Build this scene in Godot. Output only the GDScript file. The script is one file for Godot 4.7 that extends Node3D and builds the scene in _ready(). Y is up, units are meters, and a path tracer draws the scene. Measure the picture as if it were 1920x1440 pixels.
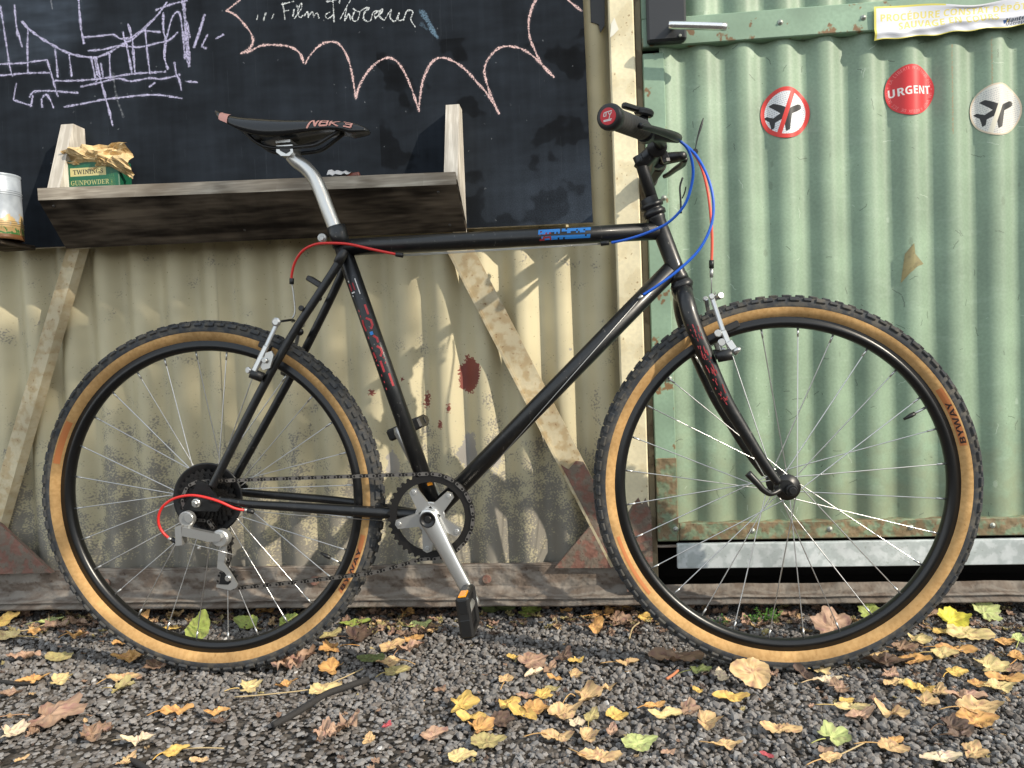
extends Node3D
# A black hybrid bicycle with tan-wall tyres standing on gravel before a corrugated shed. x runs along the wall, y is up, +z comes towards the street.

const HUB_Y := 0.355            # wheel radius
const BIKE_Z := 0.2789          # middle plane of the bicycle
const REAR_X := -0.7484
const FRONT_X := 0.367
const SHEET_Z := -0.070         # middle of the corrugated sheets
const SUN_TO := Vector3(1.7, 1.15, 1.0)

var mats := {}
var taken := {}
var rng := RandomNumberGenerator.new()


func _ready():
	rng.seed = 71
	# ---- camera
	var cam := Camera3D.new()
	cam.name = "camera"
	cam.fov = 53.13
	cam.near = 0.02
	cam.far = 200.0
	cam.basis = Basis(Vector3.UP, 0.09172) * Basis(Vector3.RIGHT, -0.03955) * Basis(Vector3.BACK, -0.03828)
	cam.position = Vector3(0, 0.6191, 1.7485)
	add_child(cam)
	# ---- sky and exposure
	var sky_mat := ProceduralSkyMaterial.new()
	sky_mat.sky_top_color = Color(0.67, 0.71, 0.75)
	sky_mat.sky_horizon_color = Color(0.87, 0.88, 0.87)
	sky_mat.sky_curve = 0.16
	sky_mat.ground_bottom_color = Color(0.22, 0.21, 0.19)
	sky_mat.ground_horizon_color = Color(0.42, 0.42, 0.40)
	sky_mat.sun_angle_max = 50.0
	sky_mat.sun_curve = 0.25
	sky_mat.energy_multiplier = 1.9
	var sky := Sky.new()
	sky.sky_material = sky_mat
	var env := Environment.new()
	env.background_mode = Environment.BG_SKY
	env.sky = sky
	env.tonemap_mode = Environment.TONE_MAPPER_LINEAR
	env.tonemap_exposure = 1.3
	env.sdfgi_enabled = true
	env.ssao_enabled = true
	env.ssil_enabled = true
	var we := WorldEnvironment.new()
	we.name = "world_environment"
	we.environment = env
	add_child(we)
	# ---- sun
	var sun := DirectionalLight3D.new()
	sun.name = "sun"
	sun.light_energy = 1.15
	sun.light_color = Color(1.0, 0.955, 0.88)
	sun.light_angular_distance = 0.55
	sun.shadow_enabled = true
	sun.basis = Basis.looking_at(-SUN_TO.normalized(), Vector3.UP)
	add_child(sun)
	# ---- materials, then the place from large to small
	make_materials()
	make_ground()
	make_shed()
	make_door()
	make_board()
	make_trough()
	make_stickers()
	make_tree()
	make_bicycle()
	make_leaves()
	make_small_things()


# ------------------------------------------------------------------ naming and tagging
func V(x: float, y: float, z: float) -> Vector3:
	return Vector3(x, y, z)

func numbered(called: String, parent: Node) -> String:
	var key := str(parent.get_instance_id()) + called
	var n: int = taken.get(key, 0)
	taken[key] = n + 1
	return called if n == 0 else "%s_%03d" % [called, n]

func origin(n: Node) -> Vector3:
	var p := Vector3.ZERO
	while n is Node3D and n != self:
		p += n.position
		n = n.get_parent()
	return p

func thing(called: String, label: String, category: String, at: Vector3, group := "") -> Node3D:
	var o := Node3D.new()
	o.name = numbered(called, self)
	o.position = at
	add_child(o, true)
	tag(o, label, category, group)
	return o

func tag(o: Node, label: String, category: String, group := "", kind := ""):
	o.set_meta("label", label)
	o.set_meta("category", category)
	if group:
		o.set_meta("group", group)
	if kind:
		o.set_meta("kind", kind)

func part(called: String, parent: Node, at: Vector3) -> Node3D:
	var o := Node3D.new()
	o.name = numbered(called, parent)
	o.position = at - origin(parent)
	parent.add_child(o, true)
	return o

func put(called: String, mesh: Mesh, m: Material, parent: Node = null, local := false) -> MeshInstance3D:
	var o := MeshInstance3D.new()
	var p: Node = parent if parent else self
	o.name = numbered(called, p)
	o.mesh = mesh
	o.material_override = m
	p.add_child(o, true)
	if not local:
		o.position = -origin(p)
	return o

func obj(called: String, s: SurfaceTool, m: Material, parent: Node = null, local := false) -> MeshInstance3D:
	return put(called, done(s), m, parent, local)

func done(s: SurfaceTool) -> ArrayMesh:
	s.generate_normals()
	return s.commit()


# ------------------------------------------------------------------ shapes
func ss(smooth := true) -> SurfaceTool:
	var s := SurfaceTool.new()
	s.begin(Mesh.PRIMITIVE_TRIANGLES)
	s.set_smooth_group(0 if smooth else -1)
	return s

func tri(s: SurfaceTool, a: Vector3, b: Vector3, c: Vector3):
	s.add_vertex(a)
	s.add_vertex(c)
	s.add_vertex(b)

func quad(s: SurfaceTool, a: Vector3, b: Vector3, c: Vector3, d: Vector3):
	tri(s, a, b, c)
	tri(s, a, c, d)

func grid(s: SurfaceTool, rows: Array, around := false, uv = null):
	for i in rows.size() - 1:
		var p: PackedVector3Array = rows[i]
		var q: PackedVector3Array = rows[i + 1]
		var n := p.size()
		for j in (n if around else n - 1):
			var k := (j + 1) % n
			if uv != null:
				for v in [p[j], q[k], p[k], p[j], q[j], q[k]]:
					s.set_uv(uv.call(v))
					s.add_vertex(v)
			else:
				quad(s, p[j], p[k], q[k], q[j])

func tube(s: SurfaceTool, pts: Array, r, seg := 10, caps := true):
	var rows := []
	var n := pts.size()
	var t0: Vector3 = (pts[1] - pts[0]).normalized()
	var nor := t0.cross(Vector3.UP if absf(t0.y) < 0.9 else Vector3.RIGHT).normalized()
	for i in n:
		var t: Vector3 = (pts[mini(i + 1, n - 1)] - pts[maxi(i - 1, 0)]).normalized()
		nor = (nor - t * nor.dot(t)).normalized()
		var b := t.cross(nor)
		var rad: float = r[i] if r is Array else r
		var row := PackedVector3Array()
		for k in seg:
			var a := TAU * k / seg
			row.append(pts[i] + (nor * cos(a) + b * sin(a)) * rad)
		rows.append(row)
	grid(s, rows, true)
	if caps:
		for k in seg:
			var l := (k + 1) % seg
			tri(s, pts[0], rows[0][l], rows[0][k])
			tri(s, pts[n - 1], rows[n - 1][k], rows[n - 1][l])

func spline(pts: Array, per := 6) -> Array:
	var out := []
	var n := pts.size()
	for i in n - 1:
		var p0 = pts[maxi(i - 1, 0)]
		var p3 = pts[mini(i + 2, n - 1)]
		for k in per:
			var t := float(k) / per
			out.append(pts[i].cubic_interpolate(pts[i + 1], p0, p3, t))
	out.append(pts[n - 1])
	return out

func ease_list(a: float, b: float, n: int) -> Array:
	var out := []
	for i in n:
		out.append(lerpf(a, b, float(i) / (n - 1)))
	return out

func lathe(s: SurfaceTool, prof: Array, seg: int, xf: Transform3D, arc := TAU, from := 0.0):
	var rows := []
	var full := arc >= TAU - 0.001
	for p in prof:
		var row := PackedVector3Array()
		for k in (seg if full else seg + 1):
			var a := from + arc * k / seg
			row.append(xf * Vector3(p.x * cos(a), p.x * sin(a), p.y))
		rows.append(row)
	grid(s, rows, full)

func turned(p: Vector3, dir: Vector3) -> Transform3D:    # local z along dir
	var z := dir.normalized()
	var x := (Vector3.UP if absf(z.y) < 0.9 else Vector3.RIGHT).cross(z).normalized()
	return Transform3D(Basis(x, z.cross(x), z), p)

func disc(s: SurfaceTool, p: Vector3, dir: Vector3, r: float, h: float, seg := 20, bev := 0.0012):
	s.set_smooth_group(-1)
	lathe(s, [Vector2(0.0001, 0), Vector2(r - bev, 0), Vector2(r, bev), Vector2(r, h - bev), Vector2(r - bev, h), Vector2(0.0001, h)], seg, turned(p, dir))
	s.set_smooth_group(0)

func box(s: SurfaceTool, xf: Transform3D, size: Vector3, bev := 0.002):
	var h := size / 2
	bev = minf(bev, minf(h.x, minf(h.y, h.z)) * 0.9)
	s.set_smooth_group(-1)
	var c := func(sx: float, sy: float, sz: float, ax: int) -> Vector3:      # corner of the face across axis ax
		var v := Vector3(sx * (h.x - (0.0 if ax == 0 else bev)), sy * (h.y - (0.0 if ax == 1 else bev)), sz * (h.z - (0.0 if ax == 2 else bev)))
		return xf * v
	for d in [-1.0, 1.0]:
		var f := [[c.call(d, -1, -1, 0), c.call(d, 1, -1, 0), c.call(d, 1, 1, 0), c.call(d, -1, 1, 0)], [c.call(-1, d, -1, 1), c.call(-1, d, 1, 1), c.call(1, d, 1, 1), c.call(1, d, -1, 1)], [c.call(-1, -1, d, 2), c.call(1, -1, d, 2), c.call(1, 1, d, 2), c.call(-1, 1, d, 2)]]
		for q in f:
			if d > 0:
				quad(s, q[0], q[1], q[2], q[3])
			else:
				quad(s, q[3], q[2], q[1], q[0])
	for a in [-1.0, 1.0]:
		for b in [-1.0, 1.0]:
			var e := [[c.call(a, b, -1, 0), c.call(a, b, 1, 0), c.call(a, b, 1, 1), c.call(a, b, -1, 1)], [c.call(-1, a, b, 1), c.call(1, a, b, 1), c.call(1, a, b, 2), c.call(-1, a, b, 2)], [c.call(b, -1, a, 2), c.call(b, 1, a, 2), c.call(b, 1, a, 0), c.call(b, -1, a, 0)]]
			for q in e:
				if a * b > 0:
					quad(s, q[3], q[2], q[1], q[0])
				else:
					quad(s, q[0], q[1], q[2], q[3])
			for g in [-1.0, 1.0]:
				var t := [c.call(a, b, g, 0), c.call(a, b, g, 1), c.call(a, b, g, 2)]
				if a * b * g > 0:
					tri(s, t[0], t[1], t[2])
				else:
					tri(s, t[2], t[1], t[0])

func block(s: SurfaceTool, lo: Vector3, hi: Vector3, bev := 0.002):
	box(s, Transform3D(Basis(), (lo + hi) / 2), (hi - lo).abs(), bev)

func bar(s: SurfaceTool, a: Vector3, b: Vector3, w: float, t: float, bev := 0.001, up := Vector3(0, 0, 1)):   # flat bar, w across, t along up
	var x := (b - a).normalized()
	var z := (up - x * up.dot(x)).normalized()
	box(s, Transform3D(Basis(x, z.cross(x), z), (a + b) / 2), Vector3(a.distance_to(b), w, t), bev)

func prism(s: SurfaceTool, poly: Array, xf: Transform3D, depth: float, holes := []):
	var p := PackedVector2Array(poly)
	if Geometry2D.is_polygon_clockwise(p):
		p.reverse()
	var idx := Geometry2D.triangulate_polygon(p)
	s.set_smooth_group(-1)
	for i in range(0, idx.size(), 3):
		var a := p[idx[i]]
		var b := p[idx[i + 1]]
		var c := p[idx[i + 2]]
		if (b - a).cross(c - a) < 0:
			var t := b
			b = c
			c = t
		tri(s, xf * V(a.x, a.y, depth), xf * V(b.x, b.y, depth), xf * V(c.x, c.y, depth))
		tri(s, xf * V(a.x, a.y, 0), xf * V(c.x, c.y, 0), xf * V(b.x, b.y, 0))
	for i in p.size():
		var a := p[i]
		var b := p[(i + 1) % p.size()]
		quad(s, xf * V(a.x, a.y, 0), xf * V(b.x, b.y, 0), xf * V(b.x, b.y, depth), xf * V(a.x, a.y, depth))

func slab(s: SurfaceTool, a: Vector3, b: Vector3, c: Vector3, d: Vector3, t: float):   # a b c d counter-clockwise from the front; t goes backwards
	s.set_smooth_group(-1)
	var n := (b - a).cross(d - a).normalized() * t
	quad(s, a, b, c, d)
	quad(s, d - n, c - n, b - n, a - n)
	var p := [a, b, c, d]
	for i in 4:
		var e: Vector3 = p[i]
		var f: Vector3 = p[(i + 1) % 4]
		quad(s, e - n, f - n, f, e)


# ------------------------------------------------------------------ textures
func nz(seed_: int, freq: float, w: int, h: int, oct := 3, sx := 1.0, tile := false) -> PackedByteArray:
	var f := FastNoiseLite.new()
	f.seed = seed_
	f.frequency = freq
	f.noise_type = FastNoiseLite.TYPE_SIMPLEX_SMOOTH
	f.fractal_octaves = oct
	var im := f.get_seamless_image(maxi(int(w * sx), 16), h) if tile else f.get_image(maxi(int(w * sx), 4), h)
	if sx != 1.0:
		im.resize(w, h, Image.INTERPOLATE_CUBIC)
	im.convert(Image.FORMAT_L8)
	return im.get_data()

func as_tex(w: int, h: int, d: PackedByteArray) -> ImageTexture:
	return ImageTexture.create_from_image(Image.create_from_data(w, h, false, Image.FORMAT_RGB8, d))

func blotch(w: int, a: Color, b: Color, c: Color, thr: float, seed_: int, freq := 0.012, soft := 0.06, streak := 1.0) -> Texture2D:
	# base colour a mottled by noise, patches of b where a coarse noise passes thr, specks of c
	var n1 := nz(seed_, freq, w, w, 5, streak, true)
	var n2 := nz(seed_ + 1, 0.09, w, w, 3, 1.0, true)
	var n3 := nz(seed_ + 2, 0.006, w, w, 2, 1.0, true)
	var d := PackedByteArray()
	d.resize(w * w * 3)
	for i in w * w:
		var m := 0.88 + 0.24 * n3[i] / 255.0 * (0.7 + 0.6 * n2[i] / 255.0)
		var k := smoothstep(thr - soft, thr + soft, n1[i] / 255.0 * 0.82 + n2[i] / 255.0 * 0.18)
		var q := smoothstep(0.78, 0.86, n2[i] / 255.0) * (0.10 + 0.90 * k)
		var e := a.lerp(b, k).lerp(c, q)
		d[i * 3] = clampi(int(e.r * m * 255), 0, 255)
		d[i * 3 + 1] = clampi(int(e.g * m * 255), 0, 255)
		d[i * 3 + 2] = clampi(int(e.b * m * 255), 0, 255)
	return as_tex(w, w, d)

func wood_tex(w: int, a: Color, b: Color, seed_: int, upright := false) -> Texture2D:
	var n1 := nz(seed_, 0.05, w, w, 4, 0.08, true)
	var n2 := nz(seed_ + 1, 0.012, w, w, 3, 0.5, true)
	var n3 := nz(seed_ + 2, 0.2, w, w, 2, 0.1, true)
	var d := PackedByteArray()
	d.resize(w * w * 3)
	for o in w * w:
		var i := (o % w) * w + o / w if upright else o
		var k := clampf(0.55 * n1[i] / 255.0 + 0.45 * n2[i] / 255.0 + 0.25 * (n3[i] / 255.0 - 0.5), 0, 1)
		k = smoothstep(0.25, 0.8, k)
		var e := a.lerp(b, k)
		d[o * 3] = int(e.r * 255)
		d[o * 3 + 1] = int(e.g * 255)
		d[o * 3 + 2] = int(e.b * 255)
	return as_tex(w, w, d)

func rgb8(r: int, g: int, b: int) -> Color:
	return Color(r / 255.0, g / 255.0, b / 255.0)

func mat(called: String, c: Color, rough := 0.6, metal := 0.0, tex: Texture2D = null, scale := 1.0) -> StandardMaterial3D:
	var m := StandardMaterial3D.new()
	m.resource_name = called
	m.albedo_color = c
	m.roughness = rough
	m.metallic = metal
	if tex:
		m.albedo_texture = tex
		m.uv1_triplanar = true
		m.uv1_world_triplanar = true
		m.uv1_scale = Vector3.ONE * scale
	mats[called] = m
	return m

func relief(m: StandardMaterial3D, freq: float, amount: float, seed_: int, w := 256, oct := 4):
	var f := FastNoiseLite.new()
	f.seed = seed_
	f.frequency = freq
	f.fractal_octaves = oct
	var im := f.get_seamless_image(w, w)
	im.convert(Image.FORMAT_RGBA8)
	im.bump_map_to_normal_map(amount)
	m.normal_enabled = true
	m.normal_texture = ImageTexture.create_from_image(im)
	m.normal_scale = 1.0

# lettering: the flat front triangles of a text, cap height about 1, centred
func glyphs(text: String, font := "Droid Sans", bold := true) -> PackedVector2Array:
	var f := SystemFont.new()
	f.font_names = PackedStringArray([font])
	f.font_weight = 700 if bold else 400
	var t := TextMesh.new()
	t.font = f
	t.text = text
	t.font_size = 64
	t.pixel_size = 1.0 / 46.0
	t.depth = 0.02
	t.curve_step = 2.0
	var a := t.get_mesh_arrays()
	var v: PackedVector3Array = a[Mesh.ARRAY_VERTEX]
	var no: PackedVector3Array = a[Mesh.ARRAY_NORMAL]
	var ix = a[Mesh.ARRAY_INDEX]
	var out := PackedVector2Array()
	var count: int = ix.size() if ix != null else v.size()
	for i in range(0, count, 3):
		var q := []
		for k in 3:
			q.append(ix[i + k] if ix != null else i + k)
		if no[q[0]].z > 0.5:
			for k in 3:
				out.append(Vector2(v[q[k]].x, v[q[k]].y))
	return out

func span(g: PackedVector2Array) -> Rect2:
	var r := Rect2(g[0], Vector2.ZERO)
	for p in g:
		r = r.expand(p)
	return r

func stamp(im: Image, g: PackedVector2Array, xf: Transform2D, c: Color, wear := 0.0):     # draws triangles into a picture
	for i in range(0, g.size(), 3):
		var a := xf * g[i]
		var b := xf * g[i + 1]
		var d := xf * g[i + 2]
		var lo := Vector2(minf(a.x, minf(b.x, d.x)), minf(a.y, minf(b.y, d.y))).floor()
		var hi := Vector2(maxf(a.x, maxf(b.x, d.x)), maxf(a.y, maxf(b.y, d.y))).ceil()
		var area := (b - a).cross(d - a)
		if absf(area) < 0.001:
			continue
		for y in range(maxi(0, int(lo.y)), mini(im.get_height(), int(hi.y) + 1)):
			for x in range(maxi(0, int(lo.x)), mini(im.get_width(), int(hi.x) + 1)):
				var p := Vector2(x, y)
				var u := (b - p).cross(d - p) / area
				var v := (d - p).cross(a - p) / area
				if u >= -0.02 and v >= -0.02 and u + v <= 1.02 and rng.randf() >= wear:
					im.set_pixel(x, y, im.get_pixel(x, y).lerp(c, c.a))

func stamp_poly(im: Image, poly: Array, c: Color):
	var p := PackedVector2Array(poly)
	var idx := Geometry2D.triangulate_polygon(p)
	var g := PackedVector2Array()
	for i in idx:
		g.append(p[i])
	stamp(im, g, Transform2D(), c)


func make_materials():
	mat("gravel_stone", Color.WHITE, 0.85).vertex_color_use_as_albedo = true
	var soil := mat("soil", Color.WHITE, 0.95, 0.0, blotch(512, rgb8(86, 81, 76), rgb8(58, 53, 48), rgb8(120, 116, 110), 0.52, 5, 0.02, 0.15), 1.6)
	relief(soil, 0.06, 6.0, 8)
	mat("black_void", rgb8(24, 22, 20), 0.95)
	mat("beam_steel", Color.WHITE, 0.75, 0.0, blotch(512, rgb8(132, 125, 117), rgb8(104, 93, 84), rgb8(70, 58, 52), 0.52, 21, 0.03, 0.16, 0.4), 2.0)
	relief(mats.beam_steel, 0.05, 3.0, 22)
	mat("cream_paint", Color.WHITE, 0.6, 0.0, blotch(512, rgb8(216, 206, 174), rgb8(206, 194, 160), rgb8(150, 130, 98), 0.66, 31, 0.012, 0.05), 1.7)
	mat("brace_paint", Color.WHITE, 0.65, 0.0, blotch(512, rgb8(192, 180, 150), rgb8(172, 152, 116), rgb8(130, 102, 70), 0.55, 41, 0.035, 0.16), 1.5)
	mat("red_primer", Color.WHITE, 0.75, 0.0, blotch(512, rgb8(126, 90, 78), rgb8(116, 104, 92), rgb8(76, 62, 54), 0.48, 51, 0.03, 0.14), 2.2)
	relief(mats.red_primer, 0.12, 0.8, 52)
	mat("dull_cream", Color.WHITE, 0.7, 0.0, blotch(256, rgb8(142, 130, 104), rgb8(112, 98, 76), rgb8(78, 64, 50), 0.55, 61), 1.9)
	mat("green_frame", Color.WHITE, 0.55, 0.0, blotch(512, rgb8(132, 158, 136), rgb8(120, 92, 62), rgb8(92, 74, 58), 0.72, 71, 0.016, 0.04), 1.8)
	mat("green_rusty", Color.WHITE, 0.65, 0.0, blotch(512, rgb8(116, 132, 106), rgb8(120, 104, 78), rgb8(92, 70, 50), 0.45, 81, 0.03, 0.14), 1.8)
	relief(mats.green_rusty, 0.05, 2.0, 82)
	mat("galvanised", Color.WHITE, 0.55, 0.15, blotch(512, rgb8(196, 202, 203), rgb8(172, 180, 180), rgb8(150, 156, 154), 0.5, 91, 0.03, 0.12), 1.7)
	mat("door_trim", rgb8(150, 138, 128), 0.6)
	mat("lock_black", rgb8(38, 40, 44), 0.45)
	mat("handle_steel", rgb8(228, 228, 228), 0.22, 0.9)
	mat("screw_steel", rgb8(168, 172, 164), 0.45, 0.6)
	mat("old_wood", Color.WHITE, 0.85, 0.0, wood_tex(512, rgb8(34, 29, 25), rgb8(112, 101, 88), 101), 1.3)
	mat("edge_wood", Color.WHITE, 0.85, 0.0, wood_tex(256, rgb8(104, 95, 84), rgb8(186, 178, 164), 115), 3.1)
	mat("grey_wood", Color.WHITE, 0.85, 0.0, wood_tex(512, rgb8(172, 165, 154), rgb8(218, 213, 203), 111, true), 2.6)
	relief(mats.old_wood, 0.05, 2.5, 102)
	# bicycle
	var k := mat("black_paint", Color.WHITE, 0.40, 0.0, blotch(256, rgb8(12, 13, 15), rgb8(24, 24, 24), rgb8(120, 116, 110), 0.66, 181, 0.03, 0.1), 5.0)
	k.clearcoat_enabled = true
	k.clearcoat = 0.16
	k.clearcoat_roughness = 0.15
	relief(k, 0.02, 0.5, 121)
	mat("black_metal", rgb8(22, 22, 23), 0.38)
	mat("rim_black", rgb8(16, 16, 17), 0.30)
	mat("rubber", Color.WHITE, 0.85, 0.0, blotch(256, rgb8(62, 64, 67), rgb8(84, 81, 76), rgb8(112, 106, 96), 0.55, 191, 0.03, 0.15), 5.0)
	mat("grip_rubber", rgb8(76, 74, 71), 0.85)
	mat("plastic_black", rgb8(26, 26, 27), 0.42)
	mat("silver", rgb8(200, 200, 198), 0.30, 0.85)
	mat("dull_silver", rgb8(176, 176, 174), 0.42, 0.8)
	mat("dark_steel", rgb8(92, 90, 88), 0.40, 0.75)
	mat("spoke_steel", rgb8(205, 205, 205), 0.28, 0.9)
	mat("sprocket", rgb8(34, 32, 31), 0.5, 0.5)
	mat("red_cable", rgb8(206, 44, 40), 0.4)
	mat("coral_cable", rgb8(232, 92, 70), 0.4)
	mat("blue_cable", rgb8(28, 92, 200), 0.4)
	mat("amber", rgb8(232, 146, 20), 0.3)
	mat("saddle_black", rgb8(24, 25, 27), 0.24)
	mat("decal_pink", rgb8(196, 140, 128), 0.55)
	mat("decal_red", rgb8(146, 40, 46), 0.55)
	mat("decal_white", rgb8(214, 212, 210), 0.5)
	mat("decal_blue", rgb8(40, 128, 206), 0.5)
	mat("decal_cap", rgb8(196, 30, 44), 0.4)
	mat("tyre_patch", rgb8(176, 108, 60), 0.7)
	mat("tyre_print", rgb8(44, 28, 24), 0.7)
	var tan_tex := blotch(256, rgb8(186, 150, 102), rgb8(170, 134, 88), rgb8(146, 112, 74), 0.55, 131, 0.06, 0.2)
	mat("tan_wall", Color.WHITE, 0.85, 0.0, tan_tex, 6.0)
	mat("letter_red", rgb8(182, 50, 56), 0.5)
	mat("chain_inner", rgb8(40, 38, 37), 0.5, 0.6)
	mat("chain_outer", rgb8(132, 128, 124), 0.36, 0.8)
	for dull in ["soil", "gravel_stone", "old_wood", "grey_wood", "edge_wood", "rubber", "beam_steel", "black_void", "tan_wall"]:
		mats[dull].metallic_specular = 0.22
	# leaves
	var lf := mat("leaf", Color.WHITE, 0.62)
	lf.vertex_color_use_as_albedo = true
	lf.backlight_enabled = true
	lf.backlight = Color(0.35, 0.32, 0.2)


# ------------------------------------------------------------------ ground
func make_ground():
	var s := ss()
	var rows := []
	var fn := FastNoiseLite.new()
	fn.seed = 9
	fn.frequency = 1.6
	for i in 91:
		var row := PackedVector3Array()
		for j in 91:
			var x := (pow(absf(j - 45) / 45.0, 3.0) * 60.0 + absf(j - 45) / 45.0 * 2.2) * signf(j - 45)
			var z := 0.4 + (pow(absf(i - 45) / 45.0, 3.0) * 60.0 + absf(i - 45) / 45.0 * 1.4) * -signf(i - 45)
			row.append(V(x, -0.004 + 0.006 * fn.get_noise_2d(x * 3.0, z * 3.0) if absf(x) < 3 and absf(z) < 3 else -0.004, z))
		rows.append(row)
	grid(s, rows)
	var g := obj("ground", s, mats.soil)
	g.set_meta("kind", "structure")

func stone_mesh(r: RandomNumberGenerator) -> ArrayMesh:
	var s := ss(false)
	var pts := []
	var t := 1.618
	for v in [V(-1, t, 0), V(1, t, 0), V(-1, -t, 0), V(1, -t, 0), V(0, -1, t), V(0, 1, t), V(0, -1, -t), V(0, 1, -t), V(t, 0, -1), V(t, 0, 1), V(-t, 0, -1), V(-t, 0, 1)]:
		pts.append(v.normalized() * r.randf_range(0.62, 1.15) * V(1.0, 0.62, 0.8))
	for f in ["0 11 5", "0 5 1", "0 1 7", "0 7 10", "0 10 11", "1 5 9", "5 11 4", "11 10 2", "10 7 6", "7 1 8", "3 9 4", "3 4 2", "3 2 6", "3 6 8", "3 8 9", "4 9 5", "2 4 11", "6 2 10", "8 6 7", "9 8 1"]:
		var q: PackedStringArray = f.split(" ")
		tri(s, pts[int(q[0])], pts[int(q[1])], pts[int(q[2])])
	return done(s)

func make_gravel():
	var r := RandomNumberGenerator.new()
	r.seed = 400
	var root := Node3D.new()
	root.name = "gravel"
	root.set_meta("kind", "stuff")
	tag(root, "dark grey crushed stone gravel covering the ground before the shed", "gravel", "", "stuff")
	add_child(root)
	var fn := FastNoiseLite.new()
	fn.seed = 12
	fn.frequency = 2.2
	for v in 6:
		var mm := MultiMesh.new()
		mm.transform_format = MultiMesh.TRANSFORM_3D
		mm.use_colors = true
		mm.mesh = stone_mesh(r)
		var count := 15000
		mm.instance_count = count
		var i := 0
		while i < count:
			var x := r.randf_range(-2.0, 1.9)
			var z := r.randf_range(-0.10, 1.05)
			if i % 9 == 0:
				x = r.randf_range(-4, 4)
				z = r.randf_range(0.6, 4.5)
			# the trodden earth of the left foreground shows between fewer, flatter chips
			var bare := smoothstep(0.30, 0.62, z + 0.16 * fn.get_noise_2d(x, z)) * smoothstep(-0.02, -0.5, x + 0.2 * fn.get_noise_2d(x + 9, z))
			if r.randf() < bare * (0.42 + 0.75 * fn.get_noise_2d(x * 2.3 + 30, z * 4.0)):
				continue
			var size := (0.0034 + 0.0045 * pow(r.randf(), 1.3)) * (1.0 + 0.55 * float(r.randf() < 0.14))
			var b := Basis.from_euler(V(r.randf_range(-0.7, 0.7) * (1.0 - 0.6 * bare), r.randf() * TAU, r.randf_range(-0.7, 0.7) * (1.0 - 0.6 * bare))).scaled(V(size, size * lerpf(1.0, 0.6, bare), size))
			mm.set_instance_transform(i, Transform3D(b, V(x, r.randf_range(-0.0055, 0.003) * (1.0 - 0.4 * bare), z)))
			var k := 0.115 + 0.15 * pow(r.randf(), 1.5)
			if r.randf() < 0.06:
				k = 0.22
			if r.randf() < 0.006:
				k = 0.5
			var warm := r.randf_range(0.006, 0.020)
			mm.set_instance_color(i, Color(k + warm, k, k - warm * 0.7))
			i += 1
		var o := MultiMeshInstance3D.new()
		o.name = numbered("stone_layer", root)
		o.multimesh = mm
		o.material_override = mats.gravel_stone
		o.set_meta("kind", "stuff")
		root.add_child(o, true)


# ------------------------------------------------------------------ the corrugated shed
func corr(x: float, x0: float, p: float, a: float) -> float:
	return a * (1.0 - 2.0 * pow((1.0 - cos(TAU * (x - x0) / p)) * 0.5, 1.3))     # broad ridges, narrower valleys

func sheet(s: SurfaceTool, xa: float, xb: float, ya: float, yb: float, z: float, x0: float, p: float, a: float, u0: float, v0: float, uw: float, vh: float, ny := 6, wob := 0.0015):
	var n := int((xb - xa) / p * 18) + 1
	var rows := []
	for i in ny + 1:
		var y := lerpf(ya, yb, float(i) / ny)
		var row := PackedVector3Array()
		for j in n + 1:
			var x := lerpf(xa, xb, float(j) / n)
			row.append(V(x, y, z + corr(x, x0, p, a) + wob * sin(x * 9.0 + y * 5.0) + wob * 0.6 * sin(y * 17.0 + x * 31.0)))
		rows.append(row)
	grid(s, rows, false, func(v: Vector3) -> Vector2: return Vector2((v.x - u0) / uw, 1.0 - (minf(v.y, 2.0 * (v0 + vh) - 0.01 - v.y) - v0) / vh))

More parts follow.
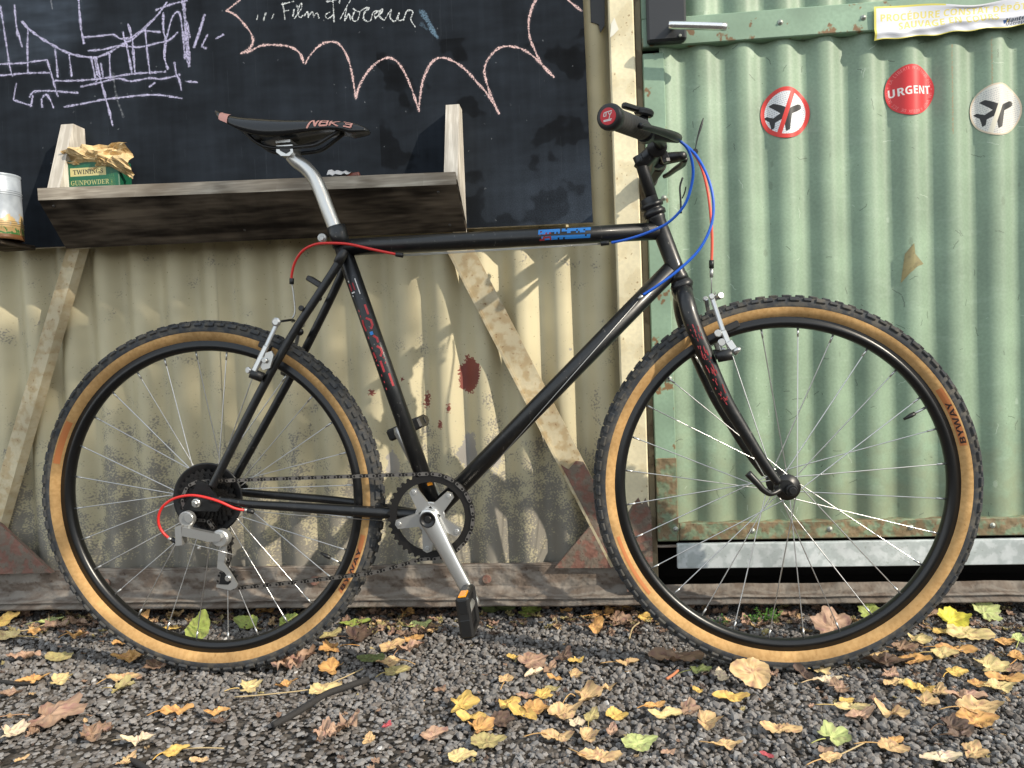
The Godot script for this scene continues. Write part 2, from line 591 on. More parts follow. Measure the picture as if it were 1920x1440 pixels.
func cream_sheet_tex() -> Texture2D:
	var w := 2048
	var h := 1300
	var mott := nz(201, 0.006, w, h, 3)
	var streak := nz(202, 0.02, w, h, 3)
	var long := nz(203, 0.012, int(w), 64, 3)
	var fine := nz(204, 0.16, w, h, 3)
	var speck := nz(205, 0.11, w, h, 2)
	var d := PackedByteArray()
	d.resize(w * h * 3)
	var spots := []           # bare red primer patches: x, y, radius, squash, 0 red / 1 grey
	var at: Array = [-0.2648, 0.5757, -0.3747, 0.518, -0.4286, 0.5687, -0.3198, 0.4944, -0.3435, 0.4565, -0.5048, 0.5391, -0.0253, 0.6238, -0.2765, 0.3839, -0.4667, 0.3629, -0.5847, 0.5288, -0.1761, 0.6486, -0.2126, 0.3693]
	var how := [0.031, 1.35, 0, 0.007, 2.5, 0, 0.005, 1, 0, 0.005, 2, 0, 0.006, 1.5, 0, 0.007, 1, 0, 0.003, 1, 1, 0.026, 2.0, 1, 0.018, 1.6, 1, 0.004, 1, 1, 0.004, 1, 1, 0.012, 2.5, 1]
	for i in 12:
		spots.append([(at[i * 2] + 1.75) * 1000.0, at[i * 2 + 1] * 1000.0, how[i * 3] * 1000.0, how[i * 3 + 1], how[i * 3 + 2]])
	var c0 := rgb8(208, 198, 164)
	var grey := rgb8(148, 143, 132)
	for y in h:
		var up := (h - y) / 1000.0
		for x in w:
			var i := y * w + x
			var m := mott[i] / 255.0
			var f := fine[i] / 255.0
			var l := long[(y * 60 / h) * w + x] / 255.0
			var r := c0.r
			var g := c0.g
			var b := c0.b
			# dirt rising from the ground, paint flaking into bare zinc
			var low := clampf((0.54 - up + (m - 0.5) * 0.20 + (l - 0.5) * 0.26) / 0.46, 0.0, 1.0)
			var peel := smoothstep(-0.10, 0.10, (low - 0.58) * 0.8 - (f - 0.5) * 0.85 - (m - 0.5) * 0.55 - (streak[i] / 255.0 - 0.5) * 0.6)
			var shade := 1.0 - 0.10 * low - 0.10 * (1.0 - m) - 0.05 * (1.0 - l)
			r = lerpf(r, grey.r, peel) * shade
			g = lerpf(g, grey.g, peel) * shade
			b = lerpf(b, grey.b, peel) * shade
			var sp := speck[i]
			if sp > 226:
				r *= 0.72
				g *= 0.70
				b *= 0.66
			var q := i * 3
			d[q] = int(clampf(r, 0, 1) * 255)
			d[q + 1] = int(clampf(g, 0, 1) * 255)
			d[q + 2] = int(clampf(b, 0, 1) * 255)
	for s in spots:
		for y in range(int(h - s[1] - s[2] * s[3] * 1.5), int(h - s[1] + s[2] * s[3] * 1.5)):
			for x in range(int(s[0] - s[2] * 1.4), int(s[0] + s[2] * 1.4)):
				if x < 0 or y < 0 or x >= w or y >= h:
					continue
				var i := y * w + x
				var e := Vector2((x - s[0]) / s[2], (y - (h - s[1])) / (s[2] * s[3])).length() + (streak[i] / 255.0 - 0.5) * 0.8 + (fine[i] / 255.0 - 0.5) * (0.4 if s[2] > 15 else 1.9)
				if e < 0.95:
					var k := 0.9 + 0.2 * mott[i] / 255.0
					var c := rgb8(122, 62, 52) if s[4] == 0 else rgb8(150, 146, 140)
					d[i * 3] = int(c.r * k * 255)
					d[i * 3 + 1] = int(c.g * k * 255)
					d[i * 3 + 2] = int(c.b * k * 255)
	return as_tex(w, h, d)

func make_shed():
	var cream := StandardMaterial3D.new()
	cream.albedo_texture = cream_sheet_tex()
	cream.roughness = 0.62
	mats["cream_sheet"] = cream
	var shed := thing("shed_wall", "cream corrugated steel shed wall with rusty braces behind the bicycle", "shed", V(-0.8, 0, SHEET_Z))
	var x0: float = -0.451 + 0.030
	var p := 0.0944
	var seam: float = -0.8761
	var right: float = 0.0313
	var s := ss()
	sheet(s, -2.9, seam + 0.03, 0.06, 2.5, SHEET_Z, x0, p, 0.0142, -1.75, 0, 2.048, 1.3, 10)
	obj("corrugated_sheet", s, cream, shed)
	s = ss()
	sheet(s, seam, right + 0.06, 0.06, 2.5, SHEET_Z + 0.0045, x0, p, 0.0142, -1.75, 0, 2.048, 1.3, 10)
	obj("corrugated_sheet", s, cream, shed)
	# channel beam along the foot, its rounded lip forward
	var yb: float = 0.0363
	var yt: float = 0.1163
	var xr: float = 0.1253
	s = ss(false)
	# web left of the door, then the low lip that runs on beneath it
	block(s, V(-2.9, yb + 0.004, -0.050), V(xr, yt, -0.040), 0.002)
	block(s, V(-2.9, yt - 0.002, -0.058), V(xr, yt + 0.005, -0.041), 0.002)
	obj("channel_beam", s, mats.beam_steel, shed)
	s = ss()
	var rows := []
	var prof := [Vector2(-0.0395, yb + 0.034), Vector2(-0.028, yb + 0.022), Vector2(-0.010, yb + 0.018), Vector2(0.006, yb + 0.0165), Vector2(-0.0075, yb + 0.012), Vector2(0.0135, yb + 0.006), Vector2(0.010, yb + 0.001), Vector2(0.003, yb - 0.001), Vector2(-0.045, yb - 0.001)]
	for q in prof:
		var row := PackedVector3Array()
		for j in 181:
			var x := -2.9 + j * 0.0282
			var wv := 0.0011 * sin(x * 23.0) + 0.0008 * sin(x * 57.0 + 1.0)
			row.append(V(x, q.y + wv, q.x + wv))
		rows.append(row)
	rows.reverse()
	grid(s, rows)
	obj("beam_lip", s, mats.beam_steel, shed)
	s = ss()
	for x in [-0.242, -1.1944, -0.6622]:
		s = ss()
		disc(s, V(x, (yb + yt) / 2 + 0.012, -0.0405), V(0, 0, 1), 0.011, 0.007, 12)
		obj("bolt_head", s, mats.red_primer, shed)
	# post beside the door
	var pa := 0.0855
	var pb := 0.1408
	s = ss(false)
	block(s, V(pa, yt - 0.05, -0.012), V(pb, 2.5, 0.0), 0.003)
	block(s, V(pa + 0.001, yt + 0.27, -0.060), V(pa + 0.007, 2.5, -0.0125), 0.001)
	obj("post", s, mats.cream_paint, shed)
	s = ss(false)
	prism(s, [Vector2(pa - 0.0005, yt - 0.05), Vector2(pb + 0.004, yt - 0.05), Vector2(pb + 0.004, yt + 0.13), Vector2(pb - 0.008, yt + 0.165), Vector2(pb - 0.016, yt + 0.150), Vector2(pb - 0.024, yt + 0.166), Vector2(pb - 0.036, yt + 0.152), Vector2(pa - 0.0005, yt + 0.12)], Transform3D(Basis(), V(0, 0, -0.0125)), 0.0131)
	obj("post_foot", s, mats.red_primer, shed).set_meta("label", "rust red foot of the post")
	s = ss(false)
	block(s, V(pb + 0.002, yb + 0.03, -0.10), V(pb + 0.018, 2.5, -0.024), 0.002)
	obj("door_jamb", s, mats.dull_cream, shed)
	# diagonal braces of angle iron
	s = ss(false)
	var a: Array = [Vector2(-0.2979, 0.8657), Vector2(-0.2392, 0.8628), Vector2(0.0782, 0.1908), Vector2(0.0563, 0.1175)]
	slab(s, V(a[3].x, a[3].y, -0.027), V(a[2].x, a[2].y, -0.027), V(a[1].x, a[1].y, -0.025), V(a[0].x, a[0].y, -0.025), 0.006)
	var e0 := V(a[0].x, a[0].y, -0.025)
	var e1 := V(a[3].x, a[3].y, -0.027)
	slab(s, e1 + V(-0.0055, -0.002, 0.003), e1 + V(0, 0, 0.003), e0 + V(0, 0, 0.003), e0 + V(-0.0055, -0.002, 0.003), 0.045)
	# it runs on upwards behind the blackboard
	var dir := (e0 - e1).normalized()
	slab(s, e0 + V(0, 0.001, -0.001), V(a[1].x, a[1].y + 0.001, -0.026), V(a[1].x, a[1].y, -0.026) + dir * 0.5, e0 + dir * 0.5, 0.006)
	obj("diagonal_brace", s, mats.brace_paint, shed)
	s = ss(false)
	a = [Vector2(-0.0562, 0.3569), Vector2(-0.0393, 0.3465), Vector2(-0.0214, 0.3659), Vector2(-0.0043, 0.363), Vector2(0.0782, 0.1912), Vector2(0.0562, 0.1181)]
	prism(s, a, Transform3D(Basis(), V(0, 0, -0.0275)), 0.0036)
	obj("brace_foot", s, mats.red_primer, shed)
	s = ss(false)
	a = [Vector2(-1.5271, 0.1811), Vector2(-1.4813, 0.1804), Vector2(-1.2028, 0.9138), Vector2(-1.2398, 0.9156)]
	slab(s, V(a[0].x, a[0].y, -0.032), V(a[1].x, a[1].y, -0.028), V(a[2].x, a[2].y, -0.026), V(a[3].x, a[3].y, -0.030), 0.007)
	var f := V(0.014, 0.003, 0.004)
	slab(s, V(a[1].x, a[1].y, -0.0275), V(a[1].x, a[1].y, -0.0275) + f + V(0, 0, -0.02), V(a[2].x, a[2].y, -0.0255) + f + V(0, 0, -0.02), V(a[2].x, a[2].y, -0.0255), 0.03)
	obj("diagonal_brace", s, mats.brace_paint, shed)
	# gusset plates
	s = ss(false)
	prism(s, [Vector2(0.0943, 0.4727), Vector2(0.0901, 0.1138), Vector2(-0.0795, 0.1159), Vector2(0.0078, 0.2158)], Transform3D(Basis(), V(0, 0, -0.034)), 0.010)
	obj("gusset_plate", s, mats.red_primer, shed)
	s = ss(false)
	prism(s, [Vector2(-1.5324, 0.3169), Vector2(-1.4494, 0.2417), Vector2(-1.3222, 0.121), Vector2(-1.5465, 0.1183)], Transform3D(Basis(), V(0, 0, -0.030)), 0.010)
	obj("gusset_plate", s, mats.red_primer, shed)
	# closed dark inside: floor sill, back, ends and roof of the shed
	s = ss(false)
	block(s, V(-2.9, -0.05, -0.30), V(2.4, 0.055, -0.16), 0.002)
	block(s, V(-2.9, 0.05, -2.60), V(2.4, 2.5, -2.52), 0.002)
	block(s, V(-2.98, -0.05, -2.60), V(-2.902, 2.5, -0.10), 0.002)
	block(s, V(2.402, -0.05, -2.60), V(2.48, 2.5, -0.10), 0.002)
	block(s, V(-3.1, 2.502, -2.7), V(2.6, 2.56, 0.06), 0.002)
	obj("shed_shell", s, mats.black_void, shed)


# ------------------------------------------------------------------ the green door
const DOOR_Z := -0.027
const DOOR_P := 0.0884

func door_x0() -> float:
	return 0.5282 + 0.027

func door_z(x: float) -> float:
	return DOOR_Z + corr(x, door_x0(), DOOR_P, 0.0086)

func green_sheet_tex() -> Texture2D:
	var w := 1100
	var h := 1500
	var mott := nz(301, 0.005, w, h, 3)
	var col := nz(302, 0.02, w, h, 3, 1.0)
	var fine := nz(303, 0.12, w, h, 3)
	var scuff := nz(304, 0.03, w, h, 4, 0.3)
	var d := PackedByteArray()
	d.resize(w * h * 3)
	for y in h:
		var up := (h - y) / 1000.0 + 0.15
		for x in w:
			var i := y * w + x
			var m := mott[i] / 255.0
			var f := fine[i] / 255.0
			var k := 0.86 + 0.16 * m + 0.10 * (f - 0.5)
			var r := 0.550 * k
			var g := 0.640 * k
			var b := 0.545 * k
			var sc := scuff[i] / 255.0
			if sc > 0.70:
				var t := smoothstep(0.70, 0.80, sc) * 0.07
				r = lerpf(r, 0.80, t)
				g = lerpf(g, 0.84, t)
				b = lerpf(b, 0.80, t)
			var low := clampf((0.42 - up + (col[i] / 255.0 - 0.5) * 0.22) / 0.2, 0, 1) * 0.55
			r = lerpf(r, 0.50, low)
			g = lerpf(g, 0.52, low)
			b = lerpf(b, 0.42, low)
			if f > 0.86 and m > 0.5:
				r *= 0.75
				g *= 0.75
				b *= 0.72
			d[i * 3] = int(clampf(r, 0, 1) * 255)
			d[i * 3 + 1] = int(clampf(g, 0, 1) * 255)
			d[i * 3 + 2] = int(clampf(b, 0, 1) * 255)
	var im := Image.create_from_data(w, h, false, Image.FORMAT_RGB8, d)
	# scratches, nicks and two rust runs below the notice
	var r := RandomNumberGenerator.new()
	r.seed = 77
	for n in 60:       # rubbed, dented spots with a dark rim
		var p := Vector2(r.randf() * w, r.randf() * h)
		var big := r.randf_range(3, 11)
		for y in range(int(p.y - big), int(p.y + big)):
			for x in range(int(p.x - big * 0.5), int(p.x + big * 0.5)):
				if x >= 0 and y >= 0 and x < w and y < h:
					var e := Vector2((x - p.x) * 2.0, y - p.y).length() / big + r.randf_range(-0.25, 0.25)
					if e < 0.9:
						im.set_pixel(x, y, im.get_pixel(x, y).lerp(rgb8(88, 100, 82) if n % 3 else rgb8(216, 226, 212), 0.28))
	for n in 260:
		var p := Vector2(r.randf() * w, r.randf() * h)
		var a := r.randf() * TAU
		var l := r.randf_range(4, 26)
		var c := Color(0.16, 0.20, 0.16, 0.7) if r.randf() < 0.6 else Color(0.86, 0.9, 0.86, 0.55)
		for t in int(l):
			var q := p + Vector2(cos(a), sin(a)) * t
			a += r.randf_range(-0.06, 0.06)
			if q.x >= 0 and q.y >= 0 and q.x < w and q.y < h:
				im.set_pixel(int(q.x), int(q.y), im.get_pixel(int(q.x), int(q.y)).lerp(c, c.a))
	var runs: Array = [0.8173, 1.2489, 0.8997, 1.2597]
	for n in 2:
		var x: float = (runs[n * 2] - 0.15) * 1000.0
		for y in range(int(h - (runs[n * 2 + 1] - 0.15) * 1000), int(h - (runs[n * 2 + 1] - 0.15) * 1000) + 190):
			for q in 3:
				if y >= 0 and r.randf() < 0.5:
					im.set_pixel(int(x) + q, y, im.get_pixel(int(x) + q, y).lerp(rgb8(170, 120, 84), 0.6))
	return ImageTexture.create_from_image(im)

func make_door():
	var green := StandardMaterial3D.new()
	green.albedo_texture = green_sheet_tex()
	green.roughness = 0.5
	mats["green_sheet"] = green
	var door := thing("metal_door", "pale green corrugated metal door with rusty frame and silver lever handle", "door", V(0.1367, 0, -0.0093))
	var xa: float = 0.1582
	var xi: float = 0.2056
	var ym := [1.3487, 1.2873]
	var yl := [0.2189, 0.1792]
	var s := ss()
	sheet(s, xi - 0.01, 1.75, yl[1] + 0.002, 2.3, DOOR_Z, door_x0(), DOOR_P, 0.0086, 0.15, 0.15, 1.1, 1.5, 10, 0.0008)
	obj("corrugated_sheet", s, green, door)
	s = ss(false)
	block(s, V(xa, yl[1] - 0.002, -0.038), V(xi, ym[1] - 0.012, -0.012), 0.002)
	obj("door_stile", s, mats.green_frame, door)
	s = ss(false)
	block(s, V(xa, yl[1] - 0.0015, -0.0375), V(xi + 0.001, yl[1] + 0.19, -0.0105), 0.002)
	obj("stile_foot", s, mats.green_rusty, door)
	s = ss(false)
	block(s, V(xi + 0.0015, yl[1], -0.036), V(1.75, yl[0], -0.011), 0.002)
	obj("bottom_rail", s, mats.green_rusty, door)
	s = ss(false)
	block(s, V(xa, ym[1], -0.034), V(1.75, ym[0], -0.008), 0.002)
	obj("middle_rail", s, mats.green_frame, door)
	s = ss(false)
	block(s, V(xa, ym[0] + 0.001, -0.036), V(xi - 0.004, 2.3, -0.012), 0.002)
	obj("door_stile", s, mats.green_frame, door)
	# the black gap round the leaf and the bent trim of the frame
	s = ss(false)
	block(s, V(xa - 0.045, 0.055, -0.155), V(1.9, 2.4, -0.148), 0.001)
	obj("door_backing", s, mats.black_void, door)
	s = ss()
	var k0: Vector3 = V(0.1639, 0.3529, -0.03)
	var k1: Vector3 = V(0.1647, 0.1772, -0.03)
	var k2: Vector3 = V(0.2103, 0.1628, -0.03)
	k0.x = xa - 0.013
	k1.x = xa - 0.013
	tube(s, spline([V(k0.x, 2.3, -0.03), V(k0.x, 1.2, -0.03), k0, V(k1.x, k1.y + 0.02, -0.03), k1, V(k1.x + 0.010, k2.y, -0.03), k2], 4), 0.0035, 8)
	obj("frame_trim", s, mats.door_trim, door)
	s = ss(false)
	block(s, V(0.2002, 0.1174, -0.012), V(1.75, 0.1738, 0.0), 0.0015)
	obj("kick_plate", s, mats.galvanised, door)
	# sheet screws along the rails and the stile
	var screw := ss()
	lathe(screw, [Vector2(0.0001, 0.0045), Vector2(0.0028, 0.0045), Vector2(0.0032, 0.0025), Vector2(0.0034, 0.0015), Vector2(0.006, 0.001), Vector2(0.0062, 0.0)].duplicate(), 10, Transform3D(Basis(V(1, 0, 0), V(0, -1, 0), V(0, 0, 1)), Vector3.ZERO))
	var sm := done(screw)
	for q in [V(0.4571, 1.3193, -0.008), V(0.6323, 1.3161, -0.008), V(0.3702, 0.1992, -0.011), V(0.5392, 0.1999, -0.011), V(0.7131, 0.2005, -0.011), V(0.885, 0.2022, -0.011), V(0.1995, 0.206, -0.0105), V(0.1958, 0.9544, -0.012), V(0.1955, 0.5488, -0.012), V(0.2421, 1.3078, -0.008)]:
		var o := put("screw", sm, mats.screw_steel, door, true)
		o.position = q - origin(door) + V(0, 0, 0.0002)
	# lock case and lever
	s = ss(false)
	var l0: Vector3 = V(0.1675, 1.2892, 0.012)
	var l1: Vector3 = V(0.2526, 1.443, 0.012)
	block(s, V(l0.x, l0.y, -0.0075), V(l1.x, l1.y, 0.016), 0.005)
	var lock := obj("lock_case", s, mats.lock_black, door)
	s = ss()
	tube(s, [V(0.2236, 1.321, 0.014), V(0.219, 1.3064, 0.05)], 0.007, 12)
	tube(s, spline([V(0.2104, 1.3095, 0.047), V(0.2615, 1.3032, 0.05), V(0.3305, 1.2957, 0.05)], 4), 0.0085, 14)
	obj("lever_handle", s, mats.handle_steel, lock)
	s = ss()
	disc(s, V(0.2376, 1.2973, 0.0162), V(0, 0, 1), 0.0035, 0.003, 10)
	obj("lock_screw", s, mats.screw_steel, lock)


# ------------------------------------------------------------------ blackboard with its chalk
func chalk(im: Image, grain: PackedByteArray, pts: Array, width: float, c: Color, strength := 1.0):
	var w := im.get_width()
	var h := im.get_height()
	var path := []
	for i in range(0, pts.size(), 2):
		path.append(Vector2((pts[i] + 1.46) * 1360.0, (1.56 - pts[i + 1]) * 1360.0))
	if path.size() > 2:
		path = spline(path, 5)
	for i in path.size() - 1:
		var a: Vector2 = path[i]
		var b: Vector2 = path[i + 1]
		for y in range(maxi(0, int(minf(a.y, b.y) - width - 1)), mini(h, int(maxf(a.y, b.y) + width + 2))):
			for x in range(maxi(0, int(minf(a.x, b.x) - width - 1)), mini(w, int(maxf(a.x, b.x) + width + 2))):
				var p := Vector2(x, y)
				var q := Geometry2D.get_closest_point_to_segment(p, a, b)
				var wd := width * (0.82 + 0.22 * sin(q.x * 0.13 + q.y * 0.07) + 0.16 * sin(q.x * 0.37 - q.y * 0.29))
				var e := 1.0 - p.distance_to(q) / wd
				if e > 0.0:
					var g := grain[y * w + x] / 255.0
					var k := smoothstep(0.50, 0.70, g * 1.05 + minf(e * 1.1, 0.5) * 0.42) * strength * 0.95
					im.set_pixel(x, y, im.get_pixel(x, y).lerp(c, clampf(k, 0, 0.95)))

func make_board():
	var w := 2040
	var h := 900
	var lowf := nz(401, 0.004, w, h, 4)
	var wipe := nz(402, 0.02, w, h, 3, 0.25)
	var drip := nz(403, 0.03, w, 60, 3)
	var grain := nz(404, 0.21, w, h, 2)
	var d := PackedByteArray()
	d.resize(w * h * 3)
	for y in h:
		for x in w:
			var i := y * w + x
			var t := lowf[i] / 255.0
			var k := 0.122 + 0.05 * t + 0.03 * (wipe[i] / 255.0 - 0.5) + 0.02 * (drip[(y * 55 / h) * w + x] / 255.0 - 0.5)
			# wiped chalk: a swirl in the upper left corner, and dust along the right foot
			var sw := Vector2((x - 190.0) / 300.0, (y - 90.0) / 210.0).length()
			k += 0.085 * smoothstep(1.05, 0.75, sw) * (0.5 + 0.8 * wipe[i] / 255.0)
			var du := smoothstep(1500.0, 1950.0, x) * smoothstep(560.0, 860.0, y)
			k += du * 0.11 * (grain[i] / 255.0 * 0.9 + 0.3)
			if x > 1380 and t < 0.36 and y > 300:
				k -= 0.045 * smoothstep(0.36, 0.28, t)
			d[i * 3] = int(k * 0.88 * 255)
			d[i * 3 + 1] = int(k * 1.0 * 255)
			d[i * 3 + 2] = int(k * 1.16 * 255)
	var im := Image.create_from_data(w, h, false, Image.FORMAT_RGB8, d)
	var vio := rgb8(188, 184, 216)
	for q in [
		[-1.3557, 1.4977, -1.3515, 1.4597, -1.3459, 1.4028, -1.3412, 1.3521, -1.3358, 1.3303], [-1.3191, 1.4948, -1.318, 1.4509, -1.312, 1.4191, -1.3067, 1.3974], [-1.318, 1.4509, -1.3171, 1.4245], [-1.2891, 1.4362, -1.2934, 1.3926, -1.296, 1.3338], [-1.3653, 1.3601, -1.3107, 1.3587, -1.2697, 1.3608, -1.2453, 1.3615], [-1.2453, 1.3615, -1.2378, 1.3322, -1.2304, 1.3003, -1.2239, 1.2747],
		[-1.3671, 1.3337, -1.2987, 1.334, -1.2419, 1.3312], [-1.2235, 1.3838, -1.2217, 1.3498, -1.2209, 1.3209], [-1.1892, 1.3725, -1.1872, 1.3411, -1.186, 1.3185], [-1.1494, 1.407, -1.1119, 1.4079, -1.0759, 1.4077, -1.0593, 1.3978, -1.0327, 1.3983, -1.0055, 1.4111, -0.9597, 1.4052], [-1.1407, 1.3752, -1.1006, 1.376, -1.0603, 1.3817, -1.0143, 1.3746, -0.9611, 1.3818, -0.9372, 1.3862, -0.9166, 1.4019],
		[-1.1337, 1.3585, -1.1301, 1.3308, -1.1252, 1.303], [-1.1107, 1.3419, -1.1073, 1.3105], [-1.0881, 1.3627, -1.0889, 1.3279, -1.0886, 1.3117], [-0.9961, 1.4141, -0.9947, 1.3707, -0.9904, 1.311], [-0.9658, 1.4574, -0.9299, 1.4668, -0.8903, 1.4735], [-0.8931, 1.4247, -0.8874, 1.3874],
		[-0.9448, 1.3917, -0.9322, 1.4277, -0.9234, 1.443, -0.9139, 1.4484, -0.908, 1.4381, -0.9049, 1.401, -0.9031, 1.364, -0.9031, 1.3418], [-1.2283, 1.3114, -1.1786, 1.308, -1.1249, 1.308, -1.0847, 1.3101, -1.0312, 1.3139, -0.952, 1.3132], [-1.1634, 1.2931, -1.1188, 1.2988, -1.0716, 1.3055, -1.0389, 1.297, -0.9923, 1.3012, -0.9661, 1.2969, -0.933, 1.3007, -0.9184, 1.3034],
		[-0.9286, 1.3313, -0.9261, 1.3064, -0.9191, 1.2911, -0.9152, 1.2686], [-0.9036, 1.2876, -0.8751, 1.2831], [-1.3276, 1.3108, -1.337, 1.2735], [-1.337, 1.2735, -1.293, 1.2567], [-1.293, 1.2567, -1.2875, 1.279], [-1.2958, 1.2771, -1.2841, 1.2889, -1.2474, 1.2889, -1.2071, 1.2836, -1.1737, 1.2788],
		[-1.2648, 1.2523, -1.2649, 1.2712, -1.2534, 1.2805, -1.2446, 1.2698, -1.2365, 1.2491], [-1.2094, 1.2486, -1.1687, 1.2521, -1.1146, 1.2585, -1.061, 1.2611, -1.0078, 1.2625, -0.9683, 1.2598, -0.9163, 1.2489], [-0.9934, 1.2814, -0.9798, 1.2892], [-0.8613, 1.3646, -0.8499, 1.3601], [-1.1259, 1.3554, -1.1216, 1.3177]]:
		chalk(im, grain, q, 11.0, rgb8(120, 122, 140), 0.07)
		chalk(im, grain, q, 3.8, vio)
	for q in [
		[-1.3027, 1.456, -1.2851, 1.4359, -1.2593, 1.4152, -1.2269, 1.394, -1.1879, 1.3724, -1.1417, 1.3603, -1.1217, 1.3589, -1.0877, 1.3676, -1.0561, 1.3839, -1.0263, 1.3953, -0.9916, 1.4224, -0.9639, 1.4449, -0.9401, 1.4713], [-1.1572, 1.4946, -1.1565, 1.4635, -1.1549, 1.4261, -1.1502, 1.3946], [-1.0518, 1.4121, -1.0435, 1.3743, -1.0387, 1.3429, -1.0352, 1.3141], [-1.0374, 1.4296, -1.0301, 1.3981, -1.0284, 1.3608, -1.0273, 1.3136],
		[-0.9493, 1.4475, -0.9515, 1.4107, -0.9477, 1.3858, -0.9525, 1.3491, -0.9463, 1.3202], [-1.1217, 1.3576, -1.1181, 1.33, -1.1121, 1.2983, -1.1047, 1.2666, -1.0964, 1.2285, -1.0903, 1.1969], [-0.8495, 1.4361, -0.8617, 1.4039, -0.8782, 1.3659], [-0.8443, 1.3904, -0.8613, 1.3646], [-0.824, 1.3803, -0.8068, 1.3875]]:
		chalk(im, grain, q, 4.8, vio)
	chalk(im, grain, [-0.8984, 1.468, -0.897, 1.425, -0.8933, 1.3756, -0.8937, 1.3227], 7.0, vio, 0.85)
	chalk(im, grain, [-0.8984, 1.4006, -0.897, 1.3574, -0.9018, 1.3417], 6.5, vio, 0.8)
	chalk(im, grain, [-1.0815, 1.3174, -1.0768, 1.2647, -1.0624, 1.2163], 4.5, rgb8(150, 152, 156), 0.4)
	chalk(im, grain, [-1.2267, 1.5, -1.224, 1.4799], 4.0, rgb8(170, 170, 176), 0.5)
	var pink := rgb8(226, 192, 188)
	for q in [
		[-0.7626, 1.4635, -0.796, 1.4417], [-0.796, 1.4417, -0.7759, 1.4316, -0.7577, 1.4119, -0.7398, 1.3862, -0.7357, 1.3664, -0.7469, 1.3501, -0.7666, 1.3418], [-0.7666, 1.3418, -0.7419, 1.3461, -0.7157, 1.3563, -0.6773, 1.3547, -0.6458, 1.3476, -0.625, 1.3314, -0.6172, 1.309], [-0.6134, 1.3075, -0.6025, 1.3237, -0.5825, 1.3429, -0.5605, 1.3522, -0.5355, 1.3491, -0.5165, 1.3236, -0.5057, 1.2865, -0.5002, 1.2437, -0.4975, 1.2217],
		[-0.4975, 1.2217, -0.4902, 1.2431, -0.4725, 1.2721, -0.4463, 1.2968, -0.4209, 1.307, -0.4025, 1.3008, -0.3883, 1.2842, -0.3736, 1.2531, -0.3593, 1.21, -0.3519, 1.1818], [-0.3519, 1.1818, -0.3482, 1.2092, -0.339, 1.2507, -0.3189, 1.2876, -0.2975, 1.2981, -0.2732, 1.2915, -0.2434, 1.2703, -0.2142, 1.236, -0.191, 1.207, -0.1683, 1.1648], [-0.1683, 1.1648, -0.1849, 1.2065, -0.1945, 1.2406, -0.1972, 1.2646, -0.1878, 1.2877, -0.1626, 1.3097, -0.1323, 1.311, -0.1026, 1.2993, -0.0734, 1.2736, -0.0411, 1.237],
		[-0.0411, 1.237, -0.0676, 1.2673, -0.0809, 1.2978, -0.0918, 1.3281, -0.0929, 1.3636, -0.0846, 1.3924, -0.0756, 1.4093], [-0.0029, 1.4036, 0.0259, 1.3779]]:
		chalk(im, grain, q, 10.0, rgb8(130, 120, 122), 0.06)
		chalk(im, grain, q, 4.2, pink)
	var white := rgb8(216, 220, 220)
	for q in [
		[-0.7209, 1.4262, -0.7241, 1.4155], [-0.7015, 1.4295, -0.7075, 1.4142], [-0.6826, 1.4256, -0.6882, 1.4151], [-0.6624, 1.4459, -0.6341, 1.4509], [-0.6597, 1.4481, -0.6565, 1.4115], [-0.6568, 1.4309, -0.6466, 1.4313], [-0.6339, 1.4315, -0.6371, 1.4173], [-0.627, 1.4407, -0.6259, 1.4382], [-0.6336, 1.4122, -0.616, 1.4338, -0.6167, 1.4447, -0.6251, 1.4284, -0.6209, 1.4124, -0.613, 1.4178],
		[-0.6106, 1.4152, -0.6025, 1.4243, -0.6006, 1.412], [-0.6005, 1.4144, -0.5911, 1.4234, -0.588, 1.4111], [-0.5878, 1.4135, -0.5799, 1.4201, -0.5754, 1.4089], [-0.5496, 1.4202, -0.56, 1.4138, -0.5554, 1.405, -0.5425, 1.4124], [-0.5408, 1.446, -0.5406, 1.3978], [-0.556, 1.4436, -0.5333, 1.4454], [-0.5245, 1.4447, -0.5261, 1.4388], [-0.5253, 1.4026, -0.509, 1.4291, -0.4995, 1.4427], [-0.509, 1.4291, -0.5155, 1.3983, -0.506, 1.412, -0.5016, 1.3996],
		[-0.4942, 1.4231, -0.487, 1.4177, -0.4796, 1.4148], [-0.4921, 1.4157, -0.4977, 1.4017, -0.4906, 1.394, -0.4828, 1.4006, -0.4797, 1.4124], [-0.4796, 1.4148, -0.4667, 1.4222, -0.4568, 1.4214, -0.4671, 1.4138, -0.4715, 1.3997, -0.4607, 1.3917, -0.4517, 1.3958], [-0.453, 1.3959, -0.4472, 1.4122, -0.4322, 1.4135], [-0.4322, 1.4135, -0.445, 1.4073, -0.4429, 1.3975], [-0.4442, 1.3976, -0.4274, 1.4107, -0.4271, 1.4167, -0.4351, 1.4041, -0.4233, 1.3912],
		[-0.4233, 1.3912, -0.4061, 1.4138, -0.4093, 1.3973, -0.3986, 1.3869, -0.3879, 1.4053, -0.3911, 1.3888, -0.3786, 1.3902], [-0.3787, 1.3878, -0.3692, 1.4086, -0.3557, 1.4052, -0.3614, 1.3889, -0.3522, 1.3714]]:
		chalk(im, grain, q, 2.6, white)
	for q in [[-0.3396, 1.4063, -0.3247, 1.3813, -0.311, 1.3564, -0.3017, 1.3438], [-0.3335, 1.4058, -0.3186, 1.3784, -0.3074, 1.3537]]:
		chalk(im, grain, q, 7.0, rgb8(104, 130, 150), 0.55)
	chalk(im, grain, [-0.3372, 1.3763, -0.3254, 1.3646], 7.0, rgb8(104, 130, 150), 0.45)
	var r := RandomNumberGenerator.new()
	r.seed = 55
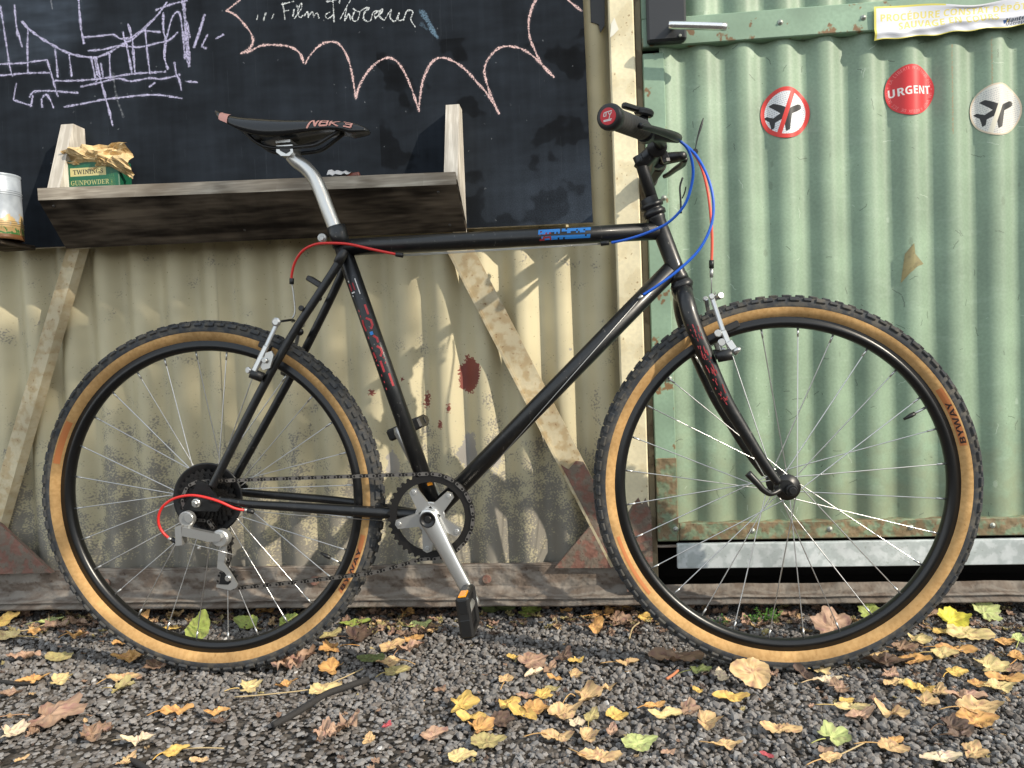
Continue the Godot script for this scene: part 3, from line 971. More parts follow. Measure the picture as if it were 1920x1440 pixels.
	for n in 90:      # stray specks of chalk
		var p := Vector2(r.randf() * w, r.randf() * h)
		for t in r.randi_range(2, 7):
			var q := p + Vector2(r.randf_range(-2, 2), r.randf_range(-2, 2))
			if q.x > 0 and q.y > 0 and q.x < w and q.y < h:
				im.set_pixel(int(q.x), int(q.y), rgb8(150, 154, 158))
	for n in 70:      # faint vertical scratches
		var x := r.randi_range(0, w - 1)
		var y := r.randi_range(0, h - 120)
		for t in r.randi_range(20, 120):
			im.set_pixel(x, y + t, im.get_pixel(x, y + t).lerp(rgb8(120, 126, 132), 0.16))
	var m := StandardMaterial3D.new()
	m.albedo_texture = ImageTexture.create_from_image(im)
	m.roughness = 0.85
	m.metallic_specular = 0.2
	mats["blackboard"] = m
	var a: Vector3 = V(-1.4096, 0.9192, -0.008)
	var b: Vector3 = V(0.036, 0.9077, -0.008)
	var top := 1.556
	var xr := [b.x, 0.0302]
	var board := thing("blackboard", "black chalkboard with a violet bridge sketch and a pink cloud of writing", "blackboard", V(-0.7, a.y, 0))
	var s := ss(false)
	var tr: float = lerpf(xr[0], xr[1], (top - b.y) / (1.401 - b.y))
	var c := [V(-1.456, a.y, -0.008), b, V(tr, top, -0.008), V(-1.456, top, -0.008)]
	for q in [[0, 1, 2], [0, 2, 3]]:
		for k in [q[0], q[2], q[1]]:
			s.set_uv(Vector2((c[k].x + 1.46) * 1360.0 / w, (1.56 - c[k].y) * 1360.0 / h))
			s.add_vertex(c[k])
	obj("writing_face", s, m, board)
	s = ss(false)
	var o := V(0, 0, -0.0005)
	slab(s, c[0] + o, c[1] + o, c[2] + o, c[3] + o, 0.0145)
	obj("panel", s, mats.grey_wood, board)


# ------------------------------------------------------------------ wooden trough on the board, and what stands in it
func make_trough():
	var fl: Vector3 = V(-1.1914, 0.9995, 0.125)
	var fr: Vector3 = V(-0.2508, 0.9805, 0.125)
	var bl: Vector3 = V(-1.1958, 0.9054, 0.035)
	var br: Vector3 = V(-0.2474, 0.8956, 0.035)
	var trough := thing("wooden_trough", "weathered wooden chalk trough with two tall end boards on the blackboard", "shelf", (bl + br) / 2)
	var s := ss(false)
	slab(s, bl, br, fr, fl, 0.020)
	obj("front_board", s, mats.old_wood, trough)
	var along := (fr - fl).normalized()
	var out := (fl - bl).normalized()
	s = ss(false)
	slab(s, fl + V(0, 0.0004, 0.0006), fr + V(0, 0.0004, 0.0006), V(-0.254, 1.0105, 0.112), V(-1.2017, 1.0299, 0.112), 0.014)
	obj("worn_edge", s, mats.edge_wood, trough)
	for e in 2:
		s = ss(false)
		var top: Vector3 = (V(-1.2131, 1.193, 0.02) if e == 0 else V(-0.2538, 1.1773, 0.02))
		var f: Vector3 = fl if e == 0 else fr
		var b: Vector3 = bl if e == 0 else br
		# profile in (z, y), extruded along x inwards
		var poly := [Vector2(-0.0075, b.y + 0.004), Vector2(0.030, b.y + 0.006), Vector2(0.101, f.y - 0.004), Vector2(0.098, f.y + 0.026), Vector2(0.034, top.y), Vector2(-0.0075, top.y)]
		if e == 0:
			prism(s, poly, Transform3D(Basis(V(0, 0, -1), V(0, 1, 0), V(1, 0, 0)) * Basis.from_scale(V(-1, 1, 1)), V(fl.x + 0.001, 0, 0)), 0.030)
		else:
			prism(s, poly, Transform3D(Basis(V(0, 0, -1), V(0, 1, 0), V(1, 0, 0)) * Basis.from_scale(V(-1, 1, 1)), V(fr.x - 0.031, 0, 0)), 0.030)
		obj("end_board", s, mats.grey_wood, trough)
	s = ss(false)
	block(s, V(bl.x + 0.031, bl.y + 0.006, -0.0075), V(br.x - 0.031, bl.y + 0.016, 0.0300), 0.001)
	obj("floor_board", s, mats.old_wood, trough)
	s = ss()
	var fn_ := (fr - fl).cross(bl - fl).normalized() * -1.0
	for q in [[0.47, 0.24], [0.965, 0.16], [0.955, 0.86], [0.03, 0.88]]:
		var on := bl.lerp(br, q[0]).lerp(fl.lerp(fr, q[0]), q[1])
		s = ss()
		disc(s, on - fn_ * 0.001, fn_, 0.0034, 0.0022, 9, 0.0005)
		obj("nail_head", s, mats.dark_steel, trough)
	# tea box
	var im := Image.create(512, 384, false, Image.FORMAT_RGB8)
	im.fill(rgb8(22, 92, 64))
	for y in range(60, 130):
		for x in range(60, 400):
			im.set_pixel(x, y, rgb8(196, 184, 128))
	stamp(im, glyphs("TWININGS", "Droid Serif"), Transform2D(0, Vector2(38, -38), 0, Vector2(230, 95)), rgb8(40, 44, 34))
	stamp(im, glyphs("GUNPOWDER", "Droid Serif"), Transform2D(0, Vector2(38, -40), 0, Vector2(240, 185)), rgb8(186, 178, 120), 0.15)
	stamp(im, glyphs("GREEN TEA", "Droid Serif"), Transform2D(0, Vector2(32, -34), 0, Vector2(220, 245)), rgb8(176, 170, 116), 0.25)
	for n in 900:
		var a := rng.randf() * TAU
		var q := rng.randf()
		im.set_pixel(int(450 + cos(a) * 40 * q), int(190 + sin(a) * 90 * q), rgb8(188, 178, 90))
	var bm := StandardMaterial3D.new()
	bm.albedo_texture = ImageTexture.create_from_image(im)
	bm.roughness = 0.5
	var p0: Vector3 = V(-1.1732, 1.0399, 0.062)
	var p1: Vector3 = V(-1.0386, 1.0999, 0.062)
	var tea := thing("tea_box", "green tea tin with a crumpled paper over it in the trough", "tin", V((p0.x + p1.x) / 2, p0.y - 0.05, 0.05))
	s = ss(false)
	var y0 := bl.y + 0.045
	block(s, V(p0.x, y0, 0.010), V(p1.x, p1.y, 0.0615), 0.002)
	obj("tin_body", s, mat("tea_green", rgb8(22, 84, 60), 0.45), tea)
	s = ss(false)
	var c := [V(p0.x + 0.002, p0.y - 0.045, 0.0620), V(p1.x - 0.002, p0.y - 0.045, 0.0620), V(p1.x - 0.002, p1.y - 0.001, 0.0620), V(p0.x + 0.002, p1.y - 0.001, 0.0620)]
	var uv := [Vector2(0, 1), Vector2(1, 1), Vector2(1, 0), Vector2(0, 0)]
	for q in [0, 2, 1, 0, 3, 2]:
		s.set_uv(uv[q])
		s.add_vertex(c[q])
	obj("printed_label", s, bm, tea)
	# crumpled paper over the tin
	var paper := thing("crumpled_paper", "crumpled tan paper drooping over the green tea tin", "paper", V((p0.x + p1.x) / 2, p1.y, 0.06))
	s = ss(false)
	var fn := FastNoiseLite.new()
	fn.seed = 31
	fn.frequency = 22.0
	fn.fractal_octaves = 3
	var q0: Array = [Vector2(-1.1725, 1.1217), Vector2(-1.1226, 1.1343), Vector2(-1.0135, 1.1347), Vector2(-1.0098, 1.0913), Vector2(-1.006, 1.0491), Vector2(-1.0413, 1.0788), Vector2(-1.1006, 1.0751), Vector2(-1.1664, 1.096)]
	var cx := Vector2.ZERO
	for q in q0:
		cx += q / 8.0
	var rows := []
	for i in 9:
		var row := PackedVector3Array()
		for j in 48:
			var t := j / 48.0 * 8.0
			var a: Vector2 = q0[int(t) % 8].lerp(q0[(int(t) + 1) % 8], t - int(t))
			var k := i / 8.0
			var pt := cx.lerp(a, k)
			var n := fn.get_noise_2d(pt.x * 1.3, pt.y * 2.2)
			row.append(V(pt.x, pt.y + 0.004 * n, 0.072 + 0.020 * n - 0.010 * k * k + 0.012 * sin((pt.y - cx.y) * 130.0 + pt.x * 40.0) * k))
		rows.append(row)
	grid(s, rows, true)
	obj("sheet", s, mat("paper_tan", Color.WHITE, 0.8, 0.0, blotch(256, rgb8(206, 182, 138), rgb8(176, 144, 96), rgb8(120, 92, 60), 0.6, 141, 0.03, 0.12), 7.0), paper)
	# small plastic wrapper behind the front board
	var wr := thing("plastic_wrapper", "scrap of clear wrapper with brown end behind the trough edge", "wrapper", V(-0.507, 1.028, 0.06))
	s = ss()
	rows = []
	for i in 7:
		var row := PackedVector3Array()
		for j in 9:
			var u := j / 8.0
			var v := i / 6.0
			row.append(V(-0.546, 1.028, 0.06) + V(0.052 * u, 0.016 * sin(v * PI) * (1.0 - 0.5 * u) + 0.002 * sin(u * 19), 0.02 - 0.04 * v))
		rows.append(row)
	rows.reverse()
	grid(s, rows)
	obj("film", s, mat("clear_film", rgb8(170, 172, 176), 0.2), wr)
	s = ss()
	disc(s, V(-0.5072, 1.0245, 0.06), V(1, 0.1, 0), 0.008, 0.03, 10)
	obj("wrapped_end", s, mat("wrapper_brown", rgb8(92, 50, 42), 0.5), wr)
	# tin can on a little ledge at the left
	var ct: Vector3 = V(-1.3222, 1.0726, 0.075)
	var cb: Vector3 = V(-1.3324, 0.9241, 0.075)
	var can := thing("tin_can", "white food tin with rusty green lower label left of the trough", "can", V(ct.x, cb.y, 0.075))
	var rad: float = 0.0433
	s = ss()
	var prof := []
	var hh := ct.y - cb.y
	for q in [Vector2(0.97, 0), Vector2(1.02, 0.012), Vector2(1.0, 0.04), Vector2(1, 0.17), Vector2(1.03, 0.185), Vector2(1, 0.20), Vector2(1.03, 0.215), Vector2(1, 0.23), Vector2(1.03, 0.25), Vector2(1, 0.27), Vector2(1, 0.66), Vector2(1.03, 0.68), Vector2(1, 0.70), Vector2(1.03, 0.72), Vector2(1, 0.74), Vector2(1, 0.94), Vector2(0.98, 0.955), Vector2(1.02, 0.975), Vector2(1.02, 0.995), Vector2(0.99, 1.0), Vector2(0.96, 0.99), Vector2(0.95, 0.94), Vector2(0.95, 0.05), Vector2(0.001, 0.05)]:
		prof.append(Vector2(q.x * rad, q.y * hh))
	var up := Transform3D(Basis(V(1, 0, 0), V(0, 0, -1), V(0, 1, 0)), V(ct.x, cb.y, 0.075))
	rows = []
	for q in prof:
		var row := PackedVector3Array()
		for k in 37:
			var a := TAU * k / 36
			row.append(up * V(q.x * cos(a), q.x * sin(a), q.y))
		rows.append(row)
	grid(s, rows, false, func(v: Vector3) -> Vector2: return Vector2(fposmod(atan2(v.x - ct.x, v.z - 0.075) / TAU + 0.5, 1.0), 1.0 - (v.y - cb.y) / hh))
	var ci := Image.create(512, 256, false, Image.FORMAT_RGB8)
	var cn := nz(501, 0.02, 512, 256, 4)
	for y in 256:
		for x in 512:
			var k := cn[y * 512 + x] / 255.0
			var c2 := rgb8(176, 184, 192).lerp(rgb8(148, 156, 166), k)
			var low := y / 256.0 + (k - 0.5) * 0.35
			if low > 0.66:
				c2 = c2.lerp(rgb8(190, 160, 110), smoothstep(0.66, 0.72, low))
			if low > 0.82:
				c2 = rgb8(60, 120, 62).lerp(c2, smoothstep(0.45, 0.6, k))
			if y in [66, 67, 74, 75, 82, 83, 186, 187, 194, 195, 202, 203]:
				c2 = c2.darkened(0.45)
			if y > 236:
				c2 = rgb8(124, 84, 52)
			ci.set_pixel(x, y, c2)
	var cm := StandardMaterial3D.new()
	cm.albedo_texture = ImageTexture.create_from_image(ci)
	cm.roughness = 0.4
	cm.metallic = 0.1
	obj("can_body", s, cm, can)
	var ledge := thing("can_ledge", "short dark wooden ledge under the white tin at the blackboard foot", "ledge", V(ct.x, cb.y - 0.02, 0.05))
	s = ss(false)
	block(s, V(ct.x - 0.06, cb.y - 0.012, -0.0075), V(-1.3017, cb.y - 0.001, 0.105), 0.002)
	obj("ledge_board", s, mats.old_wood, ledge)


# ------------------------------------------------------------------ stickers and the notice on the door
func on_door(s: SurfaceTool, c: Vector2, r: float, ry: float, lift: float):
	var rows := []
	for i in 13:
		var row := PackedVector3Array()
		for j in 48:
			var a := TAU * j / 48
			var q := c + Vector2(cos(a) * r, sin(a) * ry) * (i / 12.0 + 0.0001)
			row.append(V(q.x, q.y, door_z(q.x) + lift))
		rows.append(row)
	rows.reverse()
	grid(s, rows, true, func(v: Vector3) -> Vector2: return Vector2((v.x - c.x) / r * 0.5 + 0.5, 0.5 - (v.y - c.y) / ry * 0.5))

func plane_shape(im: Image, c: Color, split: bool):
	# aeroplane pictogram climbing to the upper right
	var xf := Transform2D(-0.42, Vector2(256, 262))
	var shape := []
	for q in [[-185, 12, -178, -14, -60, -26, -120, -150, -74, -150, 36, -30, 150, -30, 176, -18, 184, 2, 172, 22, 150, 28, 46, 30, -40, 160, -84, 160, -52, 34, -140, 30, -170, 76, -198, 76, -186, 24]]:
		for i in range(0, q.size(), 2):
			shape.append(xf * Vector2(q[i], q[i + 1]))
	stamp_poly(im, shape, c)
	var fin := []
	for q in [Vector2(-176, 0), Vector2(-214, -66), Vector2(-180, -68), Vector2(-128, -10)]:
		fin.append(xf * q)
	stamp_poly(im, fin, c)

func plane_sticker(faded: bool) -> Image:
	var im := Image.create(512, 512, false, Image.FORMAT_RGB8)
	im.fill(rgb8(222, 224, 226) if not faded else rgb8(214, 212, 204))
	var r := RandomNumberGenerator.new()
	r.seed = 5 + int(faded)
	for row in 22:       # rows of tiny unreadable print
		var y := 40 + row * 21
		var x := 20.0
		while x < 490:
			var wd := r.randf_range(8, 20)
			var ht := r.randf_range(9, 13)
			for q in int(wd):
				for t in int(ht):
					var xx := int(x) + q
					var yy := y + t - int(0.25 * (xx - 256))
					if yy > 0 and yy < 512 and xx < 512 and (q % 5 < 2 or t % 6 < 2):
						im.set_pixel(xx, yy, rgb8(150, 154, 162) if not faded else rgb8(160, 160, 164))
			x += wd + 7
	plane_shape(im, rgb8(24, 24, 26), false)
	var bandc := rgb8(206, 52, 44) if not faded else rgb8(220, 214, 196)
	stamp_poly(im, [Vector2(312, 20), Vector2(352, 40), Vector2(186, 500), Vector2(146, 480)], bandc)
	for y in 512:
		for x in 512:
			var e := Vector2(x - 256, y - 256).length()
			if e > (214 if not faded else 240):
				im.set_pixel(x, y, bandc if not faded else rgb8(206, 190, 168))
	return im

func make_stickers():
	for n in 3:
		var cp: Vector3 = [V(0.4687, 1.1278, -0.04), V(0.7345, 1.1591, -0.04), V(0.9135, 1.1055, -0.04)][n]
		var r: float = [0.0532, 0.0517, 0.053][n]
		var im: Image
		var label: String = ["round no-aircraft sticker with red ring and slash on the green door", "round solid red sticker reading URGENT on the green door", "round faded sticker of a split black aeroplane, rightmost on the door"][n]
		if n != 1:
			im = plane_sticker(n == 2)
		else:
			im = Image.create(512, 512, false, Image.FORMAT_RGB8)
			im.fill(rgb8(206, 40, 44))
			stamp(im, glyphs("URGENT"), Transform2D(-0.06, Vector2(82, -80), 0, Vector2(252, 262)), rgb8(236, 226, 222))
			var ring := "LA LIBERTE N'ATTEND PAS * UN VAUT A MIEUX DE ICI DOGEL * "
			for k in ring.length():
				if ring[k] != " ":
					var a := TAU * k / ring.length() - 2.7
					stamp(im, glyphs(ring[k], "Droid Sans", false), Transform2D(a + PI / 2, Vector2(30, -30), 0, Vector2(256 + cos(a) * 222, 256 + sin(a) * 222)), Color(0.92, 0.62, 0.60, 0.75))
		var m := StandardMaterial3D.new()
		m.albedo_texture = ImageTexture.create_from_image(im)
		m.roughness = 0.45
		var s := ss()
		on_door(s, Vector2(cp.x, cp.y), r, r * 1.05, 0.0022)
		var o := obj("round_sticker", s, m)
		tag(o, label, "sticker", "round stickers on the green door")
	# remnant of a yellowed label
	var s := ss()
	var poly: Array = [Vector2(0.7334, 0.8275), Vector2(0.7352, 0.8039), Vector2(0.7553, 0.7817), Vector2(0.7255, 0.7643), Vector2(0.7069, 0.7415), Vector2(0.7148, 0.8049)]
	var rows := []
	for i in 4:
		var row := PackedVector3Array()
		for j in 6:
			var c: Vector2 = (poly[0] + poly[2] + poly[4]) / 3.0
			var q: Vector2 = c.lerp(poly[j], i / 3.0 + 0.001)
			row.append(V(q.x, q.y, door_z(q.x) + 0.001))
		rows.append(row)
	grid(s, rows, true)
	var o := obj("label_remnant", s, mat("old_label", Color.WHITE, 0.6, 0.0, blotch(128, rgb8(134, 126, 88), rgb8(120, 112, 78), rgb8(70, 66, 60), 0.6, 151, 0.05), 9.0))
	tag(o, "torn remnant of a yellowed label on the green door", "label")
	var t0: Vector3 = V(0.0873, 1.3131, 0.002)
	s = ss(false)
	prism(s, [Vector2(0.0872, 1.3112), Vector2(0.0906, 1.3411), Vector2(0.098, 1.3533), Vector2(0.1065, 1.3271), Vector2(0.0944, 1.3153)], Transform3D(Basis(), V(0, 0, 0.0004)), 0.0006)
	o = obj("torn_sticker", s, mat("sticker_white", rgb8(222, 220, 206), 0.5))
	tag(o, "torn white scrap of sticker on the cream post beside the blackboard", "sticker")
	s = ss(false)
	prism(s, [Vector2(0.0466, 1.4877), Vector2(0.0826, 1.4847), Vector2(0.0784, 1.3589), Vector2(0.0683, 1.3429), Vector2(0.0641, 1.3623), Vector2(0.0474, 1.3684)], Transform3D(Basis(), V(0, 0, -0.052)), 0.004)
	o = obj("tar_patch", s, mats.lock_black)
	tag(o, "ragged black patch high in the gap between blackboard and post", "patch")
	# the notice taped over the middle rail
	var im := Image.create(1536, 384, false, Image.FORMAT_RGB8)
	im.fill(rgb8(214, 216, 224))
	for y in 384:
		for x in 1536:
			if x < 22 or (y < 22 and x < 700) or y > 372:
				im.set_pixel(x, y, rgb8(216, 206, 100))
	stamp(im, glyphs("PROCÉDURE CONSTAT DÉPÔT"), Transform2D(0, Vector2(74, -82), 0, Vector2(770, 138)), rgb8(220, 206, 118))
	stamp(im, glyphs("SAUVAGE EN COURS"), Transform2D(0, Vector2(74, -82), 0, Vector2(730, 242)), rgb8(220, 206, 118))
	stamp(im, glyphs("Nantes"), Transform2D(0, Vector2(44, -48), 0, Vector2(1390, 296)), rgb8(70, 82, 104))
	stamp(im, glyphs("Métropole"), Transform2D(0, Vector2(36, -40), 0, Vector2(1412, 344)), rgb8(70, 82, 104))
	stamp_poly(im, [Vector2(1262, 290), Vector2(1300, 286), Vector2(1290, 318), Vector2(1274, 336)], rgb8(58, 92, 150))
	stamp_poly(im, [Vector2(1302, 290), Vector2(1318, 286), Vector2(1300, 330)], rgb8(206, 176, 60))
	var m := StandardMaterial3D.new()
	m.albedo_texture = ImageTexture.create_from_image(im)
	m.roughness = 0.4
	var n0: Vector3 = V(0.652, 1.3349, 0)
	var n1: Vector3 = V(0.6517, 1.2627, 0)
	var n2: Vector3 = V(1.031, 1.2766, 0)
	var n3: Vector3 = V(1.0316, 1.3317, 0)
	s = ss()
	rows = []
	for i in 25:
		var v := i / 24.0
		var row := PackedVector3Array()
		for j in 97:
			var u := j / 96.0
			var q: Vector3 = n1.lerp(n2, u).lerp(n0.lerp(n3, u), v)
			q.z = -0.0055 + 0.0035 * sin(u * 15.0 + v * 2.5) * (0.3 + 0.7 * absf(v - 0.5)) + 0.004 * exp(-pow((v - 0.20 - 0.16 * u + 0.05 * sin(u * 9)) * 11.0, 2)) + 0.0010 * sin(u * 46 + v * 11) * smoothstep(0.45, 0.0, v)
			q.z += 0.006 * exp(-pow((u - 0.52) * 7.0, 2)) * smoothstep(0.6, 1.0, v)
			q.y -= 0.012 * exp(-pow((u - 0.53) * 6.0, 2)) * smoothstep(0.7, 1.0, v)
			row.append(q + V(0, 0.0016 * sin(u * 33.0) * (1.0 - v), 0.003))
		rows.append(row)
	for i in 24:
		for j in 96:
			for k in [[0, 0], [1, 1], [0, 1], [0, 0], [1, 0], [1, 1]]:
				s.set_uv(Vector2((j + k[1]) / 96.0 * 1.18, 1.0 - (i + k[0]) / 24.0))
				s.add_vertex(rows[i + k[0]][j + k[1]])
	o = obj("paper_notice", s, m)
	tag(o, "white crumpled notice with pale yellow capitals taped over the door rail", "notice")


# ------------------------------------------------------------------ the tree across the path whose crown dapples the wall
func make_tree():
	var r := RandomNumberGenerator.new()
	r.seed = 300
	var tree := thing("plane_tree", "tall leafy tree across the path, its crown dappling the shed wall", "tree", V(5.6, 0, 4.9))
	var bark := mat("tree_bark", Color.WHITE, 0.9, 0.0, blotch(256, rgb8(120, 108, 90), rgb8(86, 76, 62), rgb8(60, 52, 44), 0.5, 171, 0.02, 0.1, 0.5), 1.2)
	var s := ss()
	tube(s, spline([V(5.6, -0.1, 4.9), V(5.62, 1.0, 4.9), V(5.55, 2.4, 4.85), V(5.7, 4.2, 4.9), V(5.6, 6.2, 5.0), V(5.65, 8.0, 5.0)], 4), ease_list(0.22, 0.04, 21), 14)
	obj("trunk", s, bark, tree)
	var clumps := [[V(6.22, 5.40, 4.25), V(0.58, 0.38, 0.32), 290], [V(5.45, 5.12, 4.15), V(0.65, 0.32, 0.32), 150], [V(5.3, 7.6, 4.6), V(1.5, 0.9, 1.2), 1500], [V(6.3, 8.6, 5.2), V(1.5, 0.9, 1.2), 1500], [V(4.4, 8.4, 5.4), V(1.4, 0.9, 1.2), 1400], [V(5.6, 9.6, 5.0), V(1.1, 0.8, 1.0), 1000]]
	for c in clumps:
		s = ss()
		var from := V(5.6, clampf(c[0].y - 1.3, 3.4, 7.2), 4.92)
		tube(s, spline([from, from.lerp(c[0], 0.5) + V(0, 0.12, 0), c[0]], 4), ease_list(0.06, 0.015, 9), 8)
		obj("limb", s, bark, tree)
	var lf := ss(false)
	quad(lf, V(-0.5, 0, 0), V(0.0, 0.05, -0.36), V(0.5, 0, 0), V(0.0, 0.05, 0.36))
	var total := 0
	for c in clumps:
		total += c[2]
	var mm := MultiMesh.new()
	mm.transform_format = MultiMesh.TRANSFORM_3D
	mm.mesh = done(lf)
	mm.instance_count = total
	var i := 0
	for c in clumps:
		for k in c[2]:
			var d := V(r.randfn(), r.randfn(), r.randfn()).normalized() * pow(r.randf(), 0.45)
			var b := Basis.from_euler(V(r.randf_range(-1, 1), r.randf() * TAU, r.randf_range(-1, 1))).scaled(Vector3.ONE * r.randf_range(0.08, 0.15))
			mm.set_instance_transform(i, Transform3D(b, c[0] + d * c[1]))
			i += 1
	var o := MultiMeshInstance3D.new()
	o.name = "crown"
	o.multimesh = mm
	var lm := mat("tree_leaf", rgb8(106, 124, 52), 0.6)
	lm.backlight_enabled = true
	lm.backlight = Color(0.25, 0.3, 0.1)
	o.material_override = lm
	o.set_meta("kind", "stuff")
	tree.add_child(o)
	o.position = -tree.position


# ------------------------------------------------------------------ the bicycle (its right side faces the street)
func ring_tooth(s: SurfaceTool, c: Vector3, r_in: float, r_root: float, r_tip: float, teeth: int, t: float):
	# toothed ring of thickness t standing across z, centre c
	s.set_smooth_group(-1)
	var n := teeth * 4
	var prof := [r_root, r_tip, r_tip, r_root]
	for k in n:
		var a := TAU * (k + 0.5 * 0.0) / n
		var b := TAU * (k + 1) / n
		var ra: float = lerpf(r_root, r_tip, 1.0 if k % 4 == 1 or k % 4 == 2 else 0.0)
		var rb: float = lerpf(r_root, r_tip, 1.0 if (k + 1) % 4 == 1 or (k + 1) % 4 == 2 else 0.0)
		var o0 := V(cos(a) * ra, sin(a) * ra, 0)
		var o1 := V(cos(b) * rb, sin(b) * rb, 0)
		var i0 := V(cos(a) * r_in, sin(a) * r_in, 0)
		var i1 := V(cos(b) * r_in, sin(b) * r_in, 0)
		var f := V(0, 0, t / 2)
		quad(s, c + i0 + f, c + o0 + f, c + o1 + f, c + i1 + f)
		quad(s, c + i1 - f, c + o1 - f, c + o0 - f, c + i0 - f)
		quad(s, c + o0 - f, c + o1 - f, c + o1 + f, c + o0 + f)
		quad(s, c + i1 - f, c + i0 - f, c + i0 + f, c + i1 + f)

func side_point(r: float, a: float) -> Vector3:       # on the near sidewall of a tyre, hub at the origin
	var prof := [Vector2(0.3130, 0.0120), Vector2(0.3155, 0.0150), Vector2(0.3190, 0.0178), Vector2(0.3230, 0.0198), Vector2(0.3265, 0.0207), Vector2(0.3308, 0.0209)]
	var i := 0
	while i < 4 and r > prof[i + 1].x:
		i += 1
	return V(cos(a) * r, sin(a) * r, lerpf(prof[i].y, prof[i + 1].y, (r - prof[i].x) / (prof[i + 1].x - prof[i].x)) + 0.0005)

func side_patch(s: SurfaceTool, r0: float, r1: float, a0: float, a1: float):
	var rows := []
	for i in 4:
		var row := PackedVector3Array()
		for j in 17:
			row.append(side_point(lerpf(r0, r1, i / 3.0), deg_to_rad(lerpf(a0, a1, j / 16.0))))
		rows.append(row)
	if a1 > a0:
		rows.reverse()
	grid(s, rows)

func side_text(s: SurfaceTool, text: String, r: float, a0: float, a1: float, height: float, inward: bool):
	var g := glyphs(text)
	var b := span(g)
	s.set_smooth_group(-1)
	for i in range(0, g.size(), 3):
		var q := []
		for k in 3:
			var u := (g[i + k].x - b.position.x) / b.size.x
			var v := (g[i + k].y - b.position.y) / b.size.y - 0.5
			q.append(side_point(r + v * height * (-1.0 if inward else 1.0), deg_to_rad(lerpf(a0, a1, u))) + V(0, 0, 0.0005))
		if (q[1] - q[0]).cross(q[2] - q[0]).z > 0:
			tri(s, q[0], q[1], q[2])
		else:
			tri(s, q[0], q[2], q[1])

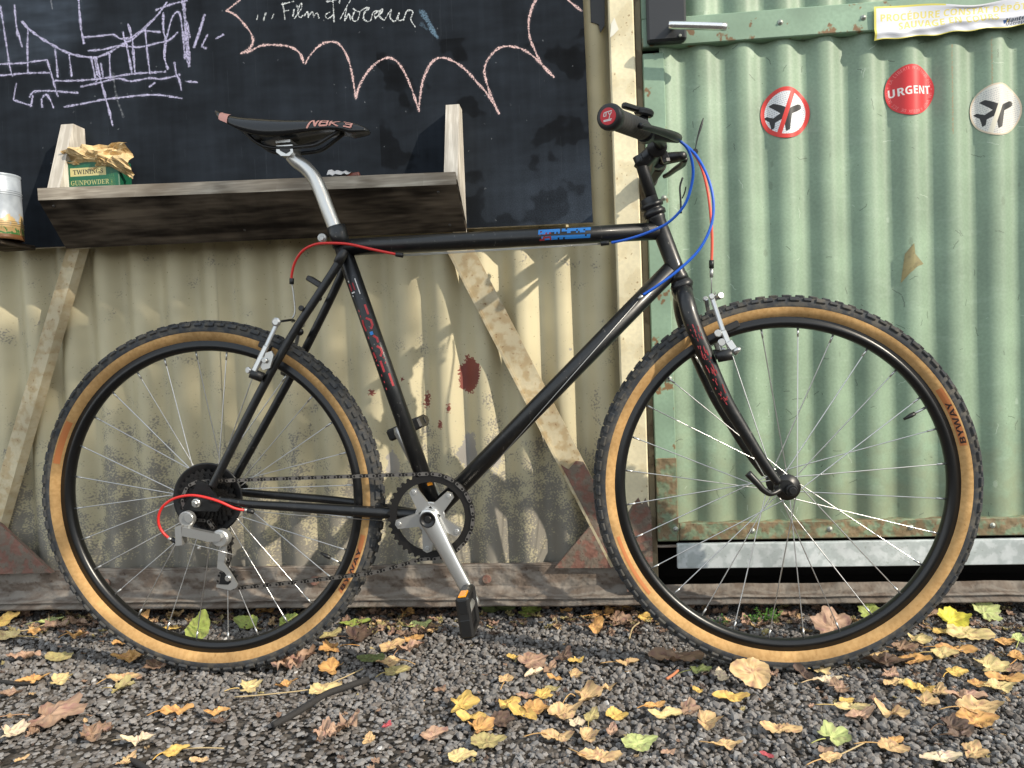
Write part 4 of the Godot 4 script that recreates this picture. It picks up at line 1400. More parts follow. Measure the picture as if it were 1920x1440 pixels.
func make_wheel(bike: Node3D, called: String, hub: Vector3, front: bool) -> Node3D:
	var w := part(called, bike, hub)
	# rim: box section with an eyelet bed, black
	var s := ss()
	var up := Transform3D()
	lathe(s, [Vector2(0.2930, -0.004), Vector2(0.2955, -0.0095), Vector2(0.3005, -0.0118), Vector2(0.3060, -0.0122), Vector2(0.3065, -0.0116), Vector2(0.3140, -0.0122), Vector2(0.3152, -0.0112), Vector2(0.3152, 0.0112), Vector2(0.3140, 0.0122), Vector2(0.3065, 0.0116), Vector2(0.3060, 0.0122), Vector2(0.3005, 0.0118), Vector2(0.2955, 0.0095), Vector2(0.2930, 0.004), Vector2(0.2926, 0.0), Vector2(0.2930, -0.004)], 120, up)
	obj("rim", s, mats.rim_black, w, true)
	# tyre: tan sidewalls and a black knobbly tread
	var ty := part("tyre", w, hub)
	for e in [1.0, -1.0]:
		s = ss()
		var prof := [Vector2(0.3130, 0.0120), Vector2(0.3155, 0.0150), Vector2(0.3190, 0.0178), Vector2(0.3230, 0.0198), Vector2(0.3265, 0.0207), Vector2(0.3308, 0.0209)]
		var pr := []
		for q in prof:
			pr.append(Vector2(q.x, q.y * e))
		if e > 0:
			pr.reverse()
		lathe(s, pr, 120, up)
		var o := put("sidewall", done(s), mats.tan_wall, ty, true)
	s = ss()
	lathe(s, [Vector2(0.3306, -0.0209), Vector2(0.3320, -0.0216), Vector2(0.3400, -0.0202), Vector2(0.3450, -0.0166), Vector2(0.3485, -0.0100), Vector2(0.3500, 0.0), Vector2(0.3485, 0.0100), Vector2(0.3450, 0.0166), Vector2(0.3400, 0.0202), Vector2(0.3320, 0.0216), Vector2(0.3306, 0.0209)], 140, up)
	obj("tread", s, mats.rubber, ty, true)
	s = ss(false)
	var n := 92
	for k in n:
		var a := TAU * k / n
		for q in [[0.3440, 0.0178, 50.0, 0.0085, 0.0092, 0.0], [0.3440, -0.0178, -50.0, 0.0085, 0.0092, 0.0], [0.3495, 0.0070, 12.0, 0.0075, 0.0080, 0.5], [0.3495, -0.0070, -12.0, 0.0075, 0.0080, 0.25]]:
			var long: float = 0.0170 if k % 2 == 0 and absf(q[1]) > 0.01 else 0.0140
			var aa: float = a + q[5] * TAU / n
			var b := Basis(V(0, 0, 1), aa) * Basis(V(0, 1, 0), -deg_to_rad(q[2]))
			var at := Basis(V(0, 0, 1), aa) * V(q[0], 0, q[1])
			box(s, Transform3D(b, at), V(0.0072, long, q[4] if k % 2 == 0 else q[4] * 0.75), 0.0008)
	obj("tread_knobs", s, mats.rubber, ty, true).set_meta("kind", "stuff")
	# print on the sidewall
	if front:
		s = ss()
		side_patch(s, 0.3165, 0.3275, 32.0, 12.0)
		obj("sidewall_patch", s, mats.tyre_patch, ty, true)
		s = ss()
		side_patch(s, 0.3195, 0.3260, 218.0, 196.0)
		obj("sidewall_patch", s, mats.tyre_patch, ty, true)
		s = ss()
		side_text(s, "BYWAY", 0.3222, 12.8, 27.0, 0.0088, true)
		obj("sidewall_lettering", s, mats.tyre_print, ty, true)
	else:
		s = ss()
		side_patch(s, 0.3165, 0.3270, -14.0, -36.0)
		obj("sidewall_patch", s, mats.tyre_patch, ty, true)
		s = ss()
		side_patch(s, 0.3165, 0.3280, 166.0, 150.0)
		obj("sidewall_patch", s, mats.tyre_patch, ty, true)
		s = ss()
		side_text(s, "BYWAY", 0.3218, -35.0, -19.0, 0.0082, true)
		obj("sidewall_lettering", s, mats.tyre_print, ty, true)
	# hub
	s = ss()
	var fl := 0.020 if front else 0.018
	var z0 := -0.032
	var z1 := 0.030 if front else 0.012
	lathe(s, [Vector2(0.001, -0.050), Vector2(0.010, -0.050), Vector2(0.010, -0.038), Vector2(0.014, z0 - 0.003), Vector2(fl + 0.004, z0 - 0.002), Vector2(fl + 0.004, z0 + 0.002), Vector2(0.014, z0 + 0.006), Vector2(0.0125, 0.0), Vector2(0.014, z1 - 0.006), Vector2(fl + 0.004, z1 - 0.002), Vector2(fl + 0.004, z1 + 0.002), Vector2(0.014, z1 + 0.003), Vector2(0.010, 0.038), Vector2(0.010, 0.050), Vector2(0.001, 0.050)], 24, up)
	obj("hub", s, mats.black_metal, w, true)
	# spokes, laced two-cross
	s = ss()
	tube(s, [Vector3.ZERO, V(1, 0, 0)], 1.0, 6, false)
	var length := 1.0
	var sp := ss()
	var ni := ss()
	var count := 28
	var off: float = 0.11 if front else 0.06
	for k in count:
		var a := TAU * k / count + off
		var zf := z1 if k % 2 == 0 else z0
		var turn := 1.0 if (k / 2) % 2 == 0 else -1.0
		var ah := a + turn * 1.05
		var p0 := V(cos(ah) * fl, sin(ah) * fl, zf)
		var p1 := V(cos(a) * 0.2925, sin(a) * 0.2925, 0.0015 * signf(zf))
		sp = ss()
		tube(sp, [p0, p1], 0.00108, 6, false)
		obj("spoke", sp, mats.spoke_steel, w, true)
		ni = ss()
		tube(ni, [p1.lerp(p0, 0.055), p1], 0.0019, 7)
		obj("spoke_nipple", ni, mats.silver, w, true)
	# valve
	var va := deg_to_rad(27.8 if front else -28.0)
	s = ss()
	tube(s, [V(cos(va), sin(va), 0) * 0.293, V(cos(va), sin(va), 0) * 0.268], 0.0024, 8)
	obj("valve_stem", s, mats.silver, w, true)
	s = ss()
	tube(s, [V(cos(va), sin(va), 0) * 0.270, V(cos(va), sin(va), 0) * 0.262, V(cos(va), sin(va), 0) * 0.248], [0.0038, 0.0042, 0.0022], 10)
	obj("valve_cap", s, mats.plastic_black, w, true)
	return w

func arm_poly(s: SurfaceTool, pts: Array, z: float, t: float):
	prism(s, pts, Transform3D(Basis(), V(0, 0, BIKE_Z + z - t / 2)), t)

func cable(bike: Node3D, pts: Array, m: Material, r := 0.0026):
	var s := ss()
	tube(s, spline(pts, 8), r, 10)
	obj("cable_housing", s, m, bike)

func make_bicycle():
	var bike := thing("bicycle", "black hybrid bicycle with tan wall tyres and red and blue brake cables", "bicycle", V(-0.295, 0, BIKE_Z))
	var rear := V(REAR_X, HUB_Y, BIKE_Z)
	var fron := V(FRONT_X, HUB_Y, BIKE_Z)
	make_wheel(bike, "rear_wheel", rear, false)
	make_wheel(bike, "front_wheel", fron, true)
	var bb: Vector3 = V(-0.295, 0.3173, 0.3489)
	bb.z = BIKE_Z
	# ---- frame
	var fr := part("frame", bike, V(bb.x, bb.y, BIKE_Z))
	var black: Material = mats.black_paint
	var st: Vector3 = V(-0.4645, 0.8663, 0.2789)
	var s := ss()
	tube(s, [st, bb], 0.0160, 20)
	tube(s, [V(-0.4671, 0.8788, 0.2789), V(-0.4573, 0.8401, 0.2789)], 0.0182, 20)
	obj("seat_tube", s, black, fr)
	s = ss()
	tube(s, [V(-0.45, 0.8377, 0.2789), V(0.1527, 0.8381, 0.2789)], 0.0166, 20)
	obj("top_tube", s, black, fr)
	s = ss()
	var h0: Vector3 = V(0.1458, 0.8692, 0.2789)
	var h1: Vector3 = V(0.1884, 0.7438, 0.2789)
	tube(s, [h0, h0.lerp(h1, 0.06), h0.lerp(h1, 0.1), h0.lerp(h1, 0.9), h0.lerp(h1, 0.94), h1], [0.0172, 0.0172, 0.0158, 0.0158, 0.0175, 0.0175], 20)
	obj("head_tube", s, black, fr)
	s = ss()
	tube(s, [V(0.1722, 0.7645, 0.2789), bb], 0.0172, 20)
	obj("down_tube", s, black, fr)
	s = ss()
	tube(s, [bb + V(0, 0, -0.034), bb + V(0, 0, 0.034)], 0.0200, 20)
	obj("bottom_bracket_shell", s, black, fr)
	s = ss()
	var q: Array = [V(-0.4465, 0.8289, 0.2979), V(-0.4554, 0.8083, 0.3029), V(-0.5004, 0.7426, 0.3099), V(-0.5521, 0.6689, 0.3169), V(-0.6159, 0.564, 0.3269), V(-0.7013, 0.4129, 0.3349), V(-0.7168, 0.3857, 0.3369)]
	tube(s, spline(q, 4), 0.0083, 14)
	var cap: Vector3 = V(-0.4487, 0.8207, 0.2989)
	obj("seat_stay", s, black, fr)
	s = ss()
	q = [V(-0.4541, 0.8182, 0.2619), V(-0.4771, 0.7732, 0.2509), V(-0.5529, 0.6489, 0.2369), V(-0.6101, 0.5587, 0.2309), V(-0.7166, 0.3956, 0.2229), V(-0.7364, 0.3657, 0.2209)]
	tube(s, spline(q, 4), 0.0083, 14)
	obj("seat_stay", s, black, fr)
	s = ss()
	tube(s, spline([V(-0.7203, 0.3609, 0.3369), V(-0.6821, 0.356, 0.3369), V(-0.6471, 0.3497, 0.3349), V(-0.5509, 0.3402, 0.3279), V(-0.459, 0.3307, 0.3209), V(-0.3936, 0.3236, 0.3129), V(-0.3184, 0.3145, 0.3009)], 4), [0.006, 0.0062, 0.0065, 0.0068, 0.007, 0.0072, 0.0074, 0.0076, 0.0078, 0.008, 0.0084, 0.0088, 0.0092, 0.0096, 0.010, 0.0104, 0.0107, 0.011, 0.011, 0.011, 0.011, 0.011, 0.011, 0.011, 0.011], 14)
	obj("chain_stay", s, black, fr)
	s = ss()
	tube(s, spline([V(-0.7368, 0.359, 0.2209), V(-0.6926, 0.3506, 0.2229), V(-0.5882, 0.3417, 0.2289), V(-0.4735, 0.3303, 0.2389), V(-0.328, 0.3073, 0.2569)], 4), 0.0082, 14)
	obj("chain_stay", s, black, fr)
	for e in [1.0, -1.0]:
		s = ss(false)
		var c := V(REAR_X, HUB_Y, 0)
		var pl := [Vector2(c.x + 0.004, c.y + 0.045), Vector2(c.x + 0.024, c.y + 0.036), Vector2(c.x + 0.05, c.y - 0.004), Vector2(c.x + 0.04, c.y - 0.018), Vector2(c.x + 0.002, c.y - 0.016), Vector2(c.x - 0.014, c.y - 0.020), Vector2(c.x - 0.022, c.y - 0.052), Vector2(c.x - 0.036, c.y - 0.050), Vector2(c.x - 0.026, c.y - 0.004), Vector2(c.x - 0.012, c.y + 0.012)]
		if e < 0:
			pl = [Vector2(c.x + 0.004, c.y + 0.045), Vector2(c.x + 0.024, c.y + 0.036), Vector2(c.x + 0.05, c.y + 0.010), Vector2(c.x + 0.04, c.y - 0.010), Vector2(c.x + 0.002, c.y - 0.016), Vector2(c.x - 0.014, c.y - 0.010), Vector2(c.x - 0.012, c.y + 0.012)]
		arm_poly(s, pl, 0.058 * e, 0.005)
		obj("dropout", s, black, fr)
	s = ss()
	tube(s, [V(-0.5366, 0.6765, 0.3149), V(-0.5636, 0.6794, 0.2429)], 0.0075, 12)
	obj("stay_bridge", s, black, fr)
	s = ss()
	tube(s, [V(-0.4957, 0.7383, 0.3089), V(-0.5163, 0.7433, 0.2489)], 0.004, 10)
	obj("stay_bridge", s, black, fr)
	s = ss(false)
	bar(s, V(-0.4917, 0.7614, 0.2989), V(-0.52, 0.7804, 0.2969), 0.010, 0.026, 0.002)
	obj("cable_hanger", s, black, fr)
	s = ss(false)
	disc(s, V(-0.5301, 0.7211, 0.3149), V(0, 0, 1), 0.0055, 0.006, 14)
	obj("cable_eyelet", s, black, fr)
	# seat clamp bolt and lug
	s = ss()
	disc(s, V(-0.4904, 0.8559, 0.2889), V(0, 0, 1), 0.0085, 0.010, 16)
	disc(s, V(-0.4892, 0.8544, 0.2989), V(0, 0, 1), 0.0052, 0.004, 6)
	obj("clamp_bolt", s, mats.dull_silver, fr)
	s = ss()
	tube(s, [V(-0.4465, 0.8284, 0.3014), V(-0.459, 0.8041, 0.3054)], [0.0095, 0.0088], 12)
	obj("stay_cap", s, mats.plastic_black, fr)
	# paint marks: lettering down the seat tube, blue flash on the top tube, head badge remains
	var lay := func(a: Vector3, b: Vector3, rad: float, g: PackedVector2Array, m: Material, name_: String, size: Vector2, around: float):
		# lays triangles given along (x: along the tube, y: round it) onto a tube
		var d: Vector3 = (b - a).normalized()
		var side: Vector3 = d.cross(V(0, 0, 1)).normalized()
		var bx := span(g)
		var t := ss(false)
		for i in range(0, g.size(), 3):
			var v := []
			for k in 3:
				var u: float = (g[i + k].x - bx.position.x) / bx.size.x
				var w: float = ((g[i + k].y - bx.position.y) / bx.size.y - 0.5) * size.y / rad + around
				v.append(a.lerp(b, u) + (V(0, 0, 1) * cos(w) + -side * sin(w)) * (rad + 0.0005))
			if (v[1] - v[0]).cross(v[2] - v[0]).z > 0:
				tri(t, v[0], v[1], v[2])
			else:
				tri(t, v[0], v[2], v[1])
		obj(name_, t, m, fr)
	var strokes := func(lines: Array, wd: float) -> PackedVector2Array:
		var g := PackedVector2Array()
		for l in lines:
			for i in range(0, l.size() - 2, 2):
				var a := Vector2(l[i], l[i + 1])
				var b := Vector2(l[i + 2], l[i + 3])
				var nn := (b - a).orthogonal().normalized() * wd
				var ex := (b - a).normalized() * wd * 0.6
				g.append_array([a - nn - ex, b - nn + ex, b + nn + ex, a - nn - ex, b + nn + ex, a + nn - ex])
		return g
	# worn red capitals reading down the tube
	var word := [[0, 0.9, 0.9, 0.9], [0.35, 0.85, 0.35, 0.1], [0.9, 0.9, 0.9, 0.05], [1.4, 0.1, 1.3, 0.6, 1.6, 0.95, 2.1, 0.95, 2.4, 0.7, 2.4, 0.1], [1.4, 0.1, 1.9, 0.02, 2.4, 0.1], [3.2, 0.1, 3.2, 0.7, 3.5, 0.95, 3.9, 0.9], [4.3, 0.1, 4.3, 0.7, 4.6, 0.95, 5.0, 0.95, 5.3, 0.7, 5.3, 0.1, 4.8, 0.05], [5.6, 0.1, 6.1, 0.9], [5.6, 0.9, 6.1, 0.1], [5.85, 0.5, 6.9, 0.5], [7.2, 0.1, 7.3, 0.9, 8.5, 0.9, 8.6, 0.1], [7.9, 0.9, 7.9, 0.15]]
	var sd0: Vector3 = V(-0.4162, 0.7236, 0.2929)
	var sd1: Vector3 = V(-0.369, 0.5611, 0.2929)
	sd0.z = BIKE_Z
	sd1.z = BIKE_Z
	var axis := func(p: Vector3) -> Vector3: return st + (bb - st) * ((p - st).dot(bb - st) / (bb - st).length_squared())
	lay.call(axis.call(sd0), axis.call(sd1), 0.0160, strokes.call(word, 0.11), mats.letter_red, "worn_lettering", Vector2(0.16, 0.022), 0.0)
	var bd0: Vector3 = axis.call(V(-0.4327, 0.7748, 0.2789))
	var bd1: Vector3 = axis.call(V(-0.4225, 0.7444, 0.2789))
	lay.call(bd0, bd1, 0.0160, strokes.call([[0, 0.1, 0, 0.9], [0, 0.9, 1, 0.9], [1, 0.9, 1, 0.05], [0.8, 0.05, 0.8, 0.4]], 0.05), mats.decal_white, "seat_tube_badge", Vector2(0.03, 0.017), -0.1)
	lay.call(axis.call(V(-0.4309, 0.7686, 0.2789)), axis.call(V(-0.4252, 0.7548, 0.2789)), 0.0161, strokes.call([[0, 0.5, 1, 0.5]], 0.4), mats.decal_red, "seat_tube_badge", Vector2(0.012, 0.011), -0.3)
	lay.call(axis.call(V(-0.4057, 0.671, 0.2789)), axis.call(V(-0.4039, 0.6647, 0.2789)), 0.0160, strokes.call([[0, 0.5, 1, 0.5]], 0.4), mats.decal_blue, "seat_tube_badge", Vector2(0.006, 0.006), 0.1)
	var t0: Vector3 = V(-0.0736, 0.8379, 0.2789)
	var t1: Vector3 = V(0.0254, 0.8378, 0.2789)
	var flash := PackedVector2Array()
	var fr2 := RandomNumberGenerator.new()
	fr2.seed = 3
	var cells := 34
	for i in cells:
		for j in 6:
			if j == 2 and (i > 6 or i % 2 == 0) or fr2.randf() < 0.09 or (j == 3 and fr2.randf() < 0.5) or i < 3 + j / 2 and false:
				continue
			if i < 7 - j / 3 and j < 3 or i < 5:
				continue
			var a := Vector2(i + 0.1 * j, j)
			flash.append_array([a, a + Vector2(1.02, 0), a + Vector2(1.1, 1.0), a, a + Vector2(1.1, 1.0), a + Vector2(0.08, 1.0)])
	lay.call(t0, t1, 0.0166, flash, mats.decal_blue, "blue_flash", Vector2(0.1, 0.021), 0.15)
	var redf := PackedVector2Array()
	for i in 7:
		for j in 6:
			if fr2.randf() < 0.35 or j == 2:
				continue
			var a := Vector2(i, j)
			redf.append_array([a, a + Vector2(1.02, 0), a + Vector2(1.1, 1.0), a, a + Vector2(1.1, 1.0), a + Vector2(0.08, 1.0)])
	lay.call(V(-0.0716, 0.8367, 0.2789), V(-0.0492, 0.8376, 0.2789), 0.0166, redf, mats.decal_red, "red_flash", Vector2(0.02, 0.021), 0.15)
	# ---- fork and steering
	var fk := part("fork", bike, h1)
	s = ss()
	var fpath: Array = [V(0.1931, 0.7208, 0.2909), V(0.1942, 0.7014, 0.3149), V(0.2022, 0.6636, 0.3249), V(0.222, 0.6086, 0.3289), V(0.2386, 0.5635, 0.3299), V(0.26, 0.5134, 0.3299), V(0.2835, 0.471, 0.3299), V(0.3085, 0.4258, 0.3309), V(0.3303, 0.3903, 0.3309), V(0.3466, 0.3666, 0.3309)]
	tube(s, spline(fpath, 4), ease_list(0.0158, 0.0155, 9) + ease_list(0.0152, 0.0118, 14) + ease_list(0.0115, 0.0080, 14), 18)
	obj("fork_leg", s, black, fk)
	s = ss()
	var fpath2 := []
	for v in fpath:
		fpath2.append(V(v.x, v.y, 2 * BIKE_Z - v.z))
	tube(s, spline(fpath2, 4), ease_list(0.0158, 0.0155, 9) + ease_list(0.0152, 0.0118, 14) + ease_list(0.0115, 0.0080, 14), 18)
	obj("fork_leg", s, black, fk)
	s = ss()
	tube(s, spline([fpath[0] + V(-0.002, 0.006, 0), V(fpath[0].x, fpath[0].y - 0.002, BIKE_Z), fpath2[0] + V(-0.002, 0.006, 0)], 4), 0.0185, 16)
	obj("fork_crown", s, black, fk)
	for e in [1.0, -1.0]:
		s = ss(false)
		var c := Vector2(FRONT_X, HUB_Y)
		arm_poly(s, [c + Vector2(-0.016, 0.018), c + Vector2(-0.002, 0.016), c + Vector2(0.010, 0.004), c + Vector2(0.008, -0.012), c + Vector2(-0.006, -0.012), c + Vector2(-0.020, 0.004)], 0.052 * e, 0.005)
		obj("fork_dropout", s, black, fk)
	# worn red marks on the near leg
	s = ss()
	fr2.seed = 8
	for n in 70:
		var t := fr2.randf()
		var i := 2.0 + t * 3.0
		var a: Vector3 = fpath[int(i)].lerp(fpath[int(i) + 1], i - int(i))
		var d: Vector3 = (fpath[int(i) + 1] - fpath[int(i)]).normalized()
		var sd: Vector3 = d.cross(V(0, 0, 1)).normalized()
		var w := fr2.randf_range(-0.6, 0.5) - 0.15
		var rr := lerpf(0.0156, 0.0134, t) + 0.0006
		var p: Vector3 = a + (V(0, 0, 1) * cos(w) + -sd * sin(w)) * rr
		var l := fr2.randf_range(0.0008, 0.0042) * (0.4 + absf(sin(t * 14.0)))
		var k: Vector3 = sd * cos(w) * fr2.randf_range(0.0004, 0.0011)
		quad(s, p - d * l - k, p + d * l - k, p + d * l + k, p - d * l + k)
	obj("worn_red_paint", s, mats.decal_red, fk)
	# headset, stem, handlebar
	var hs := part("headset", bike, h0)
	s = ss()
	var hx := h0 - h1
	lathe(s, [Vector2(0.012, -0.004), Vector2(0.0205, -0.003), Vector2(0.0215, 0.004), Vector2(0.0190, 0.008), Vector2(0.0165, 0.011), Vector2(0.0215, 0.013), Vector2(0.0225, 0.018), Vector2(0.0200, 0.022), Vector2(0.016, 0.023), Vector2(0.016, 0.032), Vector2(0.0120, 0.034)], 22, turned(h0, hx))
	obj("upper_cup", s, mats.black_metal, hs)
	s = ss()
	lathe(s, [Vector2(0.015, -0.020), Vector2(0.0185, -0.017), Vector2(0.0215, -0.012), Vector2(0.0215, -0.007), Vector2(0.0190, -0.003), Vector2(0.0165, 0.002)], 22, turned(h1, hx))
	obj("lower_cup", s, mats.black_metal, hs)
	var stem := part("stem", bike, h0)
	s = ss()
	tube(s, [V(0.1461, 0.8791, 0.2789), V(0.1222, 0.9696, 0.2789), V(0.1186, 0.9797, 0.2789)], 0.0112, 18)
	obj("quill", s, black, stem)
	s = ss()
	tube(s, spline([V(0.1184, 0.9718, 0.2789), V(0.1252, 0.9684, 0.2789), V(0.1373, 0.9786, 0.2789), V(0.1495, 0.9906, 0.2789)], 4), [0.0138, 0.0145, 0.0148, 0.0150, 0.0150, 0.0150, 0.0150, 0.0148, 0.0146, 0.0144, 0.0142, 0.0140, 0.0140], 16)
	obj("extension", s, black, stem)
	s = ss()
	tube(s, [V(0.1557, 0.9987, 0.2579), V(0.1555, 0.9982, 0.2599), V(0.1515, 0.9885, 0.2979), V(0.1513, 0.988, 0.2999)], [0.0165, 0.0185, 0.0185, 0.0165], 20)
	obj("bar_clamp", s, black, stem)
	s = ss(false)
	bar(s, V(0.1643, 0.9813, 0.2849), V(0.1687, 0.9644, 0.2849), 0.013, 0.012, 0.001)
	disc(s, V(0.1677, 0.9698, 0.2869), V(0.2, -1, 0), 0.0075, 0.008, 6)
	obj("clamp_bolt", s, mats.black_metal, stem)
	var bc: Vector3 = V(0.1535, 0.9933, 0.2789)
	var hb := part("handlebar", bike, bc)
	var g0: Vector3 = V(0.0566, 0.9734, 0.5509)      # near end of the bar
	var g1: Vector3 = V(0.114, 0.9858, 0.4289)
	var gx := (g1 - g0).normalized()
	var far0: Vector3 = V(0.1604, 0.9919, 0.015)
	var far1: Vector3 = far0.lerp(bc, 0.45)
	s = ss()
	tube(s, spline([far0, far1, bc + V(0.0, 0.001, -0.05), bc + V(0.002, 0, 0), bc + V(0.0, 0.001, 0.05), g1, g0], 6), 0.0112, 16)
	obj("bar", s, mats.black_metal, hb)
	for e in [1.0, -1.0]:
		var tilt: Vector3 = (far0 - V(g0.x, g0.y, 2 * BIKE_Z - g0.z)) / (g0.z - BIKE_Z)
		var m := func(p: Vector3) -> Vector3: return p if e > 0 else V(p.x, p.y, BIKE_Z + (p.z - BIKE_Z) * e) + tilt * (p.z - BIKE_Z)
		var gr := part("grip", hb, m.call(g0))
		s = ss()
		var pts := []
		var rad := []
		for k in 61:
			var t := k / 60.0
			pts.append(m.call(g0.lerp(g1, t)))
			rad.append(0.0192 if t < 0.10 else (0.0160 + 0.0010 * pow(absf(sin(t * 40.0)), 0.5) if t < 0.96 else 0.0165))
		tube(s, pts, rad, 22)
		obj("grip_sleeve", s, mats.grip_rubber, gr)
		s = ss()
		var pl0: Vector3 = m.call(g0 - gx * 0.0045)
		var dz: Vector3 = m.call(g0) - m.call(g1)
		lathe(s, [Vector2(0.0195, -0.012), Vector2(0.0205, -0.004), Vector2(0.0200, 0.002), Vector2(0.0175, 0.005), Vector2(0.0135, 0.0055), Vector2(0.0001, 0.0055)], 26, turned(pl0, dz))
		obj("end_ring", s, mats.plastic_black, gr)
		s = ss()
		disc(s, pl0 + dz.normalized() * 0.0050, dz, 0.0128, 0.0015, 24, 0.0004)
		obj("end_cap", s, mats.decal_cap, gr)
		if e > 0:
			s = ss(false)
			var b := turned(pl0 + dz.normalized() * 0.0066, dz)
			for l in [[[-0.4, 0.55, 0.6, 0.62], [-0.6, 0.1, -0.5, 0.5, -0.2, 0.5, -0.25, 0.1, -0.55, 0.05], [0.1, 0.45, 0.3, 0.1, 0.55, 0.45], [0.3, 0.1, 0.15, -0.3], [-0.62, -0.45, 0.5, -0.4], [-0.62, -0.58, 0.4, -0.55]]]:
				var gg: PackedVector2Array = strokes.call(l, 0.055)
				for i in range(0, gg.size(), 3):
					tri(s, b * V(gg[i].x * 0.0115, gg[i].y * 0.0115, 0), b * V(gg[i + 1].x * 0.0115, gg[i + 1].y * 0.0115, 0), b * V(gg[i + 2].x * 0.0115, gg[i + 2].y * 0.0115, 0))
			obj("cap_print", s, mats.decal_white, gr)
		# brake lever: perch clamp, body, blade
		var lv := part("brake_lever", hb, m.call(V(0.1478, 0.9831, 0.4089)))
		s = ss(false)
		var cz := 0.125
		var c0: Vector3 = bc.lerp(g1, 0.80)
		tube(s, [m.call(c0 + (g1 - bc).normalized() * -0.010), m.call(c0 + (g1 - bc).normalized() * 0.010)], 0.0165, 16)
		obj("perch_clamp", s, mats.plastic_black, lv)
		s = ss()
		tube(s, spline([m.call(V(0.1277, 0.9885, 0.3939)), m.call(V(0.151, 0.9885, 0.3789)), m.call(V(0.1728, 0.9875, 0.3639)), m.call(V(0.1855, 0.9875, 0.3509))], 4), [0.011, 0.0115, 0.012, 0.012, 0.0115, 0.0112, 0.011, 0.0105, 0.010, 0.0095, 0.009, 0.008, 0.006], 12)
		obj("lever_body", s, mats.black_metal, lv)
		s = ss()
		tube(s, spline([m.call(V(0.1813, 0.9829, 0.3689)), m.call(V(0.1679, 0.9787, 0.4039)), m.call(V(0.144, 0.9762, 0.4439)), m.call(V(0.1195, 0.9724, 0.4839)), m.call(V(0.1044, 0.971, 0.5039))], 4), [0.006, 0.0064, 0.0066, 0.0068, 0.007, 0.0068, 0.0066, 0.0064, 0.0062, 0.006, 0.0058, 0.0056, 0.0054, 0.0052, 0.005, 0.005, 0.005], 10)
		obj("lever_blade", s, mats.black_metal, lv)
		# thumb shifter above the bar
		var sh := part("thumb_shifter", hb, m.call(V(0.1139, 1.0242, 0.3989)))
		s = ss()
		disc(s, m.call(V(0.1205, 1.021, 0.3839)), V(0.25, 1, 0.1), 0.017, 0.012, 20, 0.003)
		tube(s, [m.call(V(0.1217, 1.0008, 0.3839)), m.call(V(0.1205, 1.021, 0.3839))], 0.008, 12)
		obj("shifter_body", s, mats.plastic_black, sh)
		s = ss(false)
		bar(s, m.call(V(0.1189, 1.0302, 0.3839)), m.call(V(0.0841, 1.0316, 0.4189)), 0.012, 0.010, 0.003, V(0.2, 1, 0))
		obj("shifter_lever", s, mats.plastic_black, sh)
	# ---- seat post and saddle
	var sp := part("seat_post", bike, st)
	s = ss()
	tube(s, spline([V(-0.461, 0.8506, 0.2789), V(-0.4694, 0.8758, 0.2789), V(-0.4825, 0.9126, 0.2789), V(-0.4956, 0.9515, 0.2789), V(-0.5071, 0.9768, 0.2789), V(-0.5232, 0.9963, 0.2789), V(-0.5397, 1.0096, 0.2789), V(-0.5488, 1.0205, 0.2789)], 4), 0.0136, 20)
	obj("post_tube", s, mats.silver, sp)
	s = ss(false)
	prism(s, [Vector2(-0.5695, 1.0351), Vector2(-0.5373, 1.0352), Vector2(-0.537, 1.0208), Vector2(-0.5448, 1.014), Vector2(-0.5609, 1.015), Vector2(-0.5702, 1.0228)], Transform3D(Basis(), V(0, 0, BIKE_Z - 0.024)), 0.048)
	prism(s, [Vector2(-0.5691, 1.0433), Vector2(-0.5401, 1.0446), Vector2(-0.5403, 1.0395), Vector2(-0.5693, 1.0392)], Transform3D(Basis(), V(0, 0, BIKE_Z - 0.027)), 0.054)
	obj("rail_clamp", s, mats.silver, sp)
	s = ss(false)
	prism(s, [Vector2(-0.5644, 1.0307), Vector2(-0.5429, 1.0304), Vector2(-0.5422, 1.0231), Vector2(-0.551, 1.0185), Vector2(-0.5615, 1.0243)], Transform3D(Basis(), V(0, 0, BIKE_Z + 0.0241)), 0.001)
	obj("clamp_recess", s, mats.black_metal, sp)
	make_saddle(bike)
	make_drivetrain(bike, bb)
	make_brakes(bike)
	# ---- cables
	cable(bike, [V(0.1812, 0.981, 0.3689), V(0.198, 0.9647, 0.3639), V(0.2069, 0.9369, 0.3539), V(0.2056, 0.9083, 0.3439), V(0.1928, 0.8732, 0.3339), V(0.1643, 0.8458, 0.3189), V(0.1263, 0.8309, 0.3089), V(0.0905, 0.8222, 0.3009), V(0.062, 0.8181, 0.2989)], mats.blue_cable)
	cable(bike, [V(0.2034, 1.0034, 0.2589), V(0.2235, 0.9753, 0.2789), V(0.24, 0.9372, 0.2909), V(0.2491, 0.896, 0.2989), V(0.2481, 0.8564, 0.3039), V(0.2371, 0.8226, 0.3069), V(0.2161, 0.7906, 0.3069), V(0.1805, 0.7592, 0.3069), V(0.1461, 0.7356, 0.3049), V(0.1176, 0.7185, 0.3009)], mats.blue_cable)
	cable(bike, [V(0.2101, 1.0043, 0.2389), V(0.228, 0.9805, 0.2489), V(0.2386, 0.9464, 0.2639), V(0.2448, 0.9003, 0.2789), V(0.2474, 0.8548, 0.2849), V(0.2483, 0.8154, 0.2849), V(0.2465, 0.7744, 0.2829)], mats.coral_cable)
